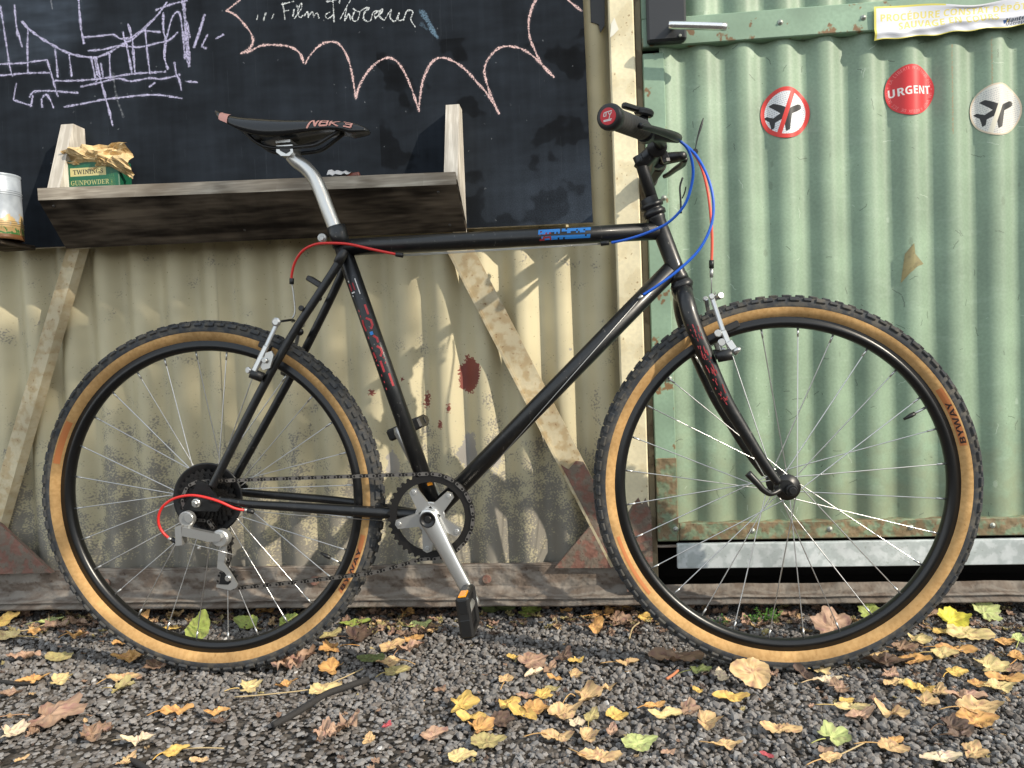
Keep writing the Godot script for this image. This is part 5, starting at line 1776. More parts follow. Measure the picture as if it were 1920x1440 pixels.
	cable(bike, [V(-0.3443, 0.8164, 0.2999), V(-0.3887, 0.8273, 0.3029), V(-0.4344, 0.8395, 0.3049), V(-0.4708, 0.8434, 0.3049), V(-0.5017, 0.8435, 0.3009), V(-0.5298, 0.8334, 0.2949), V(-0.5499, 0.8127, 0.2869), V(-0.5591, 0.7897, 0.2829), V(-0.5599, 0.7805, 0.2819)], mats.red_cable)
	cable(bike, [V(-0.6503, 0.3386, 0.3409), V(-0.6676, 0.3452, 0.3509), V(-0.6936, 0.361, 0.3609), V(-0.7236, 0.3719, 0.3669), V(-0.7498, 0.3745, 0.3669), V(-0.7798, 0.3686, 0.3649), V(-0.803, 0.3544, 0.3629), V(-0.8141, 0.3368, 0.3609), V(-0.816, 0.3179, 0.3589), V(-0.8095, 0.3018, 0.3569), V(-0.7985, 0.2898, 0.3549)], mats.red_cable)
	s = ss()
	tube(s, [V(-0.3404, 0.8153, 0.2989), V(0.0462, 0.818, 0.2979)], 0.0008, 6)
	obj("bare_cable", s, mats.dull_silver, bike)
	s = ss()
	tube(s, [V(-0.3353, 0.813, 0.2989), V(0.0422, 0.8162, 0.2979)], 0.0008, 6)
	obj("bare_cable", s, mats.dull_silver, bike)
	s = ss()
	tube(s, [V(0.1167, 0.7176, 0.2999), V(-0.1965, 0.3848, 0.2989)], 0.0008, 6)
	obj("bare_cable", s, mats.dull_silver, bike)
	s = ss()
	tube(s, [V(-0.6409, 0.3374, 0.3409), V(-0.5513, 0.3249, 0.3289), V(-0.3771, 0.3037, 0.2989)], 0.0008, 6)
	obj("bare_cable", s, mats.dull_silver, bike)
	s = ss()
	tube(s, spline([V(-0.5602, 0.7743, 0.2819), V(-0.5573, 0.7471, 0.2819), V(-0.5567, 0.7168, 0.2819), V(-0.5616, 0.7044, 0.2849)], 4), 0.0016, 6)
	obj("bare_cable", s, mats.dull_silver, bike)
	s = ss()
	tube(s, [V(0.2465, 0.7744, 0.2829), V(0.2444, 0.711, 0.2849)], 0.0011, 6)
	obj("bare_cable", s, mats.dull_silver, bike)
	for p in [[V(-0.3322, 0.8139, 0.2989), V(-0.3463, 0.8165, 0.2999)], [V(0.058, 0.8183, 0.2989), V(0.0422, 0.8171, 0.2989)], [V(-0.6355, 0.3348, 0.3389), V(-0.6472, 0.3386, 0.3409)], [V(-0.5604, 0.7712, 0.2819), V(-0.5598, 0.7826, 0.2819)], [V(0.2466, 0.7783, 0.2829), V(0.2462, 0.7635, 0.2829)]]:
		s = ss()
		tube(s, p, 0.0046, 10)
		obj("cable_stop", s, mats.plastic_black, bike)
	for p in [[V(0.2462, 0.7635, 0.2829), V(0.2456, 0.7466, 0.2839)], [V(0.1157, 0.7176, 0.3004), V(0.1096, 0.711, 0.3004)], [V(-0.6482, 0.3386, 0.3409), V(-0.6525, 0.3401, 0.3429)], [V(-0.8005, 0.2909, 0.3549), V(-0.7943, 0.2877, 0.3549)]]:
		s = ss()
		tube(s, p, 0.0034, 8)
		obj("cable_ferrule", s, mats.dull_silver, bike)
	# cable ties left on the housings
	s = ss()
	tube(s, spline([V(0.2242, 0.9847, 0.2689), V(0.2298, 1.009, 0.2689), V(0.2365, 1.0288, 0.2669), V(0.2422, 1.0458, 0.2649)], 4), [0.0006, 0.0008, 0.0010, 0.0012, 0.0014, 0.0017, 0.0020, 0.0022, 0.0023, 0.0022, 0.0018, 0.0012, 0.0006], 8)
	disc(s, V(0.2238, 0.9822, 0.2709), V(0, 0, 1), 0.0055, 0.006, 10)
	obj("cable_tie", s, mats.plastic_black, bike)
	s = ss()
	tube(s, spline([V(0.1874, 0.8601, 0.3289), V(0.1872, 0.8868, 0.3289), V(0.1869, 0.9078, 0.3289), V(0.1921, 0.9237, 0.3289)], 4), 0.0018, 8)
	tube(s, spline([V(0.1898, 0.8863, 0.3309), V(0.1943, 0.8967, 0.3349), V(0.1962, 0.9056, 0.3369)], 4), 0.0012, 8)
	obj("cable_tie", s, mats.plastic_black, bike)
	# quick release of the front wheel
	s = ss()
	disc(s, V(FRONT_X, HUB_Y, BIKE_Z + 0.055), V(0, 0, 1), 0.0105, 0.010, 20, 0.001)
	disc(s, V(FRONT_X, HUB_Y, BIKE_Z + 0.065), V(0, 0, 1), 0.0068, 0.006, 16, 0.001)
	tube(s, spline([V(0.3457, 0.3575, 0.3449), V(0.3274, 0.3521, 0.3549), V(0.3137, 0.3598, 0.3589), V(0.3029, 0.3724, 0.3589), V(0.2871, 0.3906, 0.3569)], 4), ease_list(0.0045, 0.0045, 5) + ease_list(0.005, 0.0068, 12), 10)
	obj("quick_release", s, mats.black_metal, bike)
	s = ss()
	disc(s, V(REAR_X, HUB_Y, BIKE_Z + 0.060), V(0, 0, 1), 0.0085, 0.006, 18, 0.001)
	disc(s, V(REAR_X, HUB_Y, BIKE_Z + 0.066), V(0, 0, 1), 0.0055, 0.006, 8, 0.001)
	obj("rear_axle_nut", s, mats.silver, bike)

func make_saddle(bike: Node3D):
	var a: Vector3 = V(-0.6856, 1.1095, 0.2789)
	var sd := part("saddle", bike, a)
	# stations from tail to nose: x, half width, top height, how far the skirt falls, crown
	var st := []
	var tops: Array = [V(-0.6877, 1.1117, 0.2789), V(-0.677, 1.1069, 0.2789), V(-0.6602, 1.0976, 0.2789), V(-0.6281, 1.0903, 0.2789), V(-0.5905, 1.0868, 0.2789), V(-0.5477, 1.083, 0.2789), V(-0.5051, 1.0813, 0.2789), V(-0.468, 1.0789, 0.2789), V(-0.4364, 1.0758, 0.2789), V(-0.4135, 1.0703, 0.2789), V(-0.397, 1.0631, 0.2789), V(-0.3909, 1.0576, 0.2789)]
	var skirts: Array = [V(-0.6839, 1.1012, 0.2789), V(-0.6715, 1.089, 0.2789), V(-0.6528, 1.0744, 0.2789), V(-0.6244, 1.0581, 0.2789), V(-0.5893, 1.0477, 0.2789), V(-0.5549, 1.0476, 0.2789), V(-0.5064, 1.0548, 0.2789), V(-0.469, 1.0585, 0.2789), V(-0.4426, 1.0569, 0.2789), V(-0.427, 1.0518, 0.2789), V(-0.3995, 1.0541, 0.2789), V(-0.3921, 1.0547, 0.2789)]
	var half := [0.034, 0.052, 0.062, 0.066, 0.060, 0.050, 0.038, 0.029, 0.024, 0.0215, 0.016, 0.006]
	var rows := []
	var base := []
	for i in 12:
		var row := PackedVector3Array()
		var t: Vector3 = tops[i]
		var k: Vector3 = skirts[i]
		var w: float = half[i]
		var n := 20
		for j in n + 1:
			var u := (j / float(n)) * 2.0 - 1.0
			var e := absf(u)
			var zz := w * sin(e * PI / 2 * 0.98) * signf(u)
			var drop := pow(e, 3.0)
			var yy := lerpf(t.y - (0.004 * exp(-e * e * 14.0) if i > 0 and i < 8 else 0.0), k.y, drop)
			if e > 0.93:
				zz = w * 0.985 * signf(u)
			row.append(V(lerpf(t.x, k.x, drop), yy, BIKE_Z + zz))
		# underside
		for j in range(1, 8):
			var u := 1.0 - j / 4.0
			row.append(V(k.x, lerpf(k.y, t.y, 0.16 * (1.0 - absf(u))) - 0.001 * (1.0 - absf(u)), BIKE_Z + w * 0.93 * u))
		rows.append(row)
	var fine := []
	for i in rows.size() - 1:
		for q in 4:
			var row := PackedVector3Array()
			for j in rows[0].size():
				row.append(rows[i][j].cubic_interpolate(rows[i + 1][j], rows[maxi(i - 1, 0)][j], rows[mini(i + 2, rows.size() - 1)][j], q / 4.0))
			fine.append(row)
	fine.append(rows[rows.size() - 1])
	var s := ss()
	var rev := []
	for r in fine:
		var p: PackedVector3Array = r
		p.reverse()
		rev.append(p)
	grid(s, rev, true)
	for e in [0, rev.size() - 1]:
		var p: PackedVector3Array = rev[e]
		var c := Vector3.ZERO
		for v in p:
			c += v / p.size()
		for j in p.size():
			if e == 0:
				tri(s, c, p[(j + 1) % p.size()], p[j])
			else:
				tri(s, c, p[j], p[(j + 1) % p.size()])
	obj("saddle_shell", s, mats.saddle_black, sd)
	# lettering on the near flank, and the pink corner patches
	var on := func(x: float, v: float) -> Vector3:      # point on the near side; v 0 top edge .. 1 skirt
		var i := 0
		while i < 10 and tops[i + 1].x < x:
			i += 1
		var f := clampf((x - tops[i].x) / (tops[i + 1].x - tops[i].x), 0, 1)
		var w: float = lerpf(half[i], half[i + 1], f)
		var t: Vector3 = (tops[i] as Vector3).lerp(tops[i + 1], f)
		var k: Vector3 = (skirts[i] as Vector3).lerp(skirts[i + 1], f)
		var e := lerpf(0.52, 0.97, v)
		return V(x, lerpf(t.y, k.y, pow(e, 3.0)) + 0.0006, BIKE_Z + w * sin(e * PI / 2 * 0.98) + 0.0014)
	s = ss(false)
	var x0: float = V(-0.5026, 1.0623, 0.3089).x
	var x1: float = V(-0.4176, 1.0569, 0.3089).x
	for l in [[0.0, 0.95, 0.12, 0.05], [0.12, 0.05, 0.17, 0.85], [0.17, 0.85, 0.24, 0.10], [0.30, 0.10, 0.46, 0.08], [0.30, 0.12, 0.26, 0.80], [0.28, 0.45, 0.44, 0.42], [0.44, 0.12, 0.42, 0.80], [0.26, 0.80, 0.42, 0.80], [0.52, 0.08, 0.48, 0.82], [0.70, 0.08, 0.52, 0.50], [0.52, 0.50, 0.66, 0.84], [0.78, 0.14, 0.98, 0.14], [0.82, 0.48, 0.97, 0.46], [0.97, 0.14, 0.94, 0.80], [0.78, 0.80, 0.94, 0.80]]:
		var p := Vector2(l[0], l[1])
		var q := Vector2(l[2], l[3])
		var n := 5
		var nn := (q - p).orthogonal() 
		nn = Vector2(nn.x, nn.y).normalized() * Vector2(0.020, 0.075)
		for i in n:
			var aa := p.lerp(q, i / float(n))
			var bb := p.lerp(q, (i + 1) / float(n))
			var c := [aa - nn, bb - nn, bb + nn, aa + nn]
			var v := []
			for k in c:
				v.append(on.call(lerpf(x0, x1, k.x), k.y))
			if (v[1] - v[0]).cross(v[3] - v[0]).z > 0:
				quad(s, v[0], v[1], v[2], v[3])
			else:
				quad(s, v[3], v[2], v[1], v[0])
	obj("saddle_lettering", s, mats.decal_pink, sd)
	s = ss()
	var pr := []
	for i in 6:
		var row := PackedVector3Array()
		for j in 8:
			row.append(on.call(lerpf(tops[2].x - 0.004, tops[2].x + 0.014, j / 7.0), lerpf(-0.1, 1.0, i / 5.0)) + V(0, 0.0004, 0.0008))
		pr.append(row)
	pr.reverse()
	grid(s, pr)
	obj("corner_patch", s, mats.decal_pink, sd)
	for e in [0.022, -0.022]:
		s = ss()
		var z := [0.9, 1.0, 1.0, 1.0, 0.9, 0.6, 0.4]
		var path := []
		var src: Array = [V(-0.6315, 1.0668, 0.2789), V(-0.6151, 1.0493, 0.2789), V(-0.5953, 1.0367, 0.2789), V(-0.5665, 1.0308, 0.2789), V(-0.5237, 1.0302, 0.2789), V(-0.4936, 1.0335, 0.2789), V(-0.4696, 1.0463, 0.2789), V(-0.4478, 1.0592, 0.2789)]
		for i in src.size():
			path.append(src[i] + V(0, 0, e * (1.0 if i < 5 else 1.0 - (i - 4) * 0.15)))
		tube(s, spline(path, 4), 0.0036, 10)
		obj("saddle_rail", s, mats.plastic_black, sd)

func make_drivetrain(bike: Node3D, bb: Vector3):
	var s: SurfaceTool
	var cr := part("crankset", bike, bb)
	var zc := BIKE_Z + 0.047
	var c := V(bb.x, bb.y, zc)
	s = ss(false)
	ring_tooth(s, c, 0.0655, 0.0785, 0.0835, 40, 0.003)
	obj("chainring", s, mats.sprocket, cr)
	# five-arm spider and right crank
	s = ss(false)
	var bolts: Array = [V(-0.3227, 0.365, 0.3329), V(-0.2569, 0.3565, 0.3329), V(-0.2445, 0.2896, 0.3329), V(-0.3018, 0.2581, 0.3329), V(-0.3541, 0.3057, 0.3329)]
	for b in bolts:
		var d: Vector3 = V(b.x - bb.x, b.y - bb.y, 0)
		var n := V(-d.y, d.x, 0).normalized()
		var e := d.normalized()
		prism(s, [Vector2(bb.x, bb.y) + Vector2(n.x, n.y) * 0.0150, Vector2(bb.x, bb.y) - Vector2(n.x, n.y) * 0.0150, Vector2(b.x + e.x * 0.004 - n.x * 0.0085, b.y + e.y * 0.004 - n.y * 0.0085), Vector2(b.x + e.x * 0.008, b.y + e.y * 0.008), Vector2(b.x + e.x * 0.004 + n.x * 0.0085, b.y + e.y * 0.004 + n.y * 0.0085)], Transform3D(Basis(), V(0, 0, BIKE_Z + 0.0495)), 0.008)
	disc(s, V(bb.x, bb.y, BIKE_Z + 0.0492), V(0, 0, 1), 0.0290, 0.0076, 30, 0.0012)
	obj("spider", s, mats.silver, cr)
	for b in bolts:
		s = ss()
		disc(s, V(b.x, b.y, BIKE_Z + 0.0572), V(0, 0, 1), 0.0048, 0.0025, 14, 0.0006)
		disc(s, V(b.x, b.y, BIKE_Z + 0.0598), V(0, 0, 1), 0.0022, 0.0006, 6, 0.0001)
		obj("chainring_bolt", s, mats.dull_silver, cr)
	var pe: Vector3 = V(-0.2187, 0.1672, 0.3569)          # right pedal axle
	var dir := V(pe.x - bb.x, pe.y - bb.y, 0).normalized()
	s = ss()
	var rows := []
	for i in range(-5, 18):
		var t := clampf(i / 12.0, 0.0, 1.0)
		var over := clampf(maxf(-i, i - 12) / 5.0, 0.0, 1.0)
		var p := V(bb.x, bb.y, BIKE_Z + lerpf(0.064, 0.074, t)) + dir * (0.170 * t + (sin(over * PI / 2) * 0.0165 if i > 12 else -sin(over * PI / 2) * 0.0185))
		var wd := lerpf(0.0185, 0.0120, t) * (1.0 - 0.12 * sin(t * PI)) * maxf(cos(over * PI / 2), 0.02)
		var th := lerpf(0.0100, 0.0072, t)
		var n := V(-dir.y, dir.x, 0)
		var row := PackedVector3Array()
		for k in 16:
			var an := TAU * k / 16
			var cx := signf(cos(an)) * pow(absf(cos(an)), 0.55)
			var sx := signf(sin(an)) * pow(absf(sin(an)), 0.55)
			row.append(p + n * cx * wd + V(0, 0, 1) * sx * th)
		rows.append(row)
	grid(s, rows, true)
	obj("crank_arm", s, mats.silver, cr)
	s = ss()
	lathe(s, [Vector2(0.0135, 0.0), Vector2(0.0150, 0.003), Vector2(0.0150, 0.004), Vector2(0.0125, 0.0045), Vector2(0.0115, 0.002), Vector2(0.0001, 0.0015)], 22, Transform3D(Basis(), V(bb.x, bb.y, BIKE_Z + 0.0735)))
	disc(s, V(bb.x, bb.y, BIKE_Z + 0.0738), V(0, 0, 1), 0.007, 0.003, 18)
	obj("crank_bolt_cap", s, mats.black_metal, cr)
	s = ss()
	var q2: Vector3 = V(bb.x, bb.y, BIKE_Z - 0.052) - dir * 0.172
	tube(s, [V(bb.x, bb.y, BIKE_Z - 0.050) + dir * 0.012, V(bb.x, bb.y, BIKE_Z - 0.050), q2, q2 - dir * 0.010], [0.010, 0.0150, 0.0110, 0.007], 14)
	tube(s, [V(bb.x, bb.y, BIKE_Z - 0.06), V(bb.x, bb.y, BIKE_Z + 0.06)], 0.0085, 14)
	obj("crank_arm", s, mats.dull_silver, cr)
	s = ss(false)
	prism(s, [Vector2(-0.005, -0.003), Vector2(0.005, -0.003), Vector2(0.005, 0.003), Vector2(-0.005, 0.003)], Transform3D(Basis(V(0, 0, 1), 0.2), V(-0.2953, 0.3782, 0.3189)), 0.001)
	obj("amber_sticker", s, mats.amber, cr)
	for e in 2:
		var at: Vector3 = pe if e == 0 else q2
		var sgn := 1.0 if e == 0 else -1.0
		at.z = BIKE_Z + (0.126 if e == 0 else -0.108)
		var pd := part("pedal", bike, at)
		var rot := Basis(V(0, 0, 1), deg_to_rad(-84.0 if e == 0 else 22.0))
		# cage: two side plates, front and rear bars, axle barrel
		var shift: Vector3 = rot * V(0.005 if e == 0 else 0.006, 0, 0)
		s = ss(false)
		for z in [0.036, -0.034]:
			box(s, Transform3D(rot, at + shift + V(0, 0, z * sgn)), V(0.074, 0.025, 0.010), 0.004)
		for x in [0.033, -0.033]:
			box(s, Transform3D(rot, at + shift + rot * V(x, 0, 0) + V(0, 0, 0.001 * sgn)), V(0.008, 0.022, 0.066), 0.002)
		box(s, Transform3D(rot, at + shift + V(0, 0, 0.003 * sgn)), V(0.060, 0.010, 0.070), 0.003)
		obj("pedal_body", s, mats.plastic_black, pd)
		s = ss()
		tube(s, [at + V(0, 0, -0.058 * sgn), at + V(0, 0, 0.03 * sgn)], 0.0095, 14)
		obj("pedal_axle", s, mats.dull_silver, pd)
		for x in [0.0378, -0.0378]:
			s = ss(false)
			box(s, Transform3D(rot, at + shift + rot * V(x, 0, 0) + V(0, 0, 0.022 * sgn)), V(0.003, 0.014, 0.034), 0.001)
			obj("reflector", s, mats.amber if e == 0 and x < 0 else mats.black_metal, pd)
		s = ss(false)
		box(s, Transform3D(rot, at + shift + rot * V(-0.02, 0.0, 0) + V(0, 0, 0.0414 * sgn)), V(0.024, 0.016, 0.002), 0.0008)
		obj("end_plate", s, mats.black_metal, pd)
		s = ss(false)
		box(s, Transform3D(rot, at + shift + rot * V(0.018, 0.0, 0) + V(0, 0, 0.0414 * sgn)), V(0.030, 0.018, 0.0018), 0.0008)
		obj("end_plate", s, mats.black_metal, pd)
	# cassette
	var cs := part("cassette", bike, V(REAR_X, HUB_Y, BIKE_Z + 0.03))
	var teeth := [28, 24, 21, 19, 17, 15, 13]
	for k in 7:
		s = ss(false)
		var r: float = teeth[k] * 0.0127 / TAU
		ring_tooth(s, V(REAR_X, HUB_Y, BIKE_Z + 0.021 + k * 0.0046), r * 0.40, r - 0.002, r + 0.0026, teeth[k], 0.0019)
		obj("sprocket", s, mats.sprocket, cs)
	s = ss()
	lathe(s, [Vector2(0.0001, 0.017), Vector2(0.0185, 0.017), Vector2(0.0185, 0.051), Vector2(0.0155, 0.053), Vector2(0.0120, 0.051), Vector2(0.0001, 0.051)], 24, Transform3D(Basis(), V(REAR_X, HUB_Y, BIKE_Z)))
	obj("lock_ring", s, mats.dark_steel, cs)
	s = ss()
	lathe(s, [Vector2(0.0300, -0.0005), Vector2(0.0690, -0.001), Vector2(0.0712, -0.001), Vector2(0.0718, 0.0005), Vector2(0.0710, 0.003), Vector2(0.0680, 0.0015), Vector2(0.0300, 0.0006), Vector2(0.0300, -0.0005)], 64, Transform3D(Basis(), V(REAR_X, HUB_Y, BIKE_Z + 0.0155)))
	for k in 6:
		var an := TAU * k / 6 + 0.3
		bar(s, V(REAR_X + cos(an) * 0.018, HUB_Y + sin(an) * 0.018, BIKE_Z + 0.0155), V(REAR_X + cos(an) * 0.066, HUB_Y + sin(an) * 0.066, BIKE_Z + 0.0155), 0.008, 0.0015, 0.0004)
	obj("spoke_guard", s, mats.plastic_black, cs)
	# chain: every link its own piece
	var ch := part("chain", bike, c)
	var way := []
	var hub := V(REAR_X, HUB_Y, BIKE_Z + 0.0395)
	var rr := 19 * 0.0127 / TAU
	for k in 30:                             # over the chainring, front half
		var an := deg_to_rad(lerpf(93.0, -100.0, k / 29.0))
		way.append(c + V(cos(an), sin(an), 0) * 0.0812)
	way.append_array([V(-0.4112, 0.2102, 0.3249), V(-0.5602, 0.1937, 0.3229), V(-0.6905, 0.1819, 0.3209), V(-0.7084, 0.1817, 0.3199), V(-0.721, 0.1893, 0.3199), V(-0.7236, 0.202, 0.3199), V(-0.7153, 0.2145, 0.3199), V(-0.7037, 0.2271, 0.3199), V(-0.6974, 0.2428, 0.3199), V(-0.6964, 0.2606, 0.3199), V(-0.7033, 0.2774, 0.3194), V(-0.7182, 0.2881, 0.3189)])
	for k in 20:
		var an := deg_to_rad(lerpf(-75.0, -265.0, k / 19.0))
		way.append(hub + V(cos(an), sin(an), 0) * rr)
	way.append(way[0])
	var plate := ss(false)
	var ol := ss(false)
	for e in [0, 1]:
		var t: SurfaceTool = plate if e == 0 else ol
		for z in [1.0, -1.0]:
			var zz: float = (0.0021 if e == 0 else 0.0034) * z
			var pl := []
			for k in 16:
				var an := TAU * k / 16
				pl.append(Vector2((0.00635 if cos(an) > 0 else -0.00635) + cos(an) * 0.0042, sin(an) * (0.0042 - 0.0010 * pow(absf(sin(an)), 2.0))))
			prism(t, pl, Transform3D(Basis(), V(0, 0, zz - 0.0005)), 0.0010)
		if e == 0:
			for x in [-0.00635, 0.00635]:
				disc(t, V(x, 0, -0.0042), V(0, 0, 1), 0.0026, 0.0084, 8, 0.0004)
	var link := [done(plate), done(ol)]
	var total := 0.0
	for i in way.size() - 1:
		total += way[i].distance_to(way[i + 1])
	var num := int(round(total / 0.0127))
	if num % 2 == 1:
		num += 1
	var step := total / num
	var seg := 0
	var into := 0.0
	var pos: Array = []
	for k in num + 1:
		var want := k * step
		while seg < way.size() - 2 and into + way[seg].distance_to(way[seg + 1]) < want:
			into += way[seg].distance_to(way[seg + 1])
			seg += 1
		pos.append(way[seg].lerp(way[seg + 1], clampf((want - into) / way[seg].distance_to(way[seg + 1]), 0, 1)))
	for k in num:
		var o := put("link", link[k % 2], mats.chain_inner if k % 2 == 0 else mats.chain_outer, ch, true)
		var x: Vector3 = (pos[k + 1] - pos[k]).normalized()
		var z := (V(0, 0, 1) - x * x.z).normalized()
		o.transform = Transform3D(Basis(x, z.cross(x), z), (pos[k] + pos[k + 1]) / 2 - origin(ch))
	# rear derailleur
	var rd := part("rear_derailleur", bike, V(-0.7572, 0.329, 0.3539))
	s = ss()
	disc(s, V(-0.7632, 0.3268, 0.3429), V(0, 0, 1), 0.0150, 0.014, 24, 0.002)
	disc(s, V(-0.7553, 0.3298, 0.3574), V(0, 0, 1), 0.0092, 0.004, 20, 0.001)
	obj("mounting_bolt", s, mats.dull_silver, rd)
	s = ss(false)
	arm_poly(s, [Vector2(-0.7677, 0.3138), Vector2(-0.7141, 0.3016), Vector2(-0.6941, 0.2981), Vector2(-0.6914, 0.2909), Vector2(-0.6959, 0.2848), Vector2(-0.7193, 0.2842), Vector2(-0.7413, 0.2907), Vector2(-0.7697, 0.2963)], 0.078, 0.012)
	obj("parallelogram", s, mats.silver, rd)
	s = ss(false)
	arm_poly(s, [Vector2(-0.7821, 0.3139), Vector2(-0.7691, 0.3168), Vector2(-0.7702, 0.2786), Vector2(-0.7832, 0.2777)], 0.074, 0.020)
	arm_poly(s, [Vector2(-0.7687, 0.324), Vector2(-0.7505, 0.3237), Vector2(-0.7578, 0.3084), Vector2(-0.7706, 0.3086)], 0.070, 0.012)
	obj("knuckle", s, mats.dull_silver, rd)
	s = ss()
	disc(s, V(-0.6987, 0.2879, 0.3369), V(0, 0, 1), 0.0172, 0.020, 24, 0.003)
	obj("cage_pivot", s, mats.dull_silver, rd)
	s = ss(false)
	arm_poly(s, [Vector2(-0.7103, 0.278), Vector2(-0.6941, 0.2809), Vector2(-0.6976, 0.2559), Vector2(-0.703, 0.2352), Vector2(-0.6901, 0.2162), Vector2(-0.6774, 0.1931), Vector2(-0.681, 0.1868), Vector2(-0.6931, 0.1817), Vector2(-0.7207, 0.1883), Vector2(-0.7204, 0.1935), Vector2(-0.6979, 0.1922), Vector2(-0.69, 0.1984), Vector2(-0.7029, 0.2174), Vector2(-0.7175, 0.2259)], 0.054, 0.003)
	obj("cage_plate", s, mats.dull_silver, rd)
	for p in [V(-0.704, 0.2017, 0.3199), V(-0.7078, 0.2754, 0.3194)]:
		s = ss(false)
		ring_tooth(s, p, 0.004, 0.0165, 0.0195, 11, 0.007)
		obj("jockey_wheel", s, mats.plastic_black, rd)
	s = ss()
	disc(s, V(-0.6958, 0.206, 0.3344), V(0, 0, 1), 0.0058, 0.004, 14)
	disc(s, V(-0.7407, 0.2729, 0.3529), V(0.1, -0.6, 0.8), 0.0038, 0.006, 10)
	obj("pulley_bolt", s, mats.silver, rd)
	s = ss()
	tube(s, spline([V(-0.7942, 0.2887, 0.3549), V(-0.7859, 0.2844, 0.3549), V(-0.7753, 0.2832, 0.3549)], 3), 0.0045, 10)
	obj("cable_boot", s, mats.plastic_black, rd)
	s = ss()
	tube(s, [V(-0.7615, 0.2815, 0.3569), V(-0.7143, 0.2689, 0.3549), V(-0.6756, 0.2555, 0.3489)], 0.0008, 6)
	obj("cable_tail", s, mats.spoke_steel, rd)

func make_brakes(bike: Node3D):
	var s: SurfaceTool
	var fb := part("front_brake", bike, V(0.2558, 0.6263, 0.3489))
	for e in [1.0, -1.0]:
		var m := func(p: Vector3) -> Vector3: return V(p.x, p.y, BIKE_Z + (p.z - BIKE_Z) * e)
		s = ss(false)
		var top: Vector3 = m.call(V(0.2404, 0.7095, 0.3089))
		bar(s, top, m.call(V(0.2547, 0.6438, 0.3369)), 0.0085, 0.007, 0.002)
		bar(s, m.call(V(0.2538, 0.6467, 0.3369)), m.call(V(0.2676, 0.6069, 0.3429)), 0.010, 0.008, 0.002)
		bar(s, m.call(V(0.2621, 0.6261, 0.3449)), m.call(V(0.2707, 0.6115, 0.3469)), 0.012, 0.004, 0.001)
		obj("brake_arm", s, mats.silver, fb)
		s = ss()
		tube(s, [m.call(V(0.2428, 0.5992, 0.3389)), m.call(V(0.268, 0.603, 0.3449))], 0.0105, 14)
		obj("spring_barrel", s, mats.plastic_black, fb)
		s = ss()
		tube(s, [m.call(V(0.2709, 0.6048, 0.3449)), m.call(V(0.2777, 0.6112, 0.3489)), m.call(V(0.2815, 0.613, 0.3489))], [0.006, 0.005, 0.003], 10)
		disc(s, m.call(V(0.2449, 0.6413, 0.3389)), V(0, 0, e), 0.0068, 0.004, 16)
		disc(s, m.call(V(0.251, 0.6247, 0.3389)), V(0, 0, e), 0.0072, 0.004, 16)
		disc(s, m.call(V(0.2399, 0.7093, 0.3119)), V(0, 0, e), 0.0055, 0.005, 12)
		disc(s, m.call(V(0.2546, 0.7095, 0.2989)), V(0.4, 0.2, e), 0.0062, 0.010, 12)
		obj("brake_bolt", s, mats.silver, fb)
		s = ss(false)
		bar(s, m.call(V(0.2543, 0.6445, 0.3069)), m.call(V(0.2886, 0.6588, 0.3049)), 0.013, 0.011, 0.002)
		obj("brake_pad", s, mats.plastic_black, fb)
		s = ss()
		tube(s, [m.call(V(0.2558, 0.6415, 0.3089)), m.call(V(0.2482, 0.6392, 0.3409))], 0.0042, 8)
		obj("pad_post", s, mats.dull_silver, fb)
	s = ss()
	tube(s, spline([V(0.2404, 0.7095, 0.3089), V(0.2525, 0.719, 0.2789), V(0.2544, 0.713, 0.2489)], 4), 0.0012, 6)
	obj("straddle_wire", s, mats.dull_silver, fb)
	var rb := part("rear_brake", bike, V(-0.599, 0.6451, 0.3389))
	for e in [1.0, -1.0]:
		var m := func(p: Vector3) -> Vector3: return V(p.x + (0.0 if e > 0 else 0.012), p.y, BIKE_Z + (p.z - BIKE_Z) * e)
		s = ss(false)
		bar(s, m.call(V(-0.5772, 0.6932, 0.3249)), m.call(V(-0.5957, 0.648, 0.3389)), 0.0085, 0.007, 0.002)
		bar(s, m.call(V(-0.5934, 0.652, 0.3389)), m.call(V(-0.6177, 0.6035, 0.3469)), 0.0105, 0.008, 0.002)
		prism(s, [Vector2(-0.6064, 0.6343), Vector2(-0.5831, 0.6415), Vector2(-0.5794, 0.6333), Vector2(-0.5879, 0.6094), Vector2(-0.6017, 0.6059), Vector2(-0.6095, 0.6163)], Transform3D(Basis(), V(0, 0, BIKE_Z + (0.058 if e > 0 else -0.064))), 0.006)
		obj("brake_arm", s, mats.silver, rb)
		s = ss()
		tube(s, [m.call(V(-0.6249, 0.6017, 0.3449)), m.call(V(-0.604, 0.5916, 0.3389))], 0.0098, 14)
		obj("spring_barrel", s, mats.plastic_black, rb)
		s = ss()
		disc(s, m.call(V(-0.6259, 0.6068, 0.3469)), V(-0.4, 0, e), 0.0062, 0.006, 14)
		disc(s, m.call(V(-0.5768, 0.6963, 0.3229)), V(0, 0, e), 0.0085, 0.010, 16, 0.003)
		disc(s, m.call(V(-0.5955, 0.6238, 0.3449)), V(0, 0, e), 0.0052, 0.005, 12)
		obj("brake_bolt", s, mats.silver, rb)
		s = ss(false)
		bar(s, m.call(V(-0.5996, 0.6452, 0.3049)), m.call(V(-0.6225, 0.6575, 0.3049)), 0.012, 0.010, 0.002)
		obj("brake_pad", s, mats.plastic_black, rb)
	s = ss()
	tube(s, spline([V(-0.5725, 0.6971, 0.3229), V(-0.5596, 0.7006, 0.2989), V(-0.5598, 0.7003, 0.2789), V(-0.5757, 0.7001, 0.2489)], 4), 0.0022, 8)
	obj("straddle_wire", s, mats.plastic_black, rb)


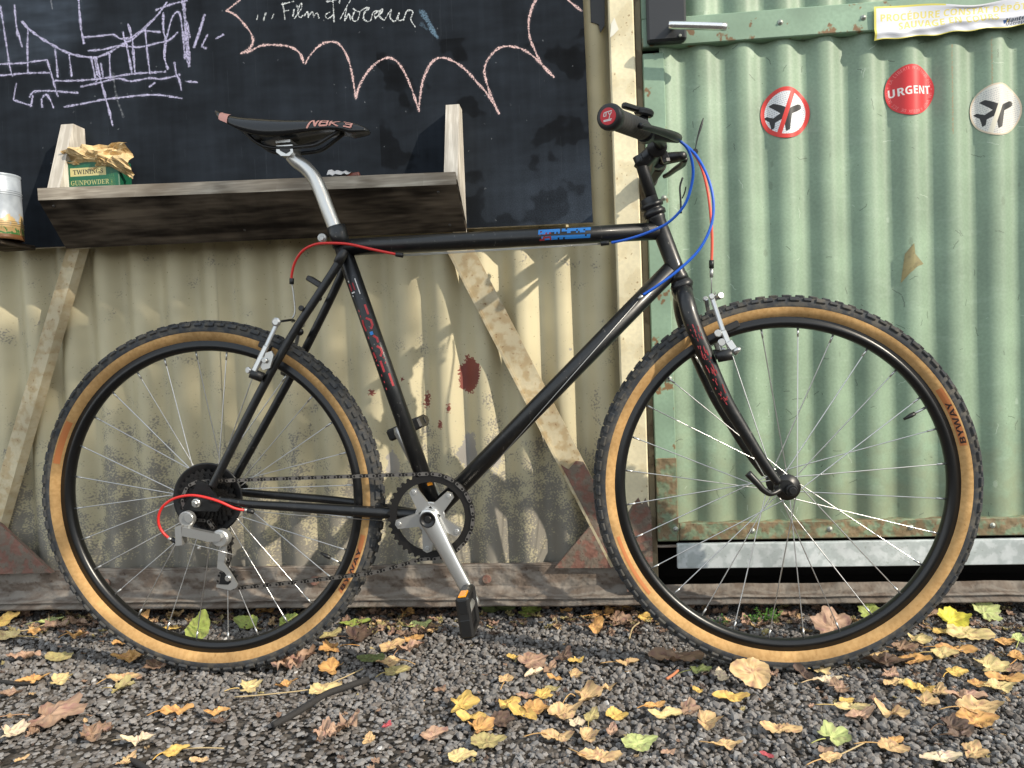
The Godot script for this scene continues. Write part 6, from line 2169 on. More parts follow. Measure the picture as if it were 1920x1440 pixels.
# ------------------------------------------------------------------ fallen leaves
const TONES := {
	"yellow": [0.68, 0.46, 0.13], "bright yellow": [0.68, 0.6, 0.07], "pale yellow": [0.69, 0.54, 0.25], "orange": [0.6, 0.34, 0.12], "tan": [0.6, 0.41, 0.2], "pale tan": [0.7, 0.57, 0.38],
	"brown": [0.31, 0.2, 0.13], "dark brown": [0.13, 0.085, 0.06], "pink brown": [0.42, 0.27, 0.18], "olive": [0.42, 0.35, 0.15], "green": [0.30, 0.36, 0.08], "pale green": [0.46, 0.51, 0.2], "dark green": [0.14, 0.17, 0.06], "red": [0.46, 0.09, 0.10]}

func outline(kind: String, a: float, r: RandomNumberGenerator, ph: float) -> float:
	# radius of the blade at angle a; a = 0 is the tip
	var c := cos(a)
	match kind:
		"oval":
			return (0.345 + 0.17 * pow(maxf(c, 0), 9.0) + 0.05 * pow(absf(c), 2.0) - 0.03 * c) * (1.0 - 0.14 * pow(maxf(-c, 0), 10.0)) + 0.010 * sin(a * 19.0 + ph) + 0.016 * sin(a * 7.0 + ph * 2.0)
		"lobed":
			var t := fposmod(a + PI, TAU) - PI
			var l := 0.0
			for k in [[0.0, 0.50, 3.4], [1.05, 0.48, 3.8], [-1.05, 0.48, 3.8], [2.05, 0.38, 4.6], [-2.05, 0.38, 4.6]]:
				l = maxf(l, k[1] * maxf(0.0, 1.0 - absf(t - k[0]) * 0.46 * k[2] / 3.4) )
			return maxf(l, 0.17) * (1.0 - 0.5 * pow(maxf(-c, 0), 10.0)) + 0.034 * (absf(fposmod(a * 2.4 + ph, 1.0) - 0.5) - 0.25) * 2.0 + 0.02 * sin(a * 13.0 + ph)
		"slim":
			return 0.5 / sqrt(pow(c, 2.0) + pow(sin(a) * 2.5, 2.0)) + 0.008 * sin(a * 19.0 + ph)
	return 0.34 + 0.10 * sin(a * 2.0 + ph) + 0.06 * sin(a * 5.0 + ph * 2.0) + 0.035 * sin(a * 9.0 + ph * 3.0) + 0.02 * sin(a * 21.0)

func leaf_mesh(kind: String, tone: Array, len: float, fold: float, curl: float, crumple: float, r: RandomNumberGenerator, stalk := true) -> ArrayMesh:
	var s := ss()
	var n := 52 if len > 0.03 else 30
	var rings := 6
	var ph := r.randf() * TAU
	var fn := FastNoiseLite.new()
	fn.seed = r.randi() % 10000
	fn.frequency = 1.0
	fn.fractal_octaves = 3
	var edge := r.randf_range(0.45, 1.05)
	var pts := []
	var cols := []
	var squash := r.randf_range(0.82, 1.0) if kind == "oval" else 1.0
	for i in rings + 1:
		var row := PackedVector3Array()
		var rc := []
		for j in n:
			var a := TAU * j / n
			var k := float(i) / rings
			var rad := outline(kind, a, r, ph) * k
			var u := cos(a) * rad
			var v := sin(a) * rad * squash
			var w := fn.get_noise_2d(u * 3.2, v * 3.2)
			var w2 := fn.get_noise_2d(u * 9.0 + 40, v * 9.0)
			var y := absf(v) * fold * 1.05 + u * u * curl * 1.5 + (w * 0.15 + w2 * 0.09) * (crumple * 0.7 + 0.2) + 0.7 * curl * k * k * k * 0.22 * sin(a * 3.0 + ph)
			row.append(V(u, y, v) * len)
			# veins a little paler, rim and blotches browner
			var vein := exp(-absf(v) * 46.0) * 0.20 + 0.10 * exp(-absf(sin((absf(v) * 1.25 - u) * 20.0)) * 5.0) * smoothstep(0.02, 0.1, absf(v))
			var sh := 1.0 + vein + 0.24 * w2 + 0.20 * w - (1.0 - edge) * 0.55 * smoothstep(0.72, 1.0, k)
			var bl := smoothstep(0.12, 0.40, fn.get_noise_2d(u * 5.0 - 9, v * 5.0 + 4)) * 0.6
			rc.append(Color(tone[0] * sh * (1.0 - 0.45 * bl), tone[1] * sh * (1.0 - 0.62 * bl), tone[2] * sh * (1.0 - 0.4 * bl)))
		pts.append(row)
		cols.append(rc)
	for i in rings:
		for j in n:
			var k := (j + 1) % n
			for q in [[0, j], [0, k], [1, k], [0, j], [1, k], [1, j]]:
				s.set_color(cols[i + q[0]][q[1]])
				s.add_vertex(pts[i + q[0]][q[1]])
	# stalk
	var st := Color(tone[0] * 0.95, tone[1] * 0.85, tone[2] * 0.7)
	s.set_color(st)
	if r.randf() < 0.55 and stalk and len > 0.034 and kind != "scrap":
		var b := -0.36 if kind == "lobed" else -0.40
		var sl := r.randf_range(0.25, 0.7)
		var sx := r.randf_range(-0.3, 0.3)
		var yb := b * b * curl * 1.6
		tube(s, spline([V(b + 0.12, yb * 0.5 + 0.002, 0) * len, V(b, yb, 0) * len, V(b - sl * 0.5, yb * 0.6 + 0.02, sx * 0.4) * len, V(b - sl, 0.01, sx) * len], 3), 0.0009, 5)
	return done(s)

func make_leaves():
	make_gravel()
	var r := RandomNumberGenerator.new()
	r.seed = 900
	# x, z, length, turn, tilt, fold, curl, crumple, shape, tone, label
	var list := [
		[-1.4232, 0.0107, 0.0630, 20, 35, 0.2, 0.5, 0.3, "oval", "yellow", "yellow leaf, standing against the beam foot at the left edge"],
		[-1.3122, 0.0085, 0.0636, 15, 25, 0.3, 0.3, 0.2, "slim", "pale green", "pale green leaf, on the leaf heap left of the rear tyre"],
		[-1.2743, 0.0379, 0.0638, 60, 20, 0.2, 0.3, 0.8, "scrap", "brown", "brown leaf scrap, under a pale green leaf left of the rear tyre"],
		[-1.2359, 0.0170, 0.0628, -20, 20, 0.4, 0.4, 0.8, "slim", "brown", "brown leaf, curled at the wall foot left of the rear tyre"],
		[-1.3519, 0.1088, 0.0815, 170, 12, 0.1, 0.2, 0.2, "oval", "pale yellow", "pale yellow leaf, cut by the left edge below the heap"],
		[-1.1783, 0.1040, 0.0466, 10, 20, 0.5, 0.8, 0.4, "slim", "orange", "orange leaf, curled beside the rear tyre's left flank"],
		[-1.3017, 0.0758, 0.0478, 40, 10, 0.2, 0.3, 0.6, "scrap", "orange", "orange leaf scrap, flat below the leaf heap at left"],
		[-1.2108, 0.2320, 0.0747, 5, 6, 0.3, 0.2, 0.8, "slim", "pink brown", "pink brown leaf, crinkled at the left edge"],
		[-1.1322, 0.2266, 0.0695, 170, 8, 0.1, 0.2, 0.2, "oval", "olive", "olive leaf, heart shaped, alone left of the rear tyre"],
		[-0.9680, 0.2300, 0.0774, 190, 12, 0.2, 0.3, 0.3, "oval", "orange", "orange leaf, just left of the rear tyre contact"],
		[-0.8799, 0.2764, 0.0734, 160, 4, 0.2, 0.2, 0.3, "lobed", "brown", "brown lobed leaf, tucked under the rear tyre"],
		[-1.1062, 0.3427, 0.0666, 20, 10, 0.3, 0.3, 0.4, "slim", "orange", "orange leaf, strip shaped beside a thin twig at left"],
		[-1.0471, 0.3498, 0.0577, 30, 12, 0.2, 0.4, 0.3, "lobed", "pale yellow", "pale yellow lobed leaf, pointed, right of the orange strip"],
		[-1.1050, 0.4016, 0.0513, 0, 10, 0.4, 0.4, 0.6, "slim", "brown", "brown leaf, curled at the left edge below the twig"],
		[-0.9189, 0.3373, 0.0676, 8, 14, 0.2, 0.2, 0.5, "slim", "tan", "tan leaf, with pale rim below the rear tyre"],
		[-0.9012, 0.3776, 0.0556, 20, 10, 0.4, 0.6, 0.3, "lobed", "olive", "olive lobed leaf, arched, right below a tan one"],
		[-0.9605, 0.4953, 0.1335, 10, 10, 0.1, 0.25, 0.3, "lobed", "pink brown", "pink brown lobed leaf, the largest, at lower left"],
		[-0.9858, 0.5576, 0.0652, 20, 8, 0.2, 0.4, 0.5, "lobed", "pale tan", "pale tan lobed leaf, cut by the left edge near the bottom"],
		[-0.9507, 0.5480, 0.0381, 0, 10, 0.3, 0.4, 0.6, "scrap", "brown", "brown leaf scrap, ragged, below the largest leaf"],
		[-0.8367, 0.5606, 0.0695, 30, 6, 0.2, 0.2, 1.1, "lobed", "brown", "brown lobed leaf, wrinkled flat at lower left"],
		[-0.7429, 0.5764, 0.0557, 10, 22, 0.5, 0.5, 0.6, "slim", "pale tan", "pale tan leaf, rolled, at the lower left"],
		[-0.6658, 0.6066, 0.0451, 25, 14, 0.2, 0.3, 0.3, "oval", "yellow", "yellow leaf, lowest left with a fine stalk"],
		[-0.7357, 0.4709, 0.0602, 8, 16, 0.2, 0.3, 0.4, "slim", "orange", "orange leaf, oblong, lower left of the dark stick"],
		[-0.6592, 0.4760, 0.0461, 15, 12, 0.3, 0.3, 0.4, "slim", "orange", "orange leaf, left of the dark stick's end"],
		[-0.6404, 0.5067, 0.0357, 0, 5, 0.3, 0.3, 0.8, "scrap", "dark brown", "dark brown leaf scrap, below an orange one left of the stick"],
		[-0.9052, 0.6320, 0.0229, 50, 8, 0.3, 0.3, 0.4, "slim", "tan", "tan leaf, small, at the bottom left corner"],
		[-0.7261, 0.6362, 0.0383, 0, 8, 0.3, 0.3, 0.6, "scrap", "tan", "tan leaf scrap, at the bottom edge beside the short stick"],
		[-0.6118, 0.6323, 0.0321, 0, 8, 0.3, 0.3, 0.4, "slim", "tan", "tan leaf, at the bottom edge right of the short stick"],
		[-0.8745, 0.1239, 0.0775, 75, 62, 0.1, 0.15, 0.1, "oval", "green", "green leaf, large, upright inside the rear rim"],
		[-0.9773, 0.0561, 0.0442, 0, 14, 0.2, 0.3, 0.2, "oval", "yellow", "yellow leaf, small, inside the rear rim"],
		[-1.0763, 0.0021, 0.0415, 60, 50, 0.3, 0.3, 0.3, "oval", "orange", "orange leaf, upright inside the rear rim"],
		[-0.7983, 0.0391, 0.0634, 170, 40, 0.2, 0.3, 0.2, "oval", "green", "green leaf, right of the upright one inside the rear rim"],
		[-0.6988, 0.0331, 0.0654, 10, 34, 0.3, 0.2, 0.2, "oval", "green", "green leaf, half hidden by the lower right of the rear rim"],
		[-1.0420, 0.1500, 0.0418, 30, 12, 0.3, 0.4, 0.6, "scrap", "orange", "orange leaf scrap, torn, against the rear tyre's left"],
		[-0.5449, 0.0314, 0.0803, 15, 10, 0.2, 0.2, 0.2, "slim", "green", "green leaf, at the wall foot right of the rear tyre"],
		[-0.5818, 0.1105, 0.0579, 30, 10, 0.2, 0.3, 0.3, "oval", "olive", "olive leaf, touching the rear tyre's right"],
		[-0.5479, 0.1836, 0.0604, 200, 12, 0.2, 0.4, 0.4, "lobed", "orange", "orange lobed leaf, below the olive one right of the rear tyre"],
		[-0.5147, 0.1237, 0.0921, 20, 8, 0.2, 0.3, 0.6, "lobed", "dark brown", "dark brown lobed leaf, broad, right of the rear tyre"],
		[-0.3897, 0.0508, 0.0562, 20, 14, 0.2, 0.3, 0.2, "oval", "pale green", "pale green leaf, alone left of the hanging pedal"],
		[-0.4232, 0.1786, 0.0614, 35, 26, 0.2, 0.2, 0.2, "oval", "tan", "tan leaf, pointed, raised between tyre and pedal"],
		[-0.3860, 0.1343, 0.0466, 20, 14, 0.2, 0.3, 0.3, "oval", "orange", "orange leaf, behind the raised tan one"],
		[-0.3768, 0.1961, 0.0626, 30, 16, 0.7, 0.5, 0.7, "slim", "pink brown", "pink brown leaf, folded like a stalk beside the raised tan one"],
		[-0.4451, 0.2373, 0.0659, 175, 4, 0.1, 0.1, 0.2, "oval", "dark green", "dark green leaf, below the raised tan one"],
		[-0.4024, 0.2613, 0.0560, 190, 8, 0.2, 0.3, 0.4, "oval", "tan", "tan leaf, on a half green one left of centre"],
		[-0.3832, 0.2995, 0.0566, 20, 6, 0.2, 0.2, 0.2, "oval", "olive", "olive leaf, half green, left of centre"],
		[-0.5976, 0.2792, 0.0926, 10, 26, 0.3, 0.3, 1.6, "scrap", "pink brown", "pink brown leaf scrap, crumpled high, right below the rear tyre"],
		[-0.5118, 0.2895, 0.0652, 170, 18, 0.2, 0.4, 0.3, "lobed", "orange", "orange lobed leaf, with upright stalk below the rear tyre"],
		[-0.6505, 0.3740, 0.0584, 20, 10, 0.15, 0.3, 0.2, "lobed", "pale yellow", "pale yellow lobed leaf, alone left of the dark stick's middle"],
		[-0.5801, 0.3599, 0.0474, 40, 12, 0.4, 0.4, 0.4, "slim", "orange", "orange leaf, narrow, above the dark stick"],
		[-0.4990, 0.3867, 0.0661, 15, 10, 0.2, 0.2, 0.3, "oval", "pale yellow", "pale yellow leaf, lying under the dark stick"],
		[-0.4343, 0.5593, 0.0607, 20, 14, 0.3, 0.4, 1.6, "scrap", "pink brown", "pink brown leaf scrap, crumbled, below the dark stick"],
		[-0.4110, 0.5257, 0.0581, 5, 10, 0.3, 0.4, 1.5, "scrap", "brown", "brown leaf scrap, crumbled, above a pink crumbled one"],
		[-0.3628, 0.5616, 0.0349, 20, 6, 0.2, 0.2, 0.4, "scrap", "tan", "tan leaf scrap, small flat, right of the crumbled ones"],
		[-0.3457, 0.5121, 0.0241, 20, 6, 0.2, 0.2, 0.3, "scrap", "red", "red leaf scrap, tiny, right of the crumbled ones"],
		[-0.2604, 0.5497, 0.0516, 30, 16, 0.4, 0.3, 0.4, "oval", "pink brown", "pink brown leaf, pointed with stalk, left of the yellow cluster"],
		[-0.2179, -0.0565, 0.0838, 5, 20, 0.2, 0.2, 0.2, "slim", "dark green", "dark green leaf, long, under the beam right of the pedal"],
		[-0.1498, -0.0365, 0.0760, -10, 22, 0.2, 0.3, 0.2, "lobed", "green", "green lobed leaf, under the beam right of the pedal"],
		[-0.0594, -0.0457, 0.0324, 10, 26, 0.2, 0.3, 0.3, "oval", "orange", "orange leaf, small, upright under the beam"],
		[-0.1171, -0.0619, 0.0565, 10, 14, 0.3, 0.4, 0.8, "scrap", "brown", "brown leaf scrap, under the beam right of a green one"],
		[0.0250, -0.0150, 0.0557, 20, 14, 0.3, 0.3, 0.4, "oval", "orange", "orange leaf, at the wall left of the front tyre"],
		[0.0572, 0.0307, 0.0788, 20, 14, 0.2, 0.3, 0.5, "lobed", "brown", "brown lobed leaf, broad, left of the front tyre"],
		[0.0108, 0.0863, 0.0420, 50, 45, 0.2, 0.9, 0.2, "oval", "orange", "orange leaf, cupped, left of the front tyre"],
		[0.0659, -0.0505, 0.0638, 5, 14, 0.3, 0.3, 0.4, "slim", "orange", "orange leaf, at the beam foot left of the front tyre"],
		[0.1268, 0.0079, 0.0543, 15, 22, 0.2, 0.3, 0.2, "oval", "yellow", "yellow leaf, with long pale stalk touching the front tyre"],
		[-0.1221, 0.2644, 0.0785, 30, 16, 0.1, 0.2, 0.3, "lobed", "pink brown", "pink brown lobed leaf, broad, in the middle of the gravel"],
		[-0.1590, 0.2302, 0.0311, 0, 10, 0.2, 0.3, 0.3, "scrap", "yellow", "yellow leaf scrap, tiny, above the broad pink one"],
		[-0.0568, 0.2332, 0.0519, 10, 22, 0.3, 0.3, 0.6, "scrap", "dark brown", "dark brown leaf scrap, upright right of the broad pink one"],
		[-0.0312, 0.2439, 0.0350, 20, 12, 0.2, 0.3, 0.3, "scrap", "yellow", "yellow leaf scrap, right of a dark brown one mid gravel"],
		[-0.1107, 0.3138, 0.0422, 35, 14, 0.9, 0.2, 0.3, "slim", "pale tan", "pale tan leaf, rolled thin, below the broad pink one"],
		[-0.0812, 0.2895, 0.0407, 60, 24, 0.4, 0.4, 0.6, "slim", "brown", "brown leaf, leaning right below the broad pink one"],
		[-0.0358, 0.3114, 0.0377, 10, 14, 0.2, 0.3, 0.3, "lobed", "tan", "tan lobed leaf, small, right of a leaning brown one"],
		[-0.0717, 0.3256, 0.0337, -30, 10, 0.2, 0.3, 0.3, "slim", "orange", "orange leaf, below a leaning brown one"],
		[-0.1626, 0.3468, 0.0353, 80, 14, 0.2, 0.3, 0.3, "lobed", "tan", "tan lobed leaf, alone between pedal and yellow cluster"],
		[-0.2331, 0.4478, 0.0739, 10, 14, 0.2, 0.4, 0.2, "lobed", "yellow", "yellow lobed leaf, jagged, left end of the yellow cluster"],
		[-0.2063, 0.4900, 0.0537, -8, 14, 0.4, 0.4, 0.2, "slim", "yellow", "yellow leaf, folded below the jagged yellow one"],
		[-0.1488, 0.4390, 0.0425, 20, 18, 0.2, 0.4, 0.3, "oval", "yellow", "yellow leaf, top left of the yellow cluster"],
		[-0.1209, 0.4739, 0.0627, -38, 12, 0.5, 0.3, 0.2, "slim", "yellow", "yellow leaf, long, slanting through the yellow cluster"],
		[-0.0992, 0.4563, 0.0597, -10, 14, 0.2, 0.3, 0.3, "oval", "orange", "orange leaf, middle of the yellow cluster"],
		[-0.0903, 0.4161, 0.0431, 60, 16, 0.2, 0.3, 0.3, "lobed", "yellow", "yellow lobed leaf, top right of the yellow cluster"],
		[-0.1183, 0.4080, 0.0433, -10, 10, 0.3, 0.3, 0.5, "slim", "pink brown", "pink brown leaf, behind the yellow cluster"],
		[-0.0758, 0.3756, 0.0326, 0, 10, 0.2, 0.3, 0.3, "oval", "olive", "olive leaf, small, above the yellow cluster"],
		[-0.0160, 0.4155, 0.0678, 10, 14, 0.3, 0.8, 0.3, "lobed", "tan", "tan lobed leaf, boat shaped, right of the yellow cluster"],
		[0.0265, 0.3728, 0.0360, 20, 14, 0.4, 0.5, 0.4, "slim", "tan", "tan leaf, small, above the boat shaped one"],
		[-0.0522, 0.4731, 0.0674, 25, 20, 0.3, 0.4, 0.5, "oval", "tan", "tan leaf, large, right end of the yellow cluster"],
		[-0.0295, 0.5096, 0.0326, 80, 14, 0.2, 0.3, 0.3, "lobed", "pale tan", "pale tan lobed leaf, small, below the right end of the cluster"],
		[-0.0040, 0.4930, 0.0400, 70, 18, 0.2, 0.3, 0.3, "oval", "olive", "olive leaf, with pale ribs right of the yellow cluster"],
		[0.0354, 0.4759, 0.0438, -20, 18, 0.2, 0.3, 0.2, "oval", "yellow", "yellow leaf, pointed, right of the yellow cluster"],
		[0.0279, 0.5316, 0.0319, 80, 18, 0.4, 0.4, 0.6, "oval", "pink brown", "pink brown leaf, greyish, below the pointed yellow one"],
		[-0.1883, 0.5296, 0.0582, 30, 12, 0.2, 0.4, 0.4, "lobed", "orange", "orange lobed leaf, below the folded yellow one"],
		[-0.1588, 0.5023, 0.0610, 0, 6, 0.2, 0.2, 0.4, "lobed", "dark brown", "dark brown lobed leaf, flat beneath the yellow cluster"],
		[-0.1719, 0.5700, 0.0635, 12, 10, 0.2, 0.2, 0.3, "oval", "olive", "olive leaf, toothed, below the yellow cluster"],
		[-0.0587, 0.5532, 0.0551, -10, 14, 0.3, 0.4, 0.5, "slim", "tan", "tan leaf, curled, below the yellow cluster"],
		[-0.0132, 0.5542, 0.0435, 10, 12, 0.3, 0.5, 0.5, "lobed", "tan", "tan lobed leaf, ragged, below the olive ribbed one"],
		[-0.2063, 0.6104, 0.0488, 10, 10, 0.2, 0.2, 0.3, "oval", "pale yellow", "pale yellow leaf, at the bottom edge under the yellow cluster"],
		[0.0063, 0.6137, 0.0707, -5, 10, 0.2, 0.2, 0.5, "slim", "tan", "tan leaf, long, at the bottom edge right of centre"],
		[-0.2804, 0.3810, 0.0307, 10, 8, 0.2, 0.3, 0.6, "scrap", "brown", "brown leaf scrap, tiny, below the pedal"],
		[0.1635, 0.2470, 0.1092, -5, 12, 0.3, 0.2, 0.5, "slim", "brown", "brown leaf, long, left of the front tyre contact"],
		[0.0676, 0.2596, 0.0509, 10, 14, 0.2, 0.3, 0.4, "slim", "tan", "tan leaf, between the tyres beside a long brown one"],
		[0.2012, 0.2968, 0.0450, 10, 8, 0.2, 0.2, 0.5, "oval", "dark green", "dark green leaf, mossy, left of the large raised tan one"],
		[0.2371, 0.3227, 0.0407, 30, 24, 0.2, 0.2, 0.5, "scrap", "pale tan", "pale tan leaf scrap, upright left of the large raised tan one"],
		[0.2872, 0.3537, 0.0793, 165, 58, 0.12, 0.25, 0.25, "oval", "tan", "tan leaf, large, propped against the front tyre"],
		[0.3298, 0.3132, 0.0320, 10, 12, 0.2, 0.3, 1.2, "scrap", "pink brown", "pink brown leaf scrap, right of the propped one at the front tyre"],
		[0.3856, 0.3159, 0.0440, -50, 30, 0.8, 0.5, 0.4, "slim", "dark brown", "dark brown leaf, rolled, at the front tyre contact"],
		[0.4177, 0.2943, 0.0540, 10, 20, 0.2, 0.4, 0.3, "lobed", "pale yellow", "pale yellow lobed leaf, right of the rolled dark one"],
		[0.4211, 0.3426, 0.0552, 5, 12, 0.2, 0.3, 0.4, "slim", "pale tan", "pale tan leaf, below the front tyre contact"],
		[0.1851, 0.3785, 0.0249, 60, 10, 0.2, 0.3, 0.3, "scrap", "yellow", "yellow leaf scrap, tiny, below the propped one"],
		[0.2371, 0.4095, 0.0645, -8, 18, 0.3, 0.3, 0.2, "slim", "yellow", "yellow leaf, boat shaped, alone below the front tyre"],
		[0.1043, 0.4387, 0.0375, 8, 14, 0.3, 0.3, 0.3, "slim", "orange", "orange leaf, above a kidney shaped one"],
		[0.1184, 0.4750, 0.0589, 10, 18, 0.4, 0.4, 0.2, "slim", "pale yellow", "pale yellow leaf, kidney shaped, right of the yellow cluster"],
		[0.1581, 0.4537, 0.0497, 0, 12, 0.3, 0.4, 0.5, "lobed", "brown", "brown lobed leaf, behind the kidney shaped one"],
		[0.1789, 0.5068, 0.0564, -10, 12, 0.3, 0.6, 0.3, "lobed", "tan", "tan lobed leaf, jagged, below the boat shaped yellow one"],
		[0.0656, 0.5724, 0.0613, 20, 16, 0.15, 0.2, 0.2, "oval", "pale green", "pale green leaf, broad, near the bottom edge right of centre"],
		[0.2939, 0.5242, 0.0651, -5, 14, 0.2, 0.3, 0.4, "slim", "tan", "tan leaf, large oblong, lower right of centre"],
		[0.2002, 0.5748, 0.0506, 5, 12, 0.2, 0.3, 0.4, "slim", "tan", "tan leaf, near the bottom edge below the jagged one"],
		[0.2547, 0.5968, 0.0231, -40, 10, 0.3, 0.2, 0.2, "slim", "red", "red leaf, small, at the bottom edge"],
		[0.3648, 0.5480, 0.0614, 30, 16, 0.15, 0.35, 0.2, "lobed", "pale green", "pale green lobed leaf, lobed, lower right"],
		[0.1105, 0.5935, 0.0248, 10, 8, 0.2, 0.2, 0.4, "scrap", "pink brown", "pink brown leaf scrap, small, right of the broad pale green one"],
		[0.3430, 0.5830, 0.0262, 0, 22, 0.3, 0.4, 0.3, "oval", "brown", "brown leaf, shiny, on a tan one at the bottom edge"],
		[0.3420, 0.6085, 0.0377, 20, 10, 0.2, 0.2, 0.3, "oval", "tan", "tan leaf, under a shiny brown one at the bottom edge"],
		[0.5075, 0.1016, 0.1000, 95, 40, 0.1, 0.2, 0.4, "lobed", "pink brown", "pink brown lobed leaf, large, upright inside the front rim"],
		[0.6141, 0.0131, 0.0624, 80, 46, 0.2, 0.3, 0.2, "lobed", "green", "green lobed leaf, pointed, inside the front rim"],
		[0.7569, 0.0719, 0.0817, 10, 30, 0.15, 0.4, 0.2, "lobed", "bright yellow", "bright yellow lobed leaf, the brightest, right of the front tyre"],
		[0.8522, 0.0160, 0.0742, 20, 32, 0.15, 0.2, 0.2, "lobed", "pale green", "pale green lobed leaf, square, upright under the beam at right"],
		[0.7642, 0.1221, 0.0978, -20, 10, 0.1, 0.15, 0.25, "oval", "pale yellow", "pale yellow leaf, broadest in the heap right of the front tyre"],
		[0.7243, 0.1039, 0.0457, -30, 8, 0.2, 0.2, 0.3, "oval", "yellow", "yellow leaf, beneath the brightest one"],
		[0.6522, 0.1498, 0.0620, -20, 12, 0.2, 0.3, 0.3, "lobed", "pale yellow", "pale yellow lobed leaf, beside the front tyre's right flank"],
		[0.7097, 0.1971, 0.0763, -8, 10, 0.15, 0.2, 0.3, "slim", "orange", "orange leaf, in the middle of the right heap"],
		[0.6742, 0.2205, 0.0562, 0, 12, 0.2, 0.3, 0.2, "oval", "pale yellow", "pale yellow leaf, greenish, in the middle of the right heap"],
		[0.6036, 0.2482, 0.0805, 4, 10, 0.2, 0.2, 0.4, "slim", "orange", "orange leaf, left part of the right heap"],
		[0.5522, 0.2655, 0.1028, -6, 8, 0.3, 0.3, 0.4, "slim", "dark brown", "dark brown leaf, long, between front tyre and right heap"],
		[0.5456, 0.2251, 0.0589, 15, 10, 0.2, 0.3, 0.4, "slim", "tan", "tan leaf, against the tyre above the long dark one"],
		[0.6056, 0.1991, 0.0666, 0, 6, 0.2, 0.3, 0.5, "lobed", "brown", "brown lobed leaf, greyish, right of the front tyre"],
		[0.6592, 0.3059, 0.0440, 10, 12, 0.15, 0.2, 0.2, "oval", "yellow", "yellow leaf, neat oval, lower right heap"],
		[0.7228, 0.2896, 0.0751, 0, 14, 0.2, 0.3, 0.3, "lobed", "pale yellow", "pale yellow lobed leaf, at the right edge of the heap"],
		[0.8168, 0.1625, 0.0495, 10, 10, 0.2, 0.3, 0.3, "oval", "orange", "orange leaf, near the right edge of the photo"],
		[0.8497, 0.1516, 0.0397, 60, 16, 0.2, 0.3, 0.2, "oval", "pale green", "pale green leaf, cut by the right edge"],
		[0.8005, 0.2363, 0.0415, 60, 12, 0.2, 0.3, 0.3, "oval", "orange", "orange leaf, cut by the right edge below a green one"],
		[0.7634, 0.2919, 0.0420, 20, 10, 0.2, 0.3, 0.4, "oval", "brown", "brown leaf, at the right edge below the orange one"],
		[0.5478, 0.3444, 0.0308, 0, 16, 0.2, 0.3, 0.2, "oval", "pale yellow", "pale yellow leaf, small, below the right heap"],
		[0.5270, 0.3510, 0.0325, 20, 10, 0.3, 0.3, 0.4, "oval", "tan", "tan leaf, small, left of a small pale yellow one"],
		[0.5654, 0.3764, 0.0533, 0, 8, 0.2, 0.3, 0.6, "scrap", "yellow", "yellow leaf scrap, torn, below the right heap"],
		[0.5902, 0.3866, 0.0468, 20, 12, 0.2, 0.3, 0.6, "scrap", "tan", "tan leaf scrap, torn, right of a torn yellow one"],
		[0.6715, 0.3547, 0.0406, -10, 10, 0.2, 0.3, 0.3, "oval", "orange", "orange leaf, lower right of the heap"],
		[0.7013, 0.3694, 0.0573, 10, 8, 0.2, 0.3, 0.3, "oval", "pale yellow", "pale yellow leaf, pale streak near the right edge"],
		[0.7292, 0.3328, 0.0640, -10, 10, 0.2, 0.3, 0.3, "slim", "orange", "orange leaf, long, near the right edge"],
		[0.5537, 0.4268, 0.0481, 0, 12, 0.3, 0.4, 0.4, "lobed", "tan", "tan lobed leaf, star shaped, below the right heap"],
		[0.6261, 0.4125, 0.0679, -4, 10, 0.3, 0.3, 0.6, "slim", "pink brown", "pink brown leaf, long, above the folded pair at right"],
		[0.6237, 0.4527, 0.0789, 5, 16, 0.2, 0.3, 0.3, "oval", "tan", "tan leaf, upper of the folded pair at lower right"],
		[0.6019, 0.4907, 0.0704, 8, 14, 0.2, 0.2, 0.3, "oval", "orange", "orange leaf, lower of the folded pair at lower right"],
		[0.4284, 0.4161, 0.0279, 10, 12, 0.2, 0.2, 0.3, "oval", "yellow", "yellow leaf, small, below the tyre at lower right"],
		[0.4290, 0.4453, 0.0578, -4, 12, 0.2, 0.2, 0.3, "slim", "pale yellow", "pale yellow leaf, below a small yellow one at lower right"],
		[0.4307, 0.4750, 0.0548, 20, 14, 0.3, 0.4, 0.4, "slim", "pink brown", "pink brown leaf, third in the stack at lower right"],
		[0.4832, 0.4689, 0.0531, -20, 18, 0.4, 0.8, 0.3, "slim", "tan", "tan leaf, arched, right of a stack of three"],
		[0.5582, 0.5085, 0.0534, 0, 10, 0.3, 0.4, 0.6, "lobed", "dark brown", "dark brown lobed leaf, under the folded pair"],
		[0.5593, 0.5368, 0.0466, 20, 8, 0.3, 0.4, 0.6, "slim", "dark brown", "dark brown leaf, lowest dark one below the folded pair"],
		[0.5509, 0.5867, 0.0500, -15, 12, 0.2, 0.3, 0.4, "lobed", "tan", "tan lobed leaf, ragged, near the bottom right corner"],
		[0.4414, 0.5751, 0.0489, -25, 12, 0.2, 0.2, 0.3, "oval", "tan", "tan leaf, kite shaped, lower right"],
		[0.4556, 0.5545, 0.0264, 20, 26, 0.3, 0.3, 0.4, "oval", "orange", "orange leaf, small, on the kite shaped one"],
		[0.4984, 0.6068, 0.0619, 5, 12, 0.2, 0.2, 0.4, "slim", "pale tan", "pale tan leaf, whitest, at the bottom edge on the right"],
		[0.4315, 0.3708, 0.0464, 20, 20, 0.2, 0.2, 0.4, "scrap", "brown", "brown leaf scrap, square, below the front tyre"],
		[0.5399, 0.3175, 0.0413, 10, 14, 0.3, 0.3, 0.7, "scrap", "pink brown", "pink brown leaf scrap, purplish, left of the right heap"],
		[0.2988, -0.0311, 0.0451, 10, 20, 0.3, 0.4, 0.8, "scrap", "brown", "brown leaf scrap, behind the front rim's lower left"],
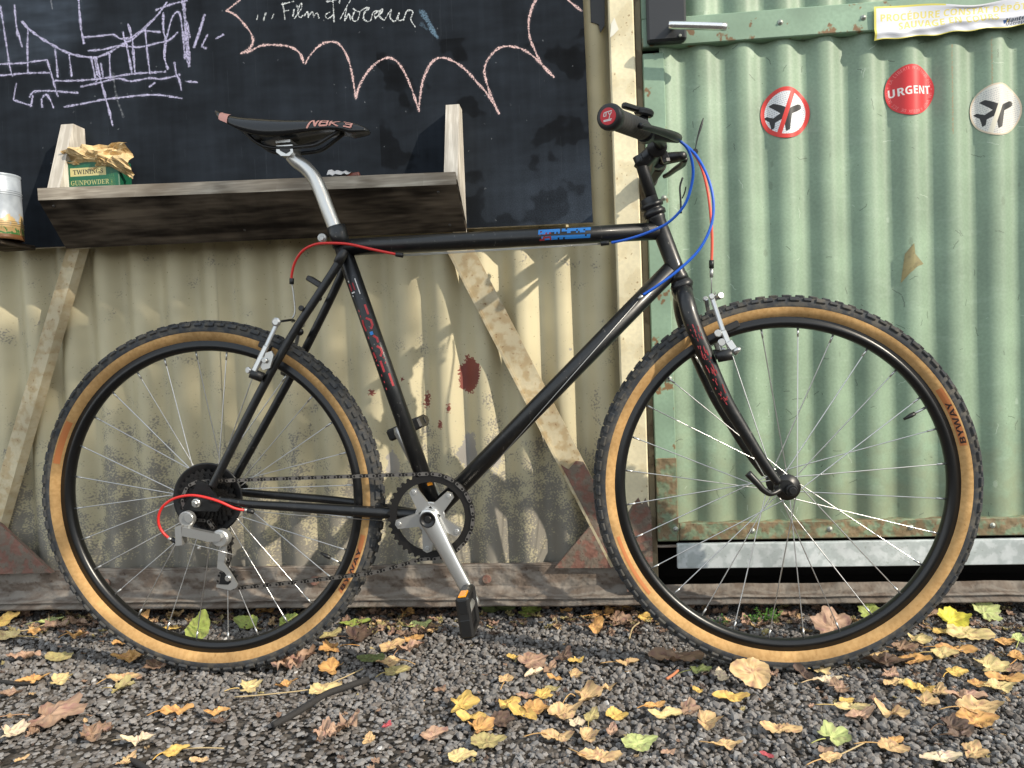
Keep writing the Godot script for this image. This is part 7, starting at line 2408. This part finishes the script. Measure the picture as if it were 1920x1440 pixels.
		[0.3416, 0.0286, 0.0383, 50, 24, 0.3, 0.4, 0.6, "scrap", "pink brown", "pink brown leaf scrap, behind the front rim near the weeds"],
		[0.4444, -0.0035, 0.0513, 0, 14, 0.3, 0.4, 0.8, "scrap", "brown", "brown leaf scrap, behind the front rim right of the weeds"],
		[-1.4266, -0.0387, 0.0643, 0, 20, 0.3, 0.4, 0.8, "scrap", "brown", "brown leaf scrap, under the beam at far left"],
		[-0.6744, 0.0467, 0.0482, 0, 14, 0.3, 0.4, 0.8, "scrap", "brown", "brown leaf scrap, inside the rear rim near the tyre"],
		[-0.7950, -0.0572, 0.0547, 40, 20, 0.3, 0.4, 0.6, "scrap", "orange", "orange leaf scrap, under the beam inside the rear rim"],
		[-1.0147, -0.0310, 0.0522, 20, 20, 0.3, 0.4, 0.6, "scrap", "tan", "tan leaf scrap, under the beam behind the rear spokes"],
		[-0.5338, -0.0368, 0.0555, 0, 14, 0.3, 0.4, 0.8, "scrap", "brown", "brown leaf scrap, under the beam right of the rear tyre"],
		[-0.4344, -0.0311, 0.0518, 20, 20, 0.3, 0.4, 0.6, "scrap", "orange", "orange leaf scrap, under the beam left of the pedal"],
		[0.6694, 0.0662, 0.0480, 0, 20, 0.3, 0.4, 0.8, "scrap", "brown", "brown leaf scrap, under the beam right of the front tyre"],
		[0.7439, 0.0021, 0.0661, 10, 20, 0.3, 0.3, 0.5, "slim", "brown", "brown leaf, behind the brightest one under the beam"],
	]
	for l in list:
		var m := leaf_mesh(l[8], TONES[l[9]], l[2], l[5], l[6], l[7], r, l[4] < 28)
		var o := MeshInstance3D.new()
		o.name = numbered("fallen_leaf", self)
		o.mesh = m
		o.material_override = mats.leaf
		var b := Basis(V(1, 0, 0), deg_to_rad(l[4] if l[4] > 28 else l[4] * 0.5)) * Basis(V(0, 1, 0), deg_to_rad(l[3]))
		o.basis = b
		# let it lie on the stones: lowest point just above them
		var low := 1e9
		var v: PackedVector3Array = m.surface_get_arrays(0)[Mesh.ARRAY_VERTEX]
		for p in v:
			low = minf(low, (b * p).y)
		o.position = V(l[0], 0.0045 - low + r.randf() * 0.002, l[1])
		tag(o, l[10], "leaf", "fallen leaves on the gravel")
		add_child(o, true)

func make_small_things():
	var r := RandomNumberGenerator.new()
	r.seed = 77
	# crumbs of old leaves, a mass nobody could count
	var pieces := []
	for v in 4:
		pieces.append([])
	var root := Node3D.new()
	root.name = "leaf_litter"
	tag(root, "brown crumbs and shreds of old leaves along the foot of the shed", "leaf litter", "", "stuff")
	add_child(root)
	for v in 4:
		var mm := MultiMesh.new()
		mm.transform_format = MultiMesh.TRANSFORM_3D
		mm.use_colors = true
		mm.mesh = leaf_mesh("scrap", [1.0, 1.0, 1.0], 1.0, 0.15, 0.3, 1.2, r)
		mm.instance_count = 420
		for i in 420:
			var x := r.randf_range(-1.9, 1.5)
			var z := r.randf_range(-0.09, 0.06)
			if i % 3 == 0:
				z = r.randf_range(0.0, 0.75)
			if i % 7 == 0:
				x = r.randf_range(0.35, 0.8)
				z = r.randf_range(0.1, 0.45)
			if i % 5 == 1:
				x = [r.randf_range(-1.55, -1.05), r.randf_range(-0.55, -0.35), r.randf_range(0.0, 0.22), r.randf_range(0.62, 1.1)][(i / 5) % 4]
				z = r.randf_range(-0.06, 0.10)
			var size := r.randf_range(0.010, 0.034) if z < 0.10 else r.randf_range(0.005, 0.016)
			var b := Basis.from_euler(V(r.randf_range(-0.5, 0.5), r.randf() * TAU, r.randf_range(-0.5, 0.5))).scaled(V(size, size, size))
			mm.set_instance_transform(i, Transform3D(b, V(x, r.randf_range(0.003, 0.008), z)))
			var t: Array = TONES[["brown", "dark brown", "brown", "pink brown", "tan", "olive", "dark brown"][r.randi() % 7]]
			var k := r.randf_range(0.6, 1.1)
			mm.set_instance_color(i, Color(t[0] * k, t[1] * k, t[2] * k))
		var o := MultiMeshInstance3D.new()
		o.name = numbered("leaf_scraps", root)
		o.multimesh = mm
		o.material_override = mats.leaf
		o.set_meta("kind", "stuff")
		root.add_child(o, true)
	# twigs
	var bark := mat("bark", rgb8(44, 42, 41), 0.85)
	relief(bark, 0.08, 3.0, 161)
	bark.uv1_triplanar = true
	bark.uv1_scale = V(12, 12, 12)
	var straw := mat("straw", rgb8(176, 156, 118), 0.8)
	var tw := [
		[[V(-0.5381, 0.01, 0.5237), V(-0.511, 0.012, 0.4777), V(-0.4845, 0.014, 0.4153), V(-0.4589, 0.014, 0.3863), V(-0.4261, 0.01, 0.3423)], 0.0058, bark, "dark bare stick lying on the gravel below the rear tyre"],
		[[V(-0.7342, 0.006, 0.6254), V(-0.7019, 0.007, 0.6439), V(-0.6626, 0.006, 0.6698)], 0.0045, bark, "short dark stick at the bottom edge of the gravel"],
		[[V(-1.2038, 0.007, 0.3366), V(-1.1314, 0.008, 0.3561), V(-1.0917, 0.006, 0.3465)], 0.0038, bark, "thin dark twig at the left edge beside an orange leaf"],
		[[V(-0.6576, 0.007, 0.4119), V(-0.5829, 0.007, 0.396), V(-0.5103, 0.008, 0.3707), V(-0.4516, 0.009, 0.2905)], 0.0012, straw, "long pale straw lying above the dark stick"],
		[[V(0.0798, 0.006, 0.1304), V(0.0895, 0.014, 0.0896), V(0.106, 0.02, 0.0706)], 0.0016, straw, "pale bent leaf stalk beside the front tyre"],
		[[V(0.3606, 0.007, 0.5958), V(0.3849, 0.009, 0.5808), V(0.4102, 0.009, 0.5614)], 0.0011, straw, "thin pale straw right of the pale green lobed leaf"],
		[[V(-0.0755, 0.006, 0.0384), V(-0.0812, 0.01, 0.0079), V(-0.0854, 0.01, 0.0254)], 0.0022, straw, "pale splinter standing in the gravel right of the pedal"],
		[[V(0.1359, 0.007, 0.332), V(0.1496, 0.008, 0.3156), V(0.1608, 0.008, 0.2963)], 0.0026, mat("orange_twig", rgb8(190, 120, 84), 0.8), "short orange twig left of the front tyre contact"],
		[[V(-0.6692, 0.006, 0.5966), V(-0.6254, 0.008, 0.5947), V(-0.5913, 0.006, 0.592)], 0.0010, straw, "fine pale stalk at the yellow leaf near the bottom edge"],
		[[V(-1.3569, 0.01, 0.0814), V(-1.3213, 0.012, 0.07), V(-1.3042, 0.014, 0.033), V(-1.336, 0.02, -0.0183)], 0.0014, straw, "long pale leaf stalk among the leaves at the left wall foot"]]
	for t in tw:
		var s := ss()
		tube(s, spline(t[0], 4), t[1], 9)
		var o := obj("twig", s, t[2])
		o.position = Vector3.ZERO
		tag(o, t[3], "twig", "twigs and stalks on the gravel")
	# low weeds behind the front wheel
	var green := mat("weed_green", rgb8(92, 138, 58), 0.6)
	green.backlight_enabled = true
	green.backlight = Color(0.3, 0.4, 0.15)
	var where := [V(0.3965, 0, 0.0161), V(0.3626, 0, 0.0223), V(0.2872, 0, 0.0344)]
	var said := ["small bright green weed behind the front spokes, fullest of three", "tiny green weed just left of the fullest weed", "sparse green weed sprig nearest the left of the front rim"]
	for w in 3:
		var plant := thing("weed", said[w], "weed", where[w], "weeds at the foot of the shed")
		var s := ss()
		var lf := ss(false)
		for k in [16, 9, 7][w]:
			var a := r.randf() * TAU
			var h: float = r.randf_range(0.010, 0.030) * [1.1, 0.8, 0.7][w]
			var base: Vector3 = where[w] + V(r.randf_range(-0.016, 0.016), 0.002, r.randf_range(-0.010, 0.010))
			var tip := base + V(cos(a) * h * 0.6, h, sin(a) * h * 0.5)
			tube(s, [base, base.lerp(tip, 0.5) + V(0, h * 0.1, 0), tip], 0.0006, 5)
			for q in 5:
				var p := base.lerp(tip, 0.4 + 0.15 * q)
				var d := V(r.randf_range(-1, 1), r.randf_range(-0.1, 0.6), r.randf_range(-1, 1)).normalized() * r.randf_range(0.004, 0.008)
				var n := d.cross(V(r.randf_range(-0.3, 0.3), 1, 0)).normalized() * d.length() * 0.34
				quad(lf, p, p + d * 0.5 - n, p + d, p + d * 0.5 + n)
		obj("stem", s, green, plant)
		obj("leaves", lf, green, plant).set_meta("kind", "stuff")
